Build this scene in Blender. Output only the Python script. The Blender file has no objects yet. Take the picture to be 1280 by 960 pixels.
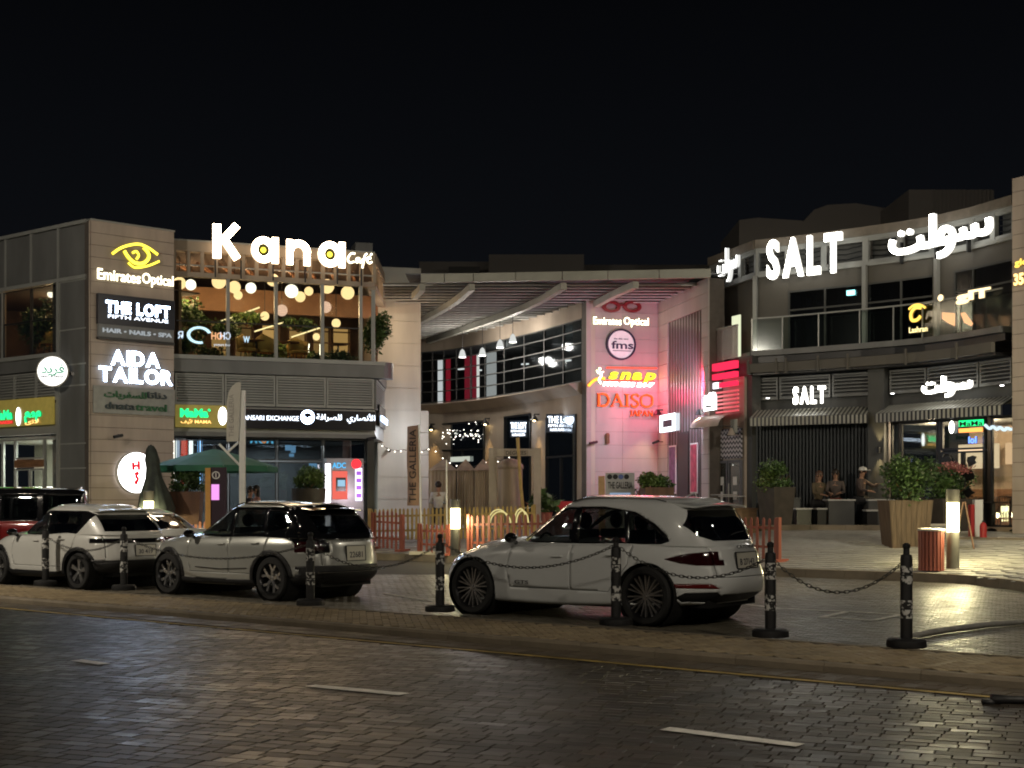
import bpy, bmesh, math, random
from mathutils import Vector, Matrix
from math import sin, cos, pi, radians, atan2, hypot
random.seed(7)
SC = bpy.context.scene
COL = SC.collection
# ---------------------------------------------------------------- camera
F, CX, HY, H = 1700.0, 640.0, 624.0, 1.72      # focal length in pixels of a 1280 wide frame, horizon row, eye height
cd = bpy.data.cameras.new('camera'); cam = bpy.data.objects.new('camera', cd); COL.objects.link(cam)
cam.location = (0, 0, H); cam.rotation_euler = (pi/2, 0, 0)
cd.sensor_width = 36; cd.lens = 36*F/1280; cd.shift_y = (HY-480)/1280; cd.clip_end = 3000
SC.camera = cam
# ---------------------------------------------------------------- night sky, weak sky glow, exposure
w = bpy.data.worlds.new('World'); SC.world = w; w.use_nodes = True
_n = w.node_tree.nodes; _l = w.node_tree.links
_bg = _n['Background']; _tc = _n.new('ShaderNodeTexCoord'); _sx = _n.new('ShaderNodeSeparateXYZ'); _cr = _n.new('ShaderNodeValToRGB')
_l.new(_tc.outputs['Generated'], _sx.inputs[0]); _l.new(_sx.outputs[2], _cr.inputs[0]); _l.new(_cr.outputs[0], _bg.inputs[0])
_cr.color_ramp.elements[0].color = (.0042, .0048, .0062, 1); _cr.color_ramp.elements[0].position = .0
_cr.color_ramp.elements[1].color = (.0012, .0014, .0019, 1); _cr.color_ramp.elements[1].position = .35
_bg.inputs[1].default_value = 1.0
SC.view_settings.view_transform = 'Standard'; SC.view_settings.look = 'None'
SC.view_settings.exposure = .35; SC.view_settings.gamma = 1
SC.cycles.use_denoising = True; SC.cycles.max_bounces = 6; SC.cycles.diffuse_bounces = 3; SC.cycles.glossy_bounces = 3
SC.cycles.transparent_max_bounces = 12; SC.cycles.transmission_bounces = 4
SC.cycles.caustics_reflective = False; SC.cycles.caustics_refractive = False
SC.cycles.sample_clamp_indirect = 4; SC.cycles.use_light_tree = True; SC.cycles.blur_glossy = .5; SC.cycles.filter_width = 1.9

def lamp(name, kind, loc, power, col=(1, .9, .75), size=.3, rot=None, spot=None, parent=None, blend=.6):
    d = bpy.data.lights.new(name, kind); d.energy = power; d.color = col
    if kind == 'AREA': d.size = size
    elif kind == 'SUN': d.angle = size
    else: d.shadow_soft_size = size
    if kind == 'SPOT': d.spot_size = radians(spot or 90); d.spot_blend = blend
    o = bpy.data.objects.new(name, d); COL.objects.link(o); o.location = loc
    if rot is not None: o.rotation_euler = rot
    if parent: o.parent = parent
    return o
def aim(a, b):
    return (Vector(b)-Vector(a)).to_track_quat('-Z', 'Y').to_euler()

# ---------------------------------------------------------------- helpers
def P(px, py, Y): return Vector(((px-CX)*Y/F, Y, H-(py-HY)*Y/F))
def X(px, Y): return (px-CX)*Y/F
def Z(py, Y): return H-(py-HY)*Y/F

class Face:
    """A vertical wall plane between two points; local x runs along it, local y into the building, z up."""
    def __init__(s, px0, Y0, px1, Y1):
        s.A = Vector((X(px0, Y0), Y0)); s.B = Vector((X(px1, Y1), Y1)); d = s.B-s.A
        s.L = d.length; s.d = d/s.L; s.a = atan2(d.y, d.x); s.n = Vector((-s.d.y, s.d.x))
    def u(s, px):
        k = (px-CX)/F
        return (k*s.A.y-s.A.x)/(s.d.x-k*s.d.y)
    def Y(s, px): return s.A.y+s.d.y*s.u(px)
    def v(s, px, py): return Z(py, s.Y(px))
    def uv(s, px, py): return (s.u(px), s.v(px, py))
    def w(s, u, v, y=0):
        p = s.A+s.d*u+s.n*y
        return Vector((p.x, p.y, v))

class MB:
    def __init__(s): s.V = []; s.F = []
    def add(s, vs, fs):
        b = len(s.V); s.V += [tuple(v) for v in vs]; s.F += [tuple(b+i for i in f) for f in fs]; return s
    def box(s, x0, x1, y0, y1, z0, z1, M=None):
        vs = [(x, y, z) for z in (z0, z1) for y in (y0, y1) for x in (x0, x1)]
        if M: vs = [M@Vector(v) for v in vs]
        return s.add(vs, [(0, 2, 3, 1), (4, 5, 7, 6), (0, 1, 5, 4), (2, 6, 7, 3), (0, 4, 6, 2), (1, 3, 7, 5)])
    def quad(s, a, b, c, d): return s.add([a, b, c, d], [(0, 1, 2, 3)])
    def prism(s, pts, y0, y1, M=None):
        """polygon in x,z swept along y"""
        n = len(pts); vs = [(x, y0, z) for x, z in pts]+[(x, y1, z) for x, z in pts]
        if M: vs = [M@Vector(v) for v in vs]
        return s.add(vs, [tuple(range(n)), tuple(range(2*n-1, n-1, -1))]+[(i, i+n, (i+1) % n+n, (i+1) % n) for i in range(n)])
    def slab(s, pts, z0, z1):
        """polygon in x,y swept along z"""
        n = len(pts); vs = [(x, y, z0) for x, y in pts]+[(x, y, z1) for x, y in pts]
        return s.add(vs, [tuple(range(n-1, -1, -1)), tuple(range(n, 2*n))]+[(i, (i+1) % n, (i+1) % n+n, i+n) for i in range(n)])
    def lathe(s, prof, n=20, M=None, cap=True):
        """profile of (radius, z) round the z axis"""
        vs = [(r*cos(2*pi*k/n), r*sin(2*pi*k/n), z) for r, z in prof for k in range(n)]
        fs = [(j*n+k, j*n+(k+1) % n, (j+1)*n+(k+1) % n, (j+1)*n+k) for j in range(len(prof)-1) for k in range(n)]
        if cap: fs += [tuple(range(n-1, -1, -1)), tuple((len(prof)-1)*n+k for k in range(n))]
        if M: vs = [M@Vector(v) for v in vs]
        return s.add(vs, fs)
    def cyl(s, a, b, r, n=10, r2=None):
        a = Vector(a); b = Vector(b); L = (b-a).length
        M = Matrix.Translation(a)@(b-a).to_track_quat('Z', 'Y').to_matrix().to_4x4()
        return s.lathe([(r, 0), (r if r2 is None else r2, L)], n, M)
    def ball(s, c, r, n=12, m=8, sz=(1, 1, 1)):
        pr = [(max(1e-4, r*sin(pi*i/m)), -r*cos(pi*i/m)) for i in range(m+1)]
        M = Matrix.Translation(Vector(c))@Matrix.Diagonal((sz[0], sz[1], sz[2], 1))
        return s.lathe(pr, n, M, False)
    def tube(s, pts, r, n=6, closed=False):
        pts = [Vector(p) for p in pts]; N = len(pts); b = len(s.V); up = Vector((0, 0, 1)); rings = []
        for i, p in enumerate(pts):
            t = (pts[(i+1) % N]-pts[i-1]) if closed else (pts[min(i+1, N-1)]-pts[max(i-1, 0)])
            t.normalize(); a = t.cross(up)
            if a.length < .05: a = t.cross(Vector((1, 0, 0)))
            a.normalize(); c = a.cross(t); rr = r[i] if isinstance(r, (list, tuple)) else r
            rings.append([p+a*(rr*cos(2*pi*k/n))+c*(rr*sin(2*pi*k/n)) for k in range(n)])
        vs = [v for q in rings for v in q]; m = N if closed else N-1
        fs = [(j*n+k, j*n+(k+1) % n, ((j+1) % N)*n+(k+1) % n, ((j+1) % N)*n+k) for j in range(m) for k in range(n)]
        if not closed: fs += [tuple(range(n-1, -1, -1)), tuple((N-1)*n+k for k in range(n))]
        return s.add(vs, fs)
    def mesh(s, name):
        m = bpy.data.meshes.new(name); m.from_pydata(s.V, [], s.F); m.update(); return m
    def build(s, name, mt, parent=None, face=None, smooth=False, loc=None, label=None, kind=None, rot=None):
        return put(s.mesh(name), name, mt, parent, face, smooth, loc, label, kind, rot)

def put(me, name, mt, parent=None, face=None, smooth=False, loc=None, label=None, kind=None, rot=None):
    if mt and not me.materials: me.materials.append(mt)
    o = bpy.data.objects.new(name, me); COL.objects.link(o)
    if smooth:
        me.shade_smooth()
        if smooth != 2: me.set_sharp_from_angle(angle=radians(40))
    if parent: o.parent = parent
    if face:
        base = parent.location if parent else Vector((0, 0, 0))
        o.location = Vector((face.A.x, face.A.y, 0))-base; o.rotation_euler = (0, 0, face.a)
    if loc is not None: o.location = loc
    if rot is not None: o.rotation_euler = rot if isinstance(rot, (tuple, list, Vector)) else (0, 0, rot)
    if label: o['label'] = label
    if kind: o['kind'] = kind
    return o
def tag(o, label, cat, group=None):
    o['label'] = label; o['category'] = cat
    if group: o['group'] = group
    return o
def thing(name, label, cat, loc=(0, 0, 0), rz=0, group=None, face=None):
    o = bpy.data.objects.new(name, None); COL.objects.link(o); o.empty_display_size = .1
    o.location = loc; o.rotation_euler = (0, 0, rz)
    if face: o.location = (face.A.x, face.A.y, 0); o.rotation_euler = (0, 0, face.a)
    return tag(o, label, cat, group)
def dup(root, loc, rz=None, label=None, group=None):
    """copy of a thing with copies of its parts and sub-parts"""
    r = root.copy(); COL.objects.link(r); r.location = loc
    if rz is not None: r.rotation_euler = (0, 0, rz)
    if label: r['label'] = label
    if group: r['group'] = group
    for ch in list(root.children):
        c = ch.copy(); COL.objects.link(c); c.parent = r
        for g in list(ch.children):
            q = g.copy(); COL.objects.link(q); q.parent = c
    return r
def inst(me, name, parent, loc, rot=(0, 0, 0), scale=(1, 1, 1)):
    o = bpy.data.objects.new(name, me); COL.objects.link(o); o.parent = parent
    o.location = loc; o.rotation_euler = rot; o.scale = scale; return o

# ---------------------------------------------------------------- materials
def M(name, col, rough=.6, metal=0, var=.12, scale=6, bump=0, bscale=40, coat=0, emit=None, es=0, trans=0, alpha=1, stretch=None, spec=None, world=False):
    m = bpy.data.materials.new(name); m.use_nodes = True; n = m.node_tree.nodes; l = m.node_tree.links
    p = n['Principled BSDF']; p.inputs['Roughness'].default_value = rough; p.inputs['Metallic'].default_value = metal
    c4 = (*col, 1); p.inputs['Base Color'].default_value = c4
    if var:
        tc = n.new('ShaderNodeTexCoord'); mp = n.new('ShaderNodeMapping'); nz = n.new('ShaderNodeTexNoise'); mx = n.new('ShaderNodeMix'); mx.data_type = 'RGBA'
        l.new(n.new('ShaderNodeNewGeometry').outputs['Position'] if world else tc.outputs['Object'], mp.inputs[0]); l.new(mp.outputs[0], nz.inputs[0]); nz.inputs['Scale'].default_value = scale
        nz.inputs['Detail'].default_value = 6
        if stretch: mp.inputs['Scale'].default_value = stretch
        mx.inputs[6].default_value = tuple(max(0, x*(1-var)) for x in col)+(1,)
        mx.inputs[7].default_value = tuple(min(1, x*(1+var)) for x in col)+(1,)
        mr = n.new('ShaderNodeMapRange'); mr.inputs[1].default_value = .3; mr.inputs[2].default_value = .7
        l.new(nz.outputs[0], mr.inputs[0]); l.new(mr.outputs[0], mx.inputs[0]); l.new(mx.outputs[2], p.inputs['Base Color'])
    if bump:
        tc = n.new('ShaderNodeTexCoord'); nb = n.new('ShaderNodeTexNoise'); bp = n.new('ShaderNodeBump')
        nb.inputs['Scale'].default_value = bscale; bp.inputs['Strength'].default_value = bump; bp.inputs['Distance'].default_value = .02
        l.new(tc.outputs['Object'], nb.inputs[0]); l.new(nb.outputs[0], bp.inputs['Height']); l.new(bp.outputs[0], p.inputs['Normal'])
    if coat: p.inputs['Coat Weight'].default_value = coat; p.inputs['Coat Roughness'].default_value = .04
    if emit: p.inputs['Emission Color'].default_value = (*emit, 1); p.inputs['Emission Strength'].default_value = es
    if trans: p.inputs['Transmission Weight'].default_value = trans
    if alpha < 1: p.inputs['Alpha'].default_value = alpha
    if spec is not None: p.inputs['Specular IOR Level'].default_value = spec
    return m
def glass(name, tint=(.5, .55, .55), refl=.12, rough=.02, body=None, k=0, graze=.5):
    """thin pane: mostly see-through tint, part mirror, part diffuse body"""
    m = bpy.data.materials.new(name); m.use_nodes = True; n = m.node_tree.nodes; l = m.node_tree.links
    n.remove(n['Principled BSDF']); out = n['Material Output']
    t = n.new('ShaderNodeBsdfTransparent'); t.inputs[0].default_value = (*tint, 1)
    g = n.new('ShaderNodeBsdfGlossy'); g.inputs['Roughness'].default_value = rough; g.inputs[0].default_value = (.9, .95, 1, 1)
    lw = n.new('ShaderNodeLayerWeight'); lw.inputs[0].default_value = .35
    ma = n.new('ShaderNodeMath'); ma.operation = 'MULTIPLY_ADD'; ma.inputs[1].default_value = graze; ma.inputs[2].default_value = refl
    l.new(lw.outputs['Facing'], ma.inputs[0]); mx = n.new('ShaderNodeMixShader'); l.new(ma.outputs[0], mx.inputs[0])
    src = t
    if k:
        d = n.new('ShaderNodeBsdfDiffuse'); d.inputs[0].default_value = (*body, 1); m2 = n.new('ShaderNodeMixShader'); m2.inputs[0].default_value = k
        l.new(t.outputs[0], m2.inputs[1]); l.new(d.outputs[0], m2.inputs[2]); src = m2
    l.new(src.outputs[0], mx.inputs[1]); l.new(g.outputs[0], mx.inputs[2]); l.new(mx.outputs[0], out.inputs[0])
    return m
def E(name, col, s):
    m = bpy.data.materials.new(name); m.use_nodes = True; n = m.node_tree.nodes; l = m.node_tree.links
    n.remove(n['Principled BSDF']); e = n.new('ShaderNodeEmission'); e.inputs[0].default_value = (*col, 1); e.inputs[1].default_value = s
    l.new(e.outputs[0], n['Material Output'].inputs[0]); return m
MT = dict(
    clad=M('beige_cladding', (.44, .37, .315), .55, var=.16, scale=2.2, stretch=(1, 1, .22), world=True), cladw=M('pale_cladding', (.54, .50, .42), .6, var=.12, scale=1.8, stretch=(1, 1, .2), world=True),
    joint=M('dark_joint', (.10, .085, .075), .8), grey=M('grey_metal_panel', (.17, .175, .175), .45, .2, var=.18, scale=1.6, stretch=(1, 1, .3), world=True),
    greyl=M('light_grey_metal', (.33, .34, .33), .45, .2, var=.07, scale=2), alu=M('aluminium', (.45, .45, .43), .35, .6, var=.05),
    dark=M('dark_metal', (.03, .032, .035), .4, .3, var=.1), black=M('black_paint', (.012, .012, .013), .35, var=.1),
    dgrey=M('dark_grey_wall', (.075, .077, .075), .6, var=.12, scale=2), render=M('warm_render', (.38, .315, .25), .8, var=.14, scale=1.2, bump=.1, stretch=(1, 1, .3), world=True),
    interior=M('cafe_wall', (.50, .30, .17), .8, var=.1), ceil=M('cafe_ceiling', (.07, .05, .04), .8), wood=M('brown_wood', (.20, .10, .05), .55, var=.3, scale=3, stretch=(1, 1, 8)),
    white=M('white_paint', (.75, .75, .72), .5, var=.04), leaf=M('leaf_green', (.07, .13, .035), .5, var=.5, scale=9), leafd=M('leaf_dark', (.035, .07, .02), .5, var=.5, scale=9),
    leafy=M('leaf_lime', (.10, .155, .035), .5, var=.4, scale=9), petal=M('pink_petals', (.42, .16, .15), .6, var=.3, scale=9), soil=M('soil', (.04, .03, .02), .9),
    glass=glass('window_glass'), glassd=glass('dark_window_glass', (.52, .56, .58), .13), glassc=glass('clear_glass', (.86, .9, .88), .06),
    wE=E('white_light', (1, .98, .95), 5), wC=E('cool_white_light', (.86, .92, 1), 5), wY=E('warm_white_light', (1, .86, .62), 5),
    redp=M('red_paint', (.45, .03, .03), .45), redw=M('red_stained_timber', (.30, .085, .055), .55, var=.3, scale=4, stretch=(1, 1, .2)), yelw=M('yellow_timber', (.38, .26, .08), .6, var=.25, scale=4),
)

# ---------------------------------------------------------------- lettering
BASIC = {}
def text_mesh(s, height, depth=.04, off=0, align='CENTER', res=3, shear=0, space=1, width=None):
    """flat text in local x,z, extruded to -y; capital height = height; origin at centre/left of baseline"""
    c = bpy.data.curves.new('t', 'FONT'); c.body = s; c.extrude = .5; c.offset = off; c.resolution_u = res; c.shear = shear; c.space_character = space
    o = bpy.data.objects.new('t', c); COL.objects.link(o); dg = bpy.context.evaluated_depsgraph_get()
    me = bpy.data.meshes.new_from_object(o.evaluated_get(dg)); bpy.data.objects.remove(o); bpy.data.curves.remove(c)
    xs = [v.co.x for v in me.vertices] or [0]; x0, x1 = min(xs), max(xs)
    k = height/.729; kx = k if width is None else width/(x1-x0)
    sh = {'CENTER': (x0+x1)/2, 'LEFT': x0, 'RIGHT': x1}[align]
    for v in me.vertices:
        x, y, z = v.co; v.co = ((x-sh)*kx, -depth*(.5+z), y*k)
    me.update(); me.materials.clear(); return me
def letters(s, height, width, parent, mt, base=(0, 0, 0), depth=.06, off=.02, name='letter', bold=None, gap=.12, shear=0, res=3):
    """each character its own part, laid out left to right over the given width"""
    ms = [(ch, text_mesh(ch, height, depth, off, 'LEFT', res, shear) if ch != ' ' else None) for ch in s]
    ws = [max(v.co.x for v in m.vertices) if m else height*.35 for _, m in ms]
    k = (width-gap*height*(len(s)-1))/sum(ws); x = -width/2; out = []
    for (ch, m), q in zip(ms, ws):
        if m:
            for v in m.vertices: v.co.x *= k
            out.append(put(m, name, mt, parent, loc=(base[0]+x, base[1], base[2])))
        x += q*k+gap*height
    return out
def ribbon(mb, pts, wd, y0=-.06, y1=0):
    """flat stroke of width wd (or list) along x,z points with round-ish joints"""
    pts = [Vector((p[0], p[1])) for p in pts]; n = len(pts); L = []; R = []
    for i, p in enumerate(pts):
        t = pts[min(i+1, n-1)]-pts[max(i-1, 0)]; t.normalize(); q = Vector((-t.y, t.x))
        h = (wd[i] if isinstance(wd, (list, tuple)) else wd)/2; L.append(p+q*h); R.append(p-q*h)
    for i in range(n-1): mb.prism([tuple(R[i]), tuple(R[i+1]), tuple(L[i+1]), tuple(L[i])], y0, y1)
    return mb
def smooth_path(pts, k=5):
    out = []; n = len(pts)
    for i in range(n-1):
        p0, p1, p2, p3 = [Vector(pts[min(max(j, 0), n-1)]) for j in (i-1, i, i+1, i+2)]
        for a in range(k):
            t = a/k; out.append(.5*((2*p1)+(p2-p0)*t+(2*p0-5*p1+4*p2-p3)*t*t+(3*p1-p0-3*p2+p3)*t**3))
    out.append(Vector(pts[-1])); return out
def disc(mb, cx, cz, r, y0, y1, n=32, rx=None):
    return mb.prism([(cx+(rx or r)*cos(2*pi*k/n), cz+r*sin(2*pi*k/n)) for k in range(n)], y0, y1)
def ring(mb, cx, cz, r0, r1, y0, y1, n=32, a0=0, a1=2*pi, sx=1):
    for k in range(n):
        a, b = a0+(a1-a0)*k/n, a0+(a1-a0)*(k+1)/n
        mb.prism([(cx+sx*r0*cos(a), cz+r0*sin(a)), (cx+sx*r1*cos(a), cz+r1*sin(a)), (cx+sx*r1*cos(b), cz+r1*sin(b)), (cx+sx*r0*cos(b), cz+r0*sin(b))], y0, y1)
    return mb
ORD = ['first', 'second', 'third', 'fourth', 'fifth', 'sixth', 'seventh', 'eighth', 'ninth', 'tenth', 'eleventh', 'twelfth', 'thirteenth', 'fourteenth', 'fifteenth', 'sixteenth', 'seventeenth']
def rank(v, vs): return ORD[sorted(vs).index(v)]
SOLT = '\uFE96\uFEDF\uFEEE\uFEB3'
# ================================================================ LIGHT: real street lamps of the car park, standing outside the frame
LK = 1.0
def street_lamp(x, y, h, tx, ty, power, label):
    t = thing('street_lamp', label, 'street lamp', (x, y, 0), atan2(ty-y, tx-x))
    m = MB(); m.lathe([(.16, 0), (.16, .4), (.09, .5), (.055, h)], 12); m.build('pole', MT['greyl'], t, smooth=True)
    m = MB(); m.tube([(0, 0, h-.1), (.5, 0, h+.15), (1.3, 0, h+.2)], .04, 8); m.build('arm', MT['greyl'], t)
    m = MB(); m.box(1.2, 1.95, -.18, .18, h+.14, h+.24); hd = m.build('lamp_head', MT['greyl'], t)
    m = MB(); m.box(1.25, 1.9, -.15, .15, h+.12, h+.137); m.build('diffuser', E('street_lamp_light', (1, .93, .82), 25), hd)
    a = Vector((x, y, 0))+Vector((tx-x, ty-y, 0)).normalized()*1.58; a.z = h+.05
    lamp('street_lamp_light', 'SPOT', a, power, (1, .88, .70), .25, aim(a, (tx, ty, 1)), 130, blend=.8)
street_lamp(-17.5, 19, 9, -10, 33, 3900, 'tall grey street lamp at the far left of the car park')
street_lamp(-6.5, 2, 9, -3, 22, 1100, 'tall grey street lamp beside the road on the left')
street_lamp(7.5, 4, 9, 4, 20, 1500, 'tall grey street lamp beside the road on the right')
street_lamp(15, 22, 9, 7, 34, 2500, 'tall grey street lamp on the right of the plaza')

# ================================================================ GROUND
def struct(o): o['kind'] = 'structure'; return o
def paver_mat(name, cols, rough=(.3, .55), edge=.0, bump=.35, bs=60, stain=.5, spec=.5, tracks=()):
    """colour varies piece by piece (face attribute or object), with stains and worn gloss"""
    m = bpy.data.materials.new(name); m.use_nodes = True; n = m.node_tree.nodes; l = m.node_tree.links; p = n['Principled BSDF']
    at = n.new('ShaderNodeAttribute'); at.attribute_name = 'tint'; oi = n.new('ShaderNodeObjectInfo')
    ad = n.new('ShaderNodeMath'); ad.operation = 'ADD'; fr = n.new('ShaderNodeMath'); fr.operation = 'FRACT'
    l.new(at.outputs['Fac'], ad.inputs[0]); l.new(oi.outputs['Random'], ad.inputs[1]); l.new(ad.outputs[0], fr.inputs[0])
    cr = n.new('ShaderNodeValToRGB'); cr.color_ramp.interpolation = 'LINEAR'
    while len(cr.color_ramp.elements) < len(cols): cr.color_ramp.elements.new(.5)
    for i, c in enumerate(cols): cr.color_ramp.elements[i].position = i/(len(cols)-1); cr.color_ramp.elements[i].color = (*c, 1)
    l.new(fr.outputs[0], cr.inputs[0])
    ge = n.new('ShaderNodeNewGeometry'); nz = n.new('ShaderNodeTexNoise'); nz.inputs['Scale'].default_value = .45; nz.inputs['Detail'].default_value = 7; nz.inputs['Roughness'].default_value = .65
    l.new(ge.outputs['Position'], nz.inputs[0]); mr = n.new('ShaderNodeMapRange'); mr.inputs[1].default_value = .35; mr.inputs[2].default_value = .65; mr.inputs[3].default_value = 1-stain; mr.inputs[4].default_value = 1
    l.new(nz.outputs[0], mr.inputs[0]); fac = mr.outputs[0]
    for x0, y0, dx, dy, wd in tracks:      # grime of tyre tracks
        ln = hypot(dx, dy); nd = n.new('ShaderNodeVectorMath'); nd.operation = 'DOT_PRODUCT'; nd.inputs[1].default_value = (-dy/ln, dx/ln, 0); l.new(ge.outputs['Position'], nd.inputs[0])
        s1 = n.new('ShaderNodeMath'); s1.operation = 'ADD'; s1.inputs[1].default_value = -(-dy*x0+dx*y0)/ln; l.new(nd.outputs['Value'], s1.inputs[0]); s2 = n.new('ShaderNodeMath'); s2.operation = 'ABSOLUTE'; l.new(s1.outputs[0], s2.inputs[0])
        wn = n.new('ShaderNodeMath'); wn.operation = 'MULTIPLY_ADD'; wn.inputs[1].default_value = -.5; l.new(nz.outputs[0], wn.inputs[0]); l.new(s2.outputs[0], wn.inputs[2])
        m3 = n.new('ShaderNodeMapRange'); m3.inputs[1].default_value = -.25; m3.inputs[2].default_value = wd-.12; m3.inputs[3].default_value = .55; m3.inputs[4].default_value = 1; l.new(wn.outputs[0], m3.inputs[0])
        m4 = n.new('ShaderNodeMath'); m4.operation = 'MULTIPLY'; l.new(fac, m4.inputs[0]); l.new(m3.outputs[0], m4.inputs[1]); fac = m4.outputs[0]
    mx = n.new('ShaderNodeVectorMath'); mx.operation = 'SCALE'; l.new(cr.outputs[0], mx.inputs[0]); l.new(fac, mx.inputs['Scale']); l.new(mx.outputs[0], p.inputs['Base Color'])
    nf = n.new('ShaderNodeTexNoise'); nf.inputs['Scale'].default_value = bs; nf.inputs['Detail'].default_value = 5; l.new(ge.outputs['Position'], nf.inputs[0])
    bp = n.new('ShaderNodeBump'); bp.inputs['Strength'].default_value = bump; bp.inputs['Distance'].default_value = .004; l.new(nf.outputs[0], bp.inputs['Height']); l.new(bp.outputs[0], p.inputs['Normal'])
    f2 = n.new('ShaderNodeMath'); f2.operation = 'MULTIPLY'; f2.inputs[1].default_value = 7.31; l.new(fr.outputs[0], f2.inputs[0]); f3 = n.new('ShaderNodeMath'); f3.operation = 'FRACT'; l.new(f2.outputs[0], f3.inputs[0])
    m2 = n.new('ShaderNodeMath'); m2.operation = 'MULTIPLY'; l.new(f3.outputs[0], m2.inputs[0]); l.new(mr.outputs[0], m2.inputs[1])
    rr = n.new('ShaderNodeMapRange'); rr.inputs[3].default_value = rough[1]; rr.inputs[4].default_value = rough[0]; l.new(m2.outputs[0], rr.inputs[0]); l.new(rr.outputs[0], p.inputs['Roughness'])
    p.inputs['Specular IOR Level'].default_value = spec
    return m
GM = dict(
    road=paver_mat('road_paver', [(.034, .024, .012), (.056, .041, .022), (.040, .027, .016), (.092, .070, .040), (.028, .020, .011), (.064, .048, .028), (.036, .027, .015)], (.30, .54), spec=.8, stain=.6, tracks=((0, 9.7, 1.34, 1.7, .16), (-6, 13.5, 1, -.55, .2), (-3, 12.2, 1, -.52, .22))),
    lot=paver_mat('parking_paver', [(.115, .10, .072), (.17, .15, .11), (.135, .12, .09), (.20, .18, .135)], (.30, .52), spec=.7, stain=.4),
    strip=paver_mat('sand_paver', [(.34, .265, .155), (.46, .36, .21), (.39, .30, .18), (.30, .23, .135)], (.6, .8), stain=.35),
    gutter=paver_mat('gutter_paver', [(.10, .078, .05), (.15, .118, .075), (.12, .092, .06), (.17, .135, .09)], (.45, .7), stain=.4),
    plaza=paver_mat('plaza_slab', [(.40, .39, .35), (.54, .52, .47), (.46, .44, .40), (.58, .56, .51)], (.22, .42), stain=.35, spec=.5),
    kerb=M('kerb_concrete', (.23, .19, .135), .75, var=.25, scale=2, bump=.3), kerbp=M('kerb_dark_face', (.16, .14, .11), .7, var=.3, scale=2, bump=.3),
    joint=M('sand_joint', (.032, .026, .02), .9, var=.3, scale=1), yellow=M('yellow_line_paint', (.42, .30, .07), .6, var=.45, scale=3), line=M('white_line_paint', (.72, .70, .64), .6, var=.3, scale=6),
)
MB(); g = MB(); g.slab([(-900, -300), (900, -300), (900, 1500), (-900, 1500)], -.4, -.05)
struct(g.build('ground', M('far_ground', (.05, .045, .04), .8, scale=.1)))
SD = Vector((cos(ANG0 := radians(-38.3)), sin(ANG0))); SN = Vector((-SD.y, SD.x))      # along and across the kerb strip
def sp_(x, y): v = Vector((x, y)); return v.dot(SD), v.dot(SN)
# near edge of strip Y=15.43-.8X, far edge Y=17.7-.764X
near_n = sp_(0, 16.12)[1]; far_n = sp_(0, 18.45)[1]

def field(owner, mt, cells, pl, pw, top, thick, zf=None, gap=.0042, nm='paver', jitter=.0016, near=280, M2=None):
    """cells: (cx, cy, angle, lx, ly); the pieces that show largest become parts, the rest one part of kind stuff"""
    def cost(c): return c[1]
    cells.sort(key=lambda c: (Vector((c[0], c[1]))-Vector((0, 0))).length/(c[3]*c[4])**.5)
    b = .004
    me = MB(); hx, hy = .5, .5
    vs = [(-hx, -hy, -1), (hx, -hy, -1), (hx, hy, -1), (-hx, hy, -1)]
    me.add([(-.5, -.5, -thick), (.5, -.5, -thick), (.5, .5, -thick), (-.5, .5, -thick), (-.5, -.5, -b), (.5, -.5, -b), (.5, .5, -b), (-.5, .5, -b), (-.46, -.46, 0), (.46, -.46, 0), (.46, .46, 0), (-.46, .46, 0)],
           [(0, 1, 5, 4), (1, 2, 6, 5), (2, 3, 7, 6), (3, 0, 4, 7), (4, 5, 9, 8), (5, 6, 10, 9), (6, 7, 11, 10), (7, 4, 8, 11), (8, 9, 10, 11)])
    base = me.mesh(nm); base.materials.append(mt)
    V = []; FF = []; T = []
    for i, (cx, cy, a, lx, ly) in enumerate(cells):
        z = top+(zf(cx, cy) if zf else 0)+random.uniform(-jitter, jitter); tx = random.gauss(0, .0045); ty = random.gauss(0, .0045)
        if i < near:
            o = inst(base, nm, owner, (cx, cy, z), (tx, ty, a), (lx-gap, ly-gap, 1)); continue
        c, s = cos(a), sin(a); hx, hy = (lx-gap)/2, (ly-gap)/2; q = len(V); bb = b*1.2
        for (ux, uy, dz) in ((-hx, -hy, -.012), (hx, -hy, -.012), (hx, hy, -.012), (-hx, hy, -.012), (-hx+bb, -hy+bb, 0), (hx-bb, -hy+bb, 0), (hx-bb, hy-bb, 0), (-hx+bb, hy-bb, 0)):
            V.append((cx+ux*c-uy*s, cy+ux*s+uy*c, z+dz+ux*ty+uy*tx))
        FF += [(q, q+1, q+5, q+4), (q+1, q+2, q+6, q+5), (q+2, q+3, q+7, q+6), (q+3, q, q+4, q+7), (q+4, q+5, q+6, q+7)]
        T += [random.random()]*5
    if V:
        m = bpy.data.meshes.new('pavers'); m.from_pydata(V, [], FF); m.attributes.new('tint', 'FLOAT', 'FACE').data.foreach_set('value', T); m.materials.append(mt)
        o = bpy.data.objects.new('paving', m); COL.objects.link(o); o.parent = owner; o['kind'] = 'stuff'
def visible(x, y, m=.6): return y > 7.6 and abs(x)*F/max(y, .1) < 640+m*F/y
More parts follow.
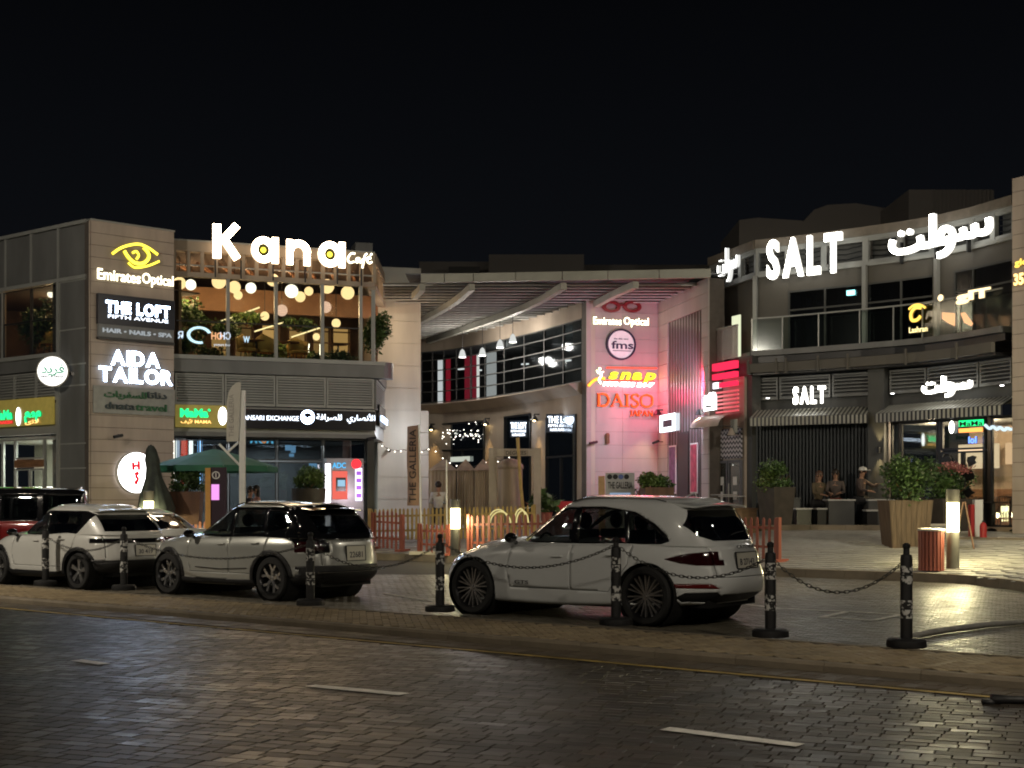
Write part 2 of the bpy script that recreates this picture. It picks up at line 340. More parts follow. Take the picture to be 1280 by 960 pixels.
# ---- road with cobble pavers in rows across the traffic
road = MB(); pts = [(-60, 15.43+48), (-60, -6), (60, -6), (60, -30)]
a0 = Vector(SD)*-70+SN*(near_n-.10); a1 = Vector(SD)*40+SN*(near_n-.10); b0 = a0-SN*60; b1 = a1-SN*60
road.slab([tuple(b0), tuple(b1), tuple(a1), tuple(a0)], -.04, -.012)
road = struct(road.build('road', GM['joint']))
cells = []; ra = radians(-21)     # rows run a little flatter than the kerb
rd = Vector((cos(ra), sin(ra))); rn = Vector((-rd.y, rd.x)); pw = .14
for j in range(-20, 200):
    x = -30+random.random()*.3
    while x < 30:
        lx = random.choice([.16, .20, .20, .24]); c = rd*(x+lx/2)+rn*(j*pw)
        if visible(c.x, c.y, .3) and c.dot(SN) < near_n-.88 and c.y < 24: cells.append((c.x, c.y, ra, lx, pw))
        x += lx
field(road, GM['road'], cells, 0, 0, 0, .02)
# gutter course next to the kerb, yellow line on it
cells = []
for i in range(-260, 150):
    for j, o_ in enumerate((.24, .52)):
        c = SD*(i*.2+.1*j)+SN*(near_n-o_)
        if visible(c.x, c.y, .5): cells.append((c.x, c.y, ANG0+random.uniform(-.01, .01), .2, .27))
field(road, GM['gutter'], cells, 0, 0, .002, .02, near=0, nm='gutter_paver')
def line_quad(name, pts, mt, z=.0105, label=None):
    m = MB(); m.slab(pts, z-.003, z); return struct(m.build(name, mt))
def strip_line(n0, n1, s0, s1): return [tuple(SD*s0+SN*n0), tuple(SD*s1+SN*n0), tuple(SD*s1+SN*n1), tuple(SD*s0+SN*n1)]
line_quad('yellow_road_line', strip_line(near_n-.87, near_n-.80, -40, 8), GM['yellow'])
for c0, c1 in (((388, 858), (505, 869)), ((831, 912), (1000, 933)), ((95, 826), (130, 831))):
    A_ = Vector((X(c0[0], 2924/(c0[1]-HY)), 2924/(c0[1]-HY))); B_ = Vector((X(c1[0], 2924/(c1[1]-HY)), 2924/(c1[1]-HY)))
    d = (B_-A_).normalized(); q = Vector((-d.y, d.x))*.07
    line_quad('lane_dash', [tuple(A_-q), tuple(B_-q), tuple(B_+q), tuple(A_+q)], GM['line'])
# ---- raised strip with herringbone pavers and kerbs
KH = .078
st = MB(); st.slab(strip_line(near_n+.14, far_n-.10, -45, 12), 0, KH-.012)
st = struct(st.build('median_strip', GM['joint']))
kb = MB(); kb.prism([(0, -.05), (0, KH-.03), (.025, KH), (.14, KH), (.14, -.05)], 0, .994); kmesh = kb.mesh('kerb_stone'); kmesh.materials.append(GM['kerb'])
for i in range(-24, 10):      # stones about a metre long
    c = SD*i+SN*near_n
    if visible(c.x, c.y, 2): inst(kmesh, 'kerb_stone', st, (c.x, c.y, random.uniform(-.002, .002)), (0, 0, ANG0+pi/2), (1, -1, 1))
    c = SD*i+SN*far_n
    if visible(c.x, c.y, 2): inst(kmesh, 'kerb_stone', st, (c.x, c.y, -.0), (0, 0, ANG0+pi/2), (-.72, -1, 1))
cells = []; pl, pw = .2, .1
for i in range(-560, 140):
    for j in range(-30, 40):
        # 90 degree herringbone
        k = (i+j) % 4
        if k == 0: cx, cy, aa = i*pw+pw/2, j*pw, 0      # placeholder replaced below
UA = ANG0+radians(45); ux = Vector((cos(UA), sin(UA))); uy = Vector((-ux.y, ux.x))
for i in range(-420, 420):
    for j in range(-420, 420):
        k = (i-j) % 4
        if k == 0: c = ux*((i+1)*pw)+uy*((j+.5)*pw); a = UA
        elif k == 3: c = ux*((i+.5)*pw)+uy*((j+1)*pw); a = UA+pi/2
        else: continue
        n_ = c.dot(SN)
        if near_n+.19 < n_ < far_n-.17 and visible(c.x, c.y, .2): cells.append((c.x, c.y, a, pl, pw))
field(st, GM['strip'], cells, 0, 0, KH, .02)
# ---- parking lot
lot = MB(); lot.slab(strip_line(far_n+.01, far_n+60, -60, 40), -.04, -.012); lot = struct(lot.build('parking_lot', GM['joint']))
# kerb line of the plaza
KL = [(-24, 33.0), (-19, 33.2), (-14, 33.8), (-10, 35.2), (-6, 37.6), (-3.8, 38.6), (-2.0, 37.4), (2, 33.6), (5.74, 30.5), (8.3, 28.6), (9.3, 27.3), (9.6, 25.2), (10.1, 20), (10.8, 5)]
KD = [(-.05, 1), (-.05, 1), (-.05, 1), (0, 1), (0, 1), (.05, 1), (.1, 1), (.25, 1), (.35, .95), (.6, .85), (.9, .6), (1, .4), (1, .2), (1, .1)]
KP = smooth_path(KL, 8)
def kline_side(x, y):
    """distance in front of the kerb line, positive on the road side (approximate)"""
    if x >= 9.9: return -1
    for a, b in zip(KP, KP[1:]):
        if a.x <= x <= b.x and b.x-a.x > 1e-6:
            yk = a.y+(b.y-a.y)*(x-a.x)/(b.x-a.x); return yk-y
    return 1 if x < 9 else -1
cells = []
for j in range(0, 200):
    i0 = -200; 
    for i in range(-240, 200):
        c = SD*(i*.2+(.1 if j % 2 else 0))+SN*(far_n+.06+j*.1)
        if visible(c.x, c.y, .2) and kline_side(c.x, c.y) > .16 and c.y < 31 and c.x < 9.2: cells.append((c.x, c.y, ANG0, .2, .1))
field(lot, GM['lot'], cells, 0, 0, 0, .02)
# ---- plaza: rises gently from the kerb to the shops
def zprof(s): t = max(0, min(1, (s-.3)/7.0)); return .17+.72*t
def plaza_z(x, y):
    best = 1e9
    for p in KP: best = min(best, (p.x-x)**2+(p.y-y)**2)
    return zprof(best**.5)
K2 = KP; m = MB(); n = len(K2); SS = [0, .3, 1, 2, 3, 4, 5, 6, 7.3, 12, 40]
for i, p in enumerate(K2):
    t = i/8; a = min(int(t), len(KD)-2); f = t-a; d = Vector(KD[a])*(1-f)+Vector(KD[a+1])*f; d.normalize()
    for s in SS: q = p+d*s; m.V.append((q.x, q.y, zprof(s)-.012 if s else .158))
k = len(SS)
m.F = [(i*k+j, (i+1)*k+j, (i+1)*k+j+1, i*k+j+1) for i in range(n-1) for j in range(k-1)]
plaza = struct(m.build('plaza', M('plaza_joint', (.30, .29, .26), .8)))
# kerb stones of the plaza
def kerb_run(pts, owner, hgt, wdt, mt, nm='kerb_stone', z0=-.03):
    acc = 0; out = []
    for a, b in zip(pts, pts[1:]):
        a = Vector(a); b = Vector(b); L_ = (b-a).length; d = (b-a)/L_; q = Vector((-d.y, d.x)); N_ = max(1, round(L_/.9))
        for i in range(N_):
            u0, u1 = a+d*(L_*i/N_+.004), a+d*(L_*(i+1)/N_-.004)
            mm = MB(); mm.slab([tuple(u0), tuple(u1), tuple(u1+q*wdt), tuple(u0+q*wdt)], z0, hgt); mm.build(nm, mt, owner)
kerb_run([tuple(p) for p in KP[::4]], plaza, .18, .16, GM['kerb'])
cells = []; PA = ANG0+radians(3); pd = Vector((cos(PA), sin(PA))); pn = Vector((-pd.y, pd.x))
for j in range(60, 190):
    for i in range(-60, 70):
        lx = .6; c = pd*(i*lx+(.3 if j % 2 else 0)+(.13 if j % 3 == 0 else 0))+pn*(j*.3)
        if visible(c.x, c.y, .3) and kline_side(c.x, c.y) < -.42 and c.y < 43 and c.y > 23 and c.x > -7: cells.append((c.x, c.y, PA, lx, .3))
field(plaza, GM['plaza'], cells, 0, 0, 0, .02, zf=lambda x, y: plaza_z(x, y)-.004, nm='paving_slab')
# parking bay markings behind the bollards
def gp(px, py, z=0): Y_ = (H-z)*F/(py-HY); return (X(px, Y_), Y_)
def gline(a, b, wd, mt=GM['line'], name='bay_line', z=.0105):
    A_ = Vector(gp(*a)); B_ = Vector(gp(*b)); d = (B_-A_).normalized(); q = Vector((-d.y, d.x))*wd/2
    return line_quad(name, [tuple(A_-q), tuple(B_-q), tuple(B_+q), tuple(A_+q)], mt, z)
for a, b in (((975, 761), (1060, 765)), ((1060, 765), (1127, 769)), ((1060, 765), (1026, 772)), ((1026, 772), (1092, 776)), ((1092, 776), (1127, 769)), ((1060, 825), (1280, 836)), ((880, 750), (975, 761)), ((480, 742), (540, 752))):
    gline(a, b, .10)
# rubber-edged ramp strip on the right
m = MB(); c0 = gp(1118, 805); c1 = gp(1190, 791); c2 = gp(1290, 781)
pts = smooth_path([c0, c1, c2, (c2[0]+2.5, c2[1]+1.0)], 12)
for i in range(len(pts)-1):
    pass
hs = thing('hose', 'pale ribbed hose lying across the paving beside the rightmost bollard', 'hose')
mm = MB(); pp = []; acc = []
for a, b in zip(pts, pts[1:]):
    for k in range(8): pp.append(a.lerp(b, k/8))
rad = [.034+.009*(i % 2) for i in range(len(pp))]
mm.tube([(p.x, p.y, .05) for p in pp], rad, 8); mm.build('ribbed_tube', M('hose_plastic', (.45, .44, .40), .4, var=.2), hs, smooth=2)
# ================================================================ LEFT BUILDING
def W(face, name, mt, u0, u1, v0, v1, y0, y1, parent, label=None, kind=None):
    return MB().box(u0, u1, y0, y1, v0, v1).build(name, mt, parent, face=face, label=label, kind=kind)
def WP_(face, name, mt, px0, px1, v0, v1, y0, y1, parent, **k):
    return W(face, name, mt, face.u(px0), face.u(px1), v0, v1, y0, y1, parent, **k)
def planks(face, u0, u1, v0, v1, rows, parent, mt, y=0, th=.03, gap=.012, name='cladding_panel', cols=1):
    h = (v1-v0)/rows; wd = (u1-u0)/cols
    b = MB(); b.box(gap/2, wd-gap/2, -th, 0, gap/2, h-gap/2); me = b.mesh(name); me.materials.append(mt)
    for i in range(rows):
        for j in range(cols):
            p = face.A+face.d*(u0+j*wd)+face.n*(y-random.uniform(0, .003))
            inst(me, name, parent, (p.x-parent.location.x, p.y-parent.location.y, v0+i*h), (0, 0, face.a))
def louvre(face, u0, u1, v0, v1, n, parent, mt, y=0, nm='slat'):
    """framed louvre panel with slats as its pieces"""
    fr = MB(); t = .05
    fr.box(u0, u1, y-.06, y, v1-t, v1); fr.box(u0, u1, y-.06, y, v0, v0+t); fr.box(u0, u0+t, y-.055, y, v0+t, v1-t); fr.box(u1-t, u1, y-.055, y, v0+t, v1-t)
    o = fr.build('louvre_panel', mt, parent, face=face)
    MB().box(u0+t, u1-t, y+.08, y+.10, v0+t, v1-t).build('backing', MT['black'], o)
    q = MB(); q.add([(0, -.045, 0), (u1-u0-2*t, -.045, 0), (u1-u0-2*t, .03, .05), (0, .03, .05), (0, -.045, .035), (u1-u0-2*t, -.045, .035), (u1-u0-2*t, .03, .085), (0, .03, .085)], [(0, 1, 5, 4), (4, 5, 6, 7), (0, 3, 2, 1), (0, 4, 7, 3), (1, 2, 6, 5)])
    me = q.mesh(nm); me.materials.append(mt)
    for i in range(n): inst(me, nm, o, (u0+t, y, v0+t+(v1-v0-2*t-.06)*i/max(1, n-1)))
    return o
class Sign:
    """thing standing on a wall face at a pixel, local x along the wall, z up"""
    def __init__(s, face, px, py, name, label, cat='sign', y=-.06, group=None, v=None):
        s.f = face; s.u0 = face.u(px); s.v0 = face.v(px, py) if v is None else v
        s.t = thing(name, label, cat, face.w(s.u0, s.v0, y), face.a, group)
    def p(s, px, py): return (s.f.u(px)-s.u0, s.f.v(px, py)-s.v0)
    def path(s, pts, k=5): return smooth_path([s.p(*q) for q in pts], k)
    def panel(s, px0, py0, px1, py1, mt, y0=-.04, y1=0, name='panel'):
        """level rectangle measured at its left edge"""
        a = s.p(px0, py0); b = s.p(px0, py1); c = s.p(px1, py0)
        return MB().box(a[0], c[0], y0, y1, b[1], a[1]).build(name, mt, s.t)
    def text(s, txt, px0, pyt, pyb, px1, mt, depth=.04, off=.02, y=-.04, name='lettering', each=False, shear=0):
        """pyt, pyb: cap top and baseline at the left end"""
        a = s.p(px0, pyt); b = s.p(px0, pyb); c = s.p(px1, pyt); h = a[1]-b[1]; wd = c[0]-a[0]
        if each: return letters(txt, h, wd, s.t, mt, ((a[0]+c[0])/2, y, b[1]), depth, off, shear=shear)
        return put(text_mesh(txt, h, depth, off, 'LEFT', width=wd, shear=shear), name, mt, s.t, loc=(a[0], y, b[1]))
TWF = Face(113, 38, 217, 39.7)
LWF = Face(0, 40.93, 109, 38.25)
KNF = Face(212, 40.2, 468, 42.42)
KSF = Face(468, 42.42, 480, 46.4)
BBF = Face(472, 46.2, 526, 46.6)
bl = thing('retail_building', 'two-storey shop building with beige sign tower and lit cafe terrace, left of the photo', 'building', (TWF.A.x, TWF.A.y, 0))
# --- tower
W(TWF, 'tower_core', MT['joint'], .02, TWF.L-.02, 0, 9.50, .002, 2.6, bl)
TU = TWF.L; planks(TWF, 0, TU, .0, 9.52, 28, bl, MT['clad'])
TLF = Face(104, 39.6, 113, 38.0)     # narrow left return of the tower
planks(TLF, 0, TLF.L, .0, 9.52, 28, bl, MT['clad'])
W(TWF, 'coping', MT['greyl'], -.02, TU+.02, 9.52, 9.56, -.05, 1.2, bl)
# --- left wing
u = LWF.u; UL = -6.0; UR = u(109)
W(LWF, 'upper_wall', MT['dgrey'], UL, UR, 8.02, 9.50, .06, .5, bl)
W(LWF, 'coping', MT['greyl'], UL, UR, 9.50, 9.60, -.06, .4, bl); W(LWF, 'fascia_rail', MT['greyl'], UL, UR, 7.94, 8.05, -.08, .1, bl)
edges = [UL, u(-70), u(-32), u(7), u(39), u(73), u(108)]
for a, b in zip(edges, edges[1:]): W(LWF, 'wall_panel', MT['grey'], a+.03, b-.03, 8.08, 9.47, 0, .05, bl)
for e in edges[1:-1]: W(LWF, 'mullion', MT['greyl'], e-.035, e+.035, 8.06, 9.5, -.03, .055, bl)
zs = [.3, 2.6, 3.3, 4.95, 5.55, 6.55, 7.93]
for a, b in zip(zs, zs[1:]):
    W(LWF, 'wall_panel', MT['grey'], u(75), u(108), a+.02, b-.02, 0, .05, bl); W(LWF, 'panel_rail', MT['greyl'], u(75), u(108), b-.02, b+.02, -.015, .055, bl)
W(LWF, 'side_wall', MT['dgrey'], u(74), UR, 0, 7.93, .06, .5, bl); W(LWF, 'mullion', MT['greyl'], u(72), u(75), .3, 7.94, -.05, .1, bl)
W(LWF, 'ledge', MT['greyl'], UL, u(74), 5.82, 5.93, -.16, .2, bl); W(LWF, 'ledge_band', MT['grey'], UL, u(74), 5.46, 5.82, -.06, .2, bl)
for a, b in ((u(-68), u(-25)), (u(-25), u(19)), (u(19), u(46)), (u(46), u(71))): louvre(LWF, a, b, 4.58, 5.42, 9, bl, MT['greyl'], .02)
for x in (-34, 3): W(LWF, 'mullion', MT['greyl'], u(x)-.04, u(x)+.04, 5.93, 7.94, -.03, .06, bl)
for a, b in ((u(-34), u(3)), (u(3), u(38)), (u(38), u(72))):
    f = MB(); f.box(a+.04, a+.07, 0, .05, 5.95, 7.92); f.box(b-.03, b, 0, .05, 5.95, 7.92); f.box(a+.07, b-.03, 0, .05, 6.92, 6.96)
    o = f.build('window', MT['dark'], bl, face=LWF); MB().box(a+.07, b-.03, .02, .03, 5.95, 7.92).build('pane', MT['glassc'], o)
# ground floor shop of the left wing
W(LWF, 'shop_fascia', MT['greyl'], UL, u(72), 3.62, 4.5, .0, .3, bl)
sd = MB(); a, b = u(-60), u(72)
o = MB().box(a, b, 2.9, 3.0, .3, 3.6).build('shop_wall', M('shop_cream_wall', (.55, .53, .44), .7), bl, face=LWF)
W(LWF, 'shop_ceiling', MT['white'], a, b, 3.5, 3.58, .3, 3, bl); W(LWF, 'shop_floor', MT['clad'], a, b, .4, .62, .3, 3, bl)
for x0, x1, z0, z1 in ((-40, 2, .7, 3.5), (2, 18, .7, 3.5), (18, 36, .7, 2.62), (36, 54, .7, 2.62), (18, 54, 2.9, 3.5), (54, 71, .7, 3.5)):
    t = .05; f = MB(); U0, U1 = u(x0)+.01, u(x1)-.01
    f.box(U0, U1, .02, .08, z1-t, z1); f.box(U0, U1, .02, .08, z0, z0+t); f.box(U0, U0+t, .02, .08, z0+t, z1-t); f.box(U1-t, U1, .02, .08, z0+t, z1-t)
    o = f.build('door' if z1 < 2.7 else 'window', MT['alu'] if z1 < 2.7 else MT['greyl'], bl, face=LWF)
    MB().box(U0+t, U1-t, .045, .055, z0+t, z1-t).build('pane', MT['glassc'], o)
    if z1 < 2.7: MB().tube([(U1-.12 if x0 < 30 else U0+.12, -.03, 1.4), (U1-.12 if x0 < 30 else U0+.12, -.03, 1.9)], .02, 6).build('handle', MT['alu'], o)
W(LWF, 'door_header', MT['wood'], u(18), u(54), 2.66, 2.88, 0, .1, bl)
for x, y_ in ((46, 1.0), (64, 1.4)): W(LWF, 'menu_screen', E('menu_screen_light', (.25, .55, .9), 1.2), u(x-5), u(x+5), 2.75, 3.15, y_, y_+.05, bl)
lamp('shop_light', 'AREA', LWF.w(u(25), 3.45, 1.4), 380, (1, .97, .85), 1.4, (0, 0, 0))
# --- cafe wing
u = KNF.u; U0, U1 = u(218), u(468)
W(KNF, 'parapet', MT['render'], 0, U1, 9.08, 9.38, -.05, .25, bl); W(KNF, 'coping', MT['greyl'], 0, U1, 9.38, 9.42, -.08, .3, bl)
W(KNF, 'beam', MT['render'], 0, U1, 8.33, 8.47, -.05, .2, bl)
n = 15
for i in range(n+1):
    a = U0+(U1-U0)*i/n; W(KNF, 'lattice_post', MT['render'], a-.05, a+.05, 8.47, 9.08, -.02, .12, bl)
W(KNF, 'lattice_rail', MT['greyl'], 0, U1, 8.66, 8.70, .0, .05, bl)
for i in range(9):     # slanting roof battens seen through the lattice
    a = U0+(U1-U0)*i/9; MB().add([(a, .3, 8.75), (a+.08, .3, 8.75), (a+1.0, 3.5, 9.0), (a+.9, 3.5, 9.0), (a, .3, 8.83), (a+.08, .3, 8.83), (a+1.0, 3.5, 9.08), (a+.9, 3.5, 9.08)], [(0, 1, 2, 3), (4, 5, 6, 7), (0, 4, 5, 1), (0, 3, 7, 4), (1, 5, 6, 2)]).build('roof_batten', MT['wood'], bl, face=KNF)
for px in (285, 345, 403, 451): W(KNF, 'column', MT['greyl'], u(px)-.05, u(px)+.05, 5.98, 8.33, -.03, .09, bl)
for a, b in zip((218, 285, 345, 403), (285, 345, 403, 451)):
    a, b = u(a)+.05, u(b)-.05; f = MB(); f.box(a, b, 0, .04, 7.0, 7.035); f.box(a, b, 0, .04, 5.98, 6.02); o = f.build('window', MT['dark'], bl, face=KNF)
    MB().box(a, b, .015, .025, 6.02, 8.33).build('pane', MT['glassc'], o)
W(KNF, 'ledge', MT['greyl'], 0, U1+.25, 5.86, 5.98, -.38, .3, bl); W(KNF, 'ledge_band', MT['grey'], 0, U1+.2, 5.48, 5.86, -.30, .3, bl)
for a, b in zip((218, 280, 344, 407), (279, 343, 406, 466)): louvre(KNF, u(a), u(b), 4.52, 5.45, 11, bl, MT['greyl'], -.1)
W(KNF, 'band', MT['greyl'], 0, U1, 3.66, 4.50, -.02, .3, bl)
W(KNF, 'lintel', MT['grey'], 0, U1, 3.60, 3.72, -.12, .2, bl)
# rounded return at the right end
RT = MB()
for k in range(6):
    a0, a1 = -pi/2+k*pi/12, -pi/2+(k+1)*pi/12; r = .55; cx, cy = U1+.1, .25
    RT.slab([(cx, cy), (cx+r*cos(a0), cy+r*sin(a0)), (cx+r*cos(a1), cy+r*sin(a1))], 5.48, 5.98)
RT.build('rounded_ledge_end', MT['grey'], bl, face=KNF)
W(KSF, 'return_wall', MT['greyl'], .0, KSF.L, 3.66, 4.50, 0, .3, bl); louvre(KSF, .05, KSF.L-.1, 4.52, 5.45, 11, bl, MT['greyl'], 0); W(KSF, 'ledge_band', MT['grey'], .3, KSF.L, 5.48, 5.97, -.1, .3, bl)
W(KSF, 'parapet', MT['render'], 0, KSF.L, 9.08, 9.38, -.05, .25, bl); W(KSF, 'beam', MT['render'], 0, KSF.L, 8.24, 8.40, -.05, .2, bl)
for i in range(8): W(KSF, 'lattice_post', MT['render'], .1+i*.5, .18+i*.5, 8.4, 9.08, 0, .1, bl)
W(KSF, 'column', MT['greyl'], .0, .12, 5.98, 8.24, -.02, .1, bl)
# cafe interior
W(KNF, 'cafe_floor', MT['wood'], .1, U1, 5.5, 5.9, .32, 7, bl); W(KNF, 'cafe_ceiling', MT['ceil'], .1, U1, 9.10, 9.2, .3, 7, bl)
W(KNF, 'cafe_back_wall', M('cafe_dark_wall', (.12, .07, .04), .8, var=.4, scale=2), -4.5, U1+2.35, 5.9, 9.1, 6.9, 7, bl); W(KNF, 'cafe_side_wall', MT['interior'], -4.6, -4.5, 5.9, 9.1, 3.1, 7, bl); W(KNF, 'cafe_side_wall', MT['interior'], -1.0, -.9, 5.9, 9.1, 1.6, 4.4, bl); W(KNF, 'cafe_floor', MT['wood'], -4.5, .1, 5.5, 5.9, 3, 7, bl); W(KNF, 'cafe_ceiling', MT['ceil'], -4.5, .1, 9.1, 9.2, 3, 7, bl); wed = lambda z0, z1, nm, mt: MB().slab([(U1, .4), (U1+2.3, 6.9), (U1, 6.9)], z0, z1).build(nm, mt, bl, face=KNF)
wed(5.5, 5.9, 'cafe_floor', MT['wood']); wed(9.1, 9.2, 'cafe_ceiling', MT['ceil'])
lamp('cafe_light', 'POINT', KNF.w(.3, 7.6, 2.2), 30, (1, .62, .32), .15)
W(KNF, 'bulkhead', M('bulkhead_brown', (.26, .14, .075), .8), -2.4, U1+1.25, 7.85, 8.6, 3.6, 3.8, bl)
for i, px in enumerate((250, 280, 318, 352, 390, 428, 462, 490)):
    a = u(px); f = MB(); f.box(a-.35, a+.35, 6.5, 6.8, 5.95, 6.6); f.box(a-.33, a-.3, 6.6, 6.8, 6.6, 7.9); f.box(a+.3, a+.33, 6.6, 6.8, 6.6, 7.9)
    for z in (6.9, 7.3, 7.7): f.box(a-.3, a+.3, 6.6, 6.8, z, z+.03)
    o = f.build('shelf_unit', MT['wood'], bl, face=KNF)
    MB().box(a-.28, a+.28, 6.82, 6.86, 6.65, 7.85).build('lit_back', E('shelf_glow', (1, .55, .18), [.35, .10, .3, .12, .5, .3, .2, .4][i]), o)
for px in (424, 441): W(KNF, 'light_strip', MT['wY'], u(px)-.03, u(px)+.03, 6.2, 7.0, 4.4, 4.45, bl)
for i, (a, b) in enumerate(((300, 350), (310, 352), (352, 395), (405, 440))):
    MB().tube([(u(a), 4+i*.3, 7.55-.1*i), (u(b), 3.4+i*.3, 8.0-.15*i)], .025, 5).build('light_strip', E('linear_light', (1, .75, .35), 1.6), bl, face=KNF)
# pendant globes
gm = [E('globe_warm', (1, .66, .30), 1.5), E('globe_cream', (1, .88, .66), 2.2), E('globe_pink', (1, .60, .42), .9)]
GLB = ((224, 354, 7, 0, .8), (238, 356, 6, 1, 1.5), (274, 352, 8, 0, .7), (294, 359, 7, 0, 1.0), (316, 360, 6, 1, 1.6), (301, 369, 5, 0, 3), (343, 350, 7, 0, .9), (366, 364, 7.5, 1, .6), (393, 364, 5, 0, 2.2), (411, 358, 8, 0, .6), (438, 366, 7.5, 0, .8), (358, 388, 6.5, 2, 2.4), (337, 395, 5, 0, 3.2), (415, 384, 6.5, 2, 2.2), (434, 404, 5, 0, 3.5), (384, 371, 6, 0, 3.0), (410, 421, 4, 0, 4.3))
GL = [(g_[0], g_[1]) for g_ in GLB]
for i, (px, py, r, c, dy) in enumerate(GLB):
    a = u(px)+dy*.14; p = KNF.w(a, 0, dy); zz = Z(py, p.y); rr = 1.12*r*p.y/F
    t = thing('pendant_globe', rank((px, py), GL)+' globe lamp from the left among those hanging in the cafe terrace', 'lamp', (p.x, p.y, zz), 0, 'globe lamps hanging in the cafe')
    MB().ball((0, 0, 0), rr, 16, 10).build('globe', gm[c], t, smooth=2); MB().cyl((0, 0, rr), (0, 0, max(rr+.05, 8.95-zz)), .012, 5).build('cord', MT['black'], t)
for px, dy in ((250, 2), (310, 2), (370, 2), (430, 2)): 
    q = KNF.w(u(px), 7.9, dy); lamp('cafe_light', 'POINT', q, 58, (1, .62, .30), .25)
for px in (15, 55): q = LWF.w(LWF.u(px), 7.6, 1.6); lamp('cafe_light', 'POINT', q, 60, (1, .62, .30), .2)
for i, (px, py) in enumerate(((26, 368), (64, 360), (70, 373))):
    p = LWF.w(LWF.u(px), 0, 1.0); zz = Z(py, p.y); t = thing('pendant_globe', ('leftmost', 'middle', 'rightmost')[i]+' globe lamp in the corner window left of the sign tower', 'lamp', (p.x, p.y, zz), 0, 'globe lamps in the corner window')
    MB().ball((0, 0, 0), (.10, .15, .12)[i], 14, 8).build('globe', gm[(1, 0, 0)[i]], t, smooth=2); MB().cyl((0, 0, .1), (0, 0, 8.9-zz), .012, 5).build('cord', MT['black'], t)
# cafe chairs and tables near the glass
def bucket_chair(p, rz, col, label, grp):
    t = thing('cafe_chair', label, 'chair', p, rz, grp)
    m = MB(); vs = []
    for k in range(9):
        a = pi*(k/8); r = .30; vs += [(r*cos(a), r*sin(a), .42), ((r+.05)*cos(a), (r+.05)*sin(a), .95-.18*abs(cos(a)))]
    m.add(vs, [(2*k, 2*k+2, 2*k+3, 2*k+1) for k in range(8)]); b = m.build('backrest', col, t, smooth=2); md = b.modifiers.new('t', 'SOLIDIFY'); md.thickness = .05
    MB().lathe([(.02, .38), (.3, .38), (.31, .44), (.28, .48)], 16).build('seat', col, t, smooth=True)
    for a in range(4): MB().cyl((.18*cos(a*pi/2+.78), .18*sin(a*pi/2+.78), .4), (.25*cos(a*pi/2+.78), .25*sin(a*pi/2+.78), 0), .015, 6).build('leg', MT['black'], t)
    return t
mu = M('mustard_fabric', (.34, .22, .05), .8)
for px, dy, rz in ((316, 1.0, .3), (342, 1.2, 2.6), (383, 1.1, .2), (390, 2.2, 3.0)):
    lab_ = rank(px, (316, 342, 383, 390))
    bucket_chair(KNF.w(u(px), 5.9, dy), KNF.a+rz, mu, lab_+' mustard bucket chair from the left at the cafe window upstairs', 'mustard chairs upstairs in the cafe')
for px, dy in ((328, 1.1), (372, 1.2), (434, 1.2)):
    lab_ = rank(px, (328, 372, 434))
    t = thing('cafe_table', lab_+' small round table from the left behind the cafe terrace glass', 'table', KNF.w(u(px), 5.9, dy), 0, 'round tables upstairs in the cafe')
    MB().lathe([(.3, .72), (.32, .75)], 20).build('table_top', MT['wood'], t); MB().lathe([(.2, 0), (.2, .02), (.03, .05), (.03, .72)], 12).build('pedestal', MT['black'], t)
# --- ground floor of cafe wing
W(KNF, 'shop_back_wall', MT['dgrey'], -.5, U1, .6, 3.6, 3.4, 3.5, bl); W(KNF, 'shop_ceiling', MT['dgrey'], -.5, U1, 3.5, 3.6, .2, 3.5, bl)
for a, b in zip((218, 251, 286, 306, 347, 405), (251, 286, 306, 347, 405, 459)):
    for z0, z1 in ((.75, 2.86), (2.9, 3.58)):
        A, B = u(a)+.015, u(b)-.015; t = .035; f = MB(); f.box(A, B, .1, .16, z1-t, z1); f.box(A, B, .1, .16, z0, z0+t); f.box(A, A+t, .1, .16, z0+t, z1-t); f.box(B-t, B, .1, .16, z0+t, z1-t)
        o = f.build('window', MT['dark'], bl, face=KNF); MB().box(A+t, B-t, .125, .135, z0+t, z1-t).build('pane', MT['glassd'], o)
W(KNF, 'end_column', MT['black'], u(459), U1, .5, 3.6, 0, .3, bl)
for a, b, c, s_ in ((218, 226, (1, .97, .85), 2.2), (226, 230, (.75, .82, .95), .8), (232, 240, (.8, .10, .06), 1.2), (242, 247, (1, .98, .9), 2.4), (253, 259, (.2, .5, .9), 1.2)):
    W(KNF, 'display_panel', E('display_light', c, s_*1.6), u(a), u(b), 2.2, 3.5, 1.0, 1.05, bl)
lamp('shop_light', 'AREA', KNF.w(u(260), 3.4, 1.6), 150, (.9, .95, 1), 1.2, (0, 0, 0)); lamp('shop_light', 'AREA', KNF.w(u(370), 3.4, 1.8), 100, (.85, .95, 1), 1.6, (0, 0, 0))
def blob(s, pts, mt, nm='lettering', wd=.06):
    m = MB()
    for p in pts: ribbon(m, [s.p(*q) for q in p], wd)
    return m.build(nm, mt, s.t)
s = Sign(KNF, 332, 550, 'window_sign_or_reflection', 'hanging blue and orange lettering glowing behind the dark ground floor glass', y=.6)
s.text('MOM', 317, 541, 553, 346, E('screen_blue', (.2, .7, 1), 1.6), y=0)
s.text('O', 330, 541, 553, 338, E('screen_orange', (1, .35, .1), 1.6), y=-.03)
s = Sign(KNF, 369, 555, 'window_sign_or_reflection', 'cluster of small blue screens behind the glass under the exchange sign', y=.8)
for q in ((366, 540, 373, 547), (363, 555, 371, 562), (370, 556, 376, 565), (368, 566, 374, 570), (393, 578, 403, 585)): s.panel(*q, E('screen_pale_blue', (.3, .6, .9), 1.0), name='screen')
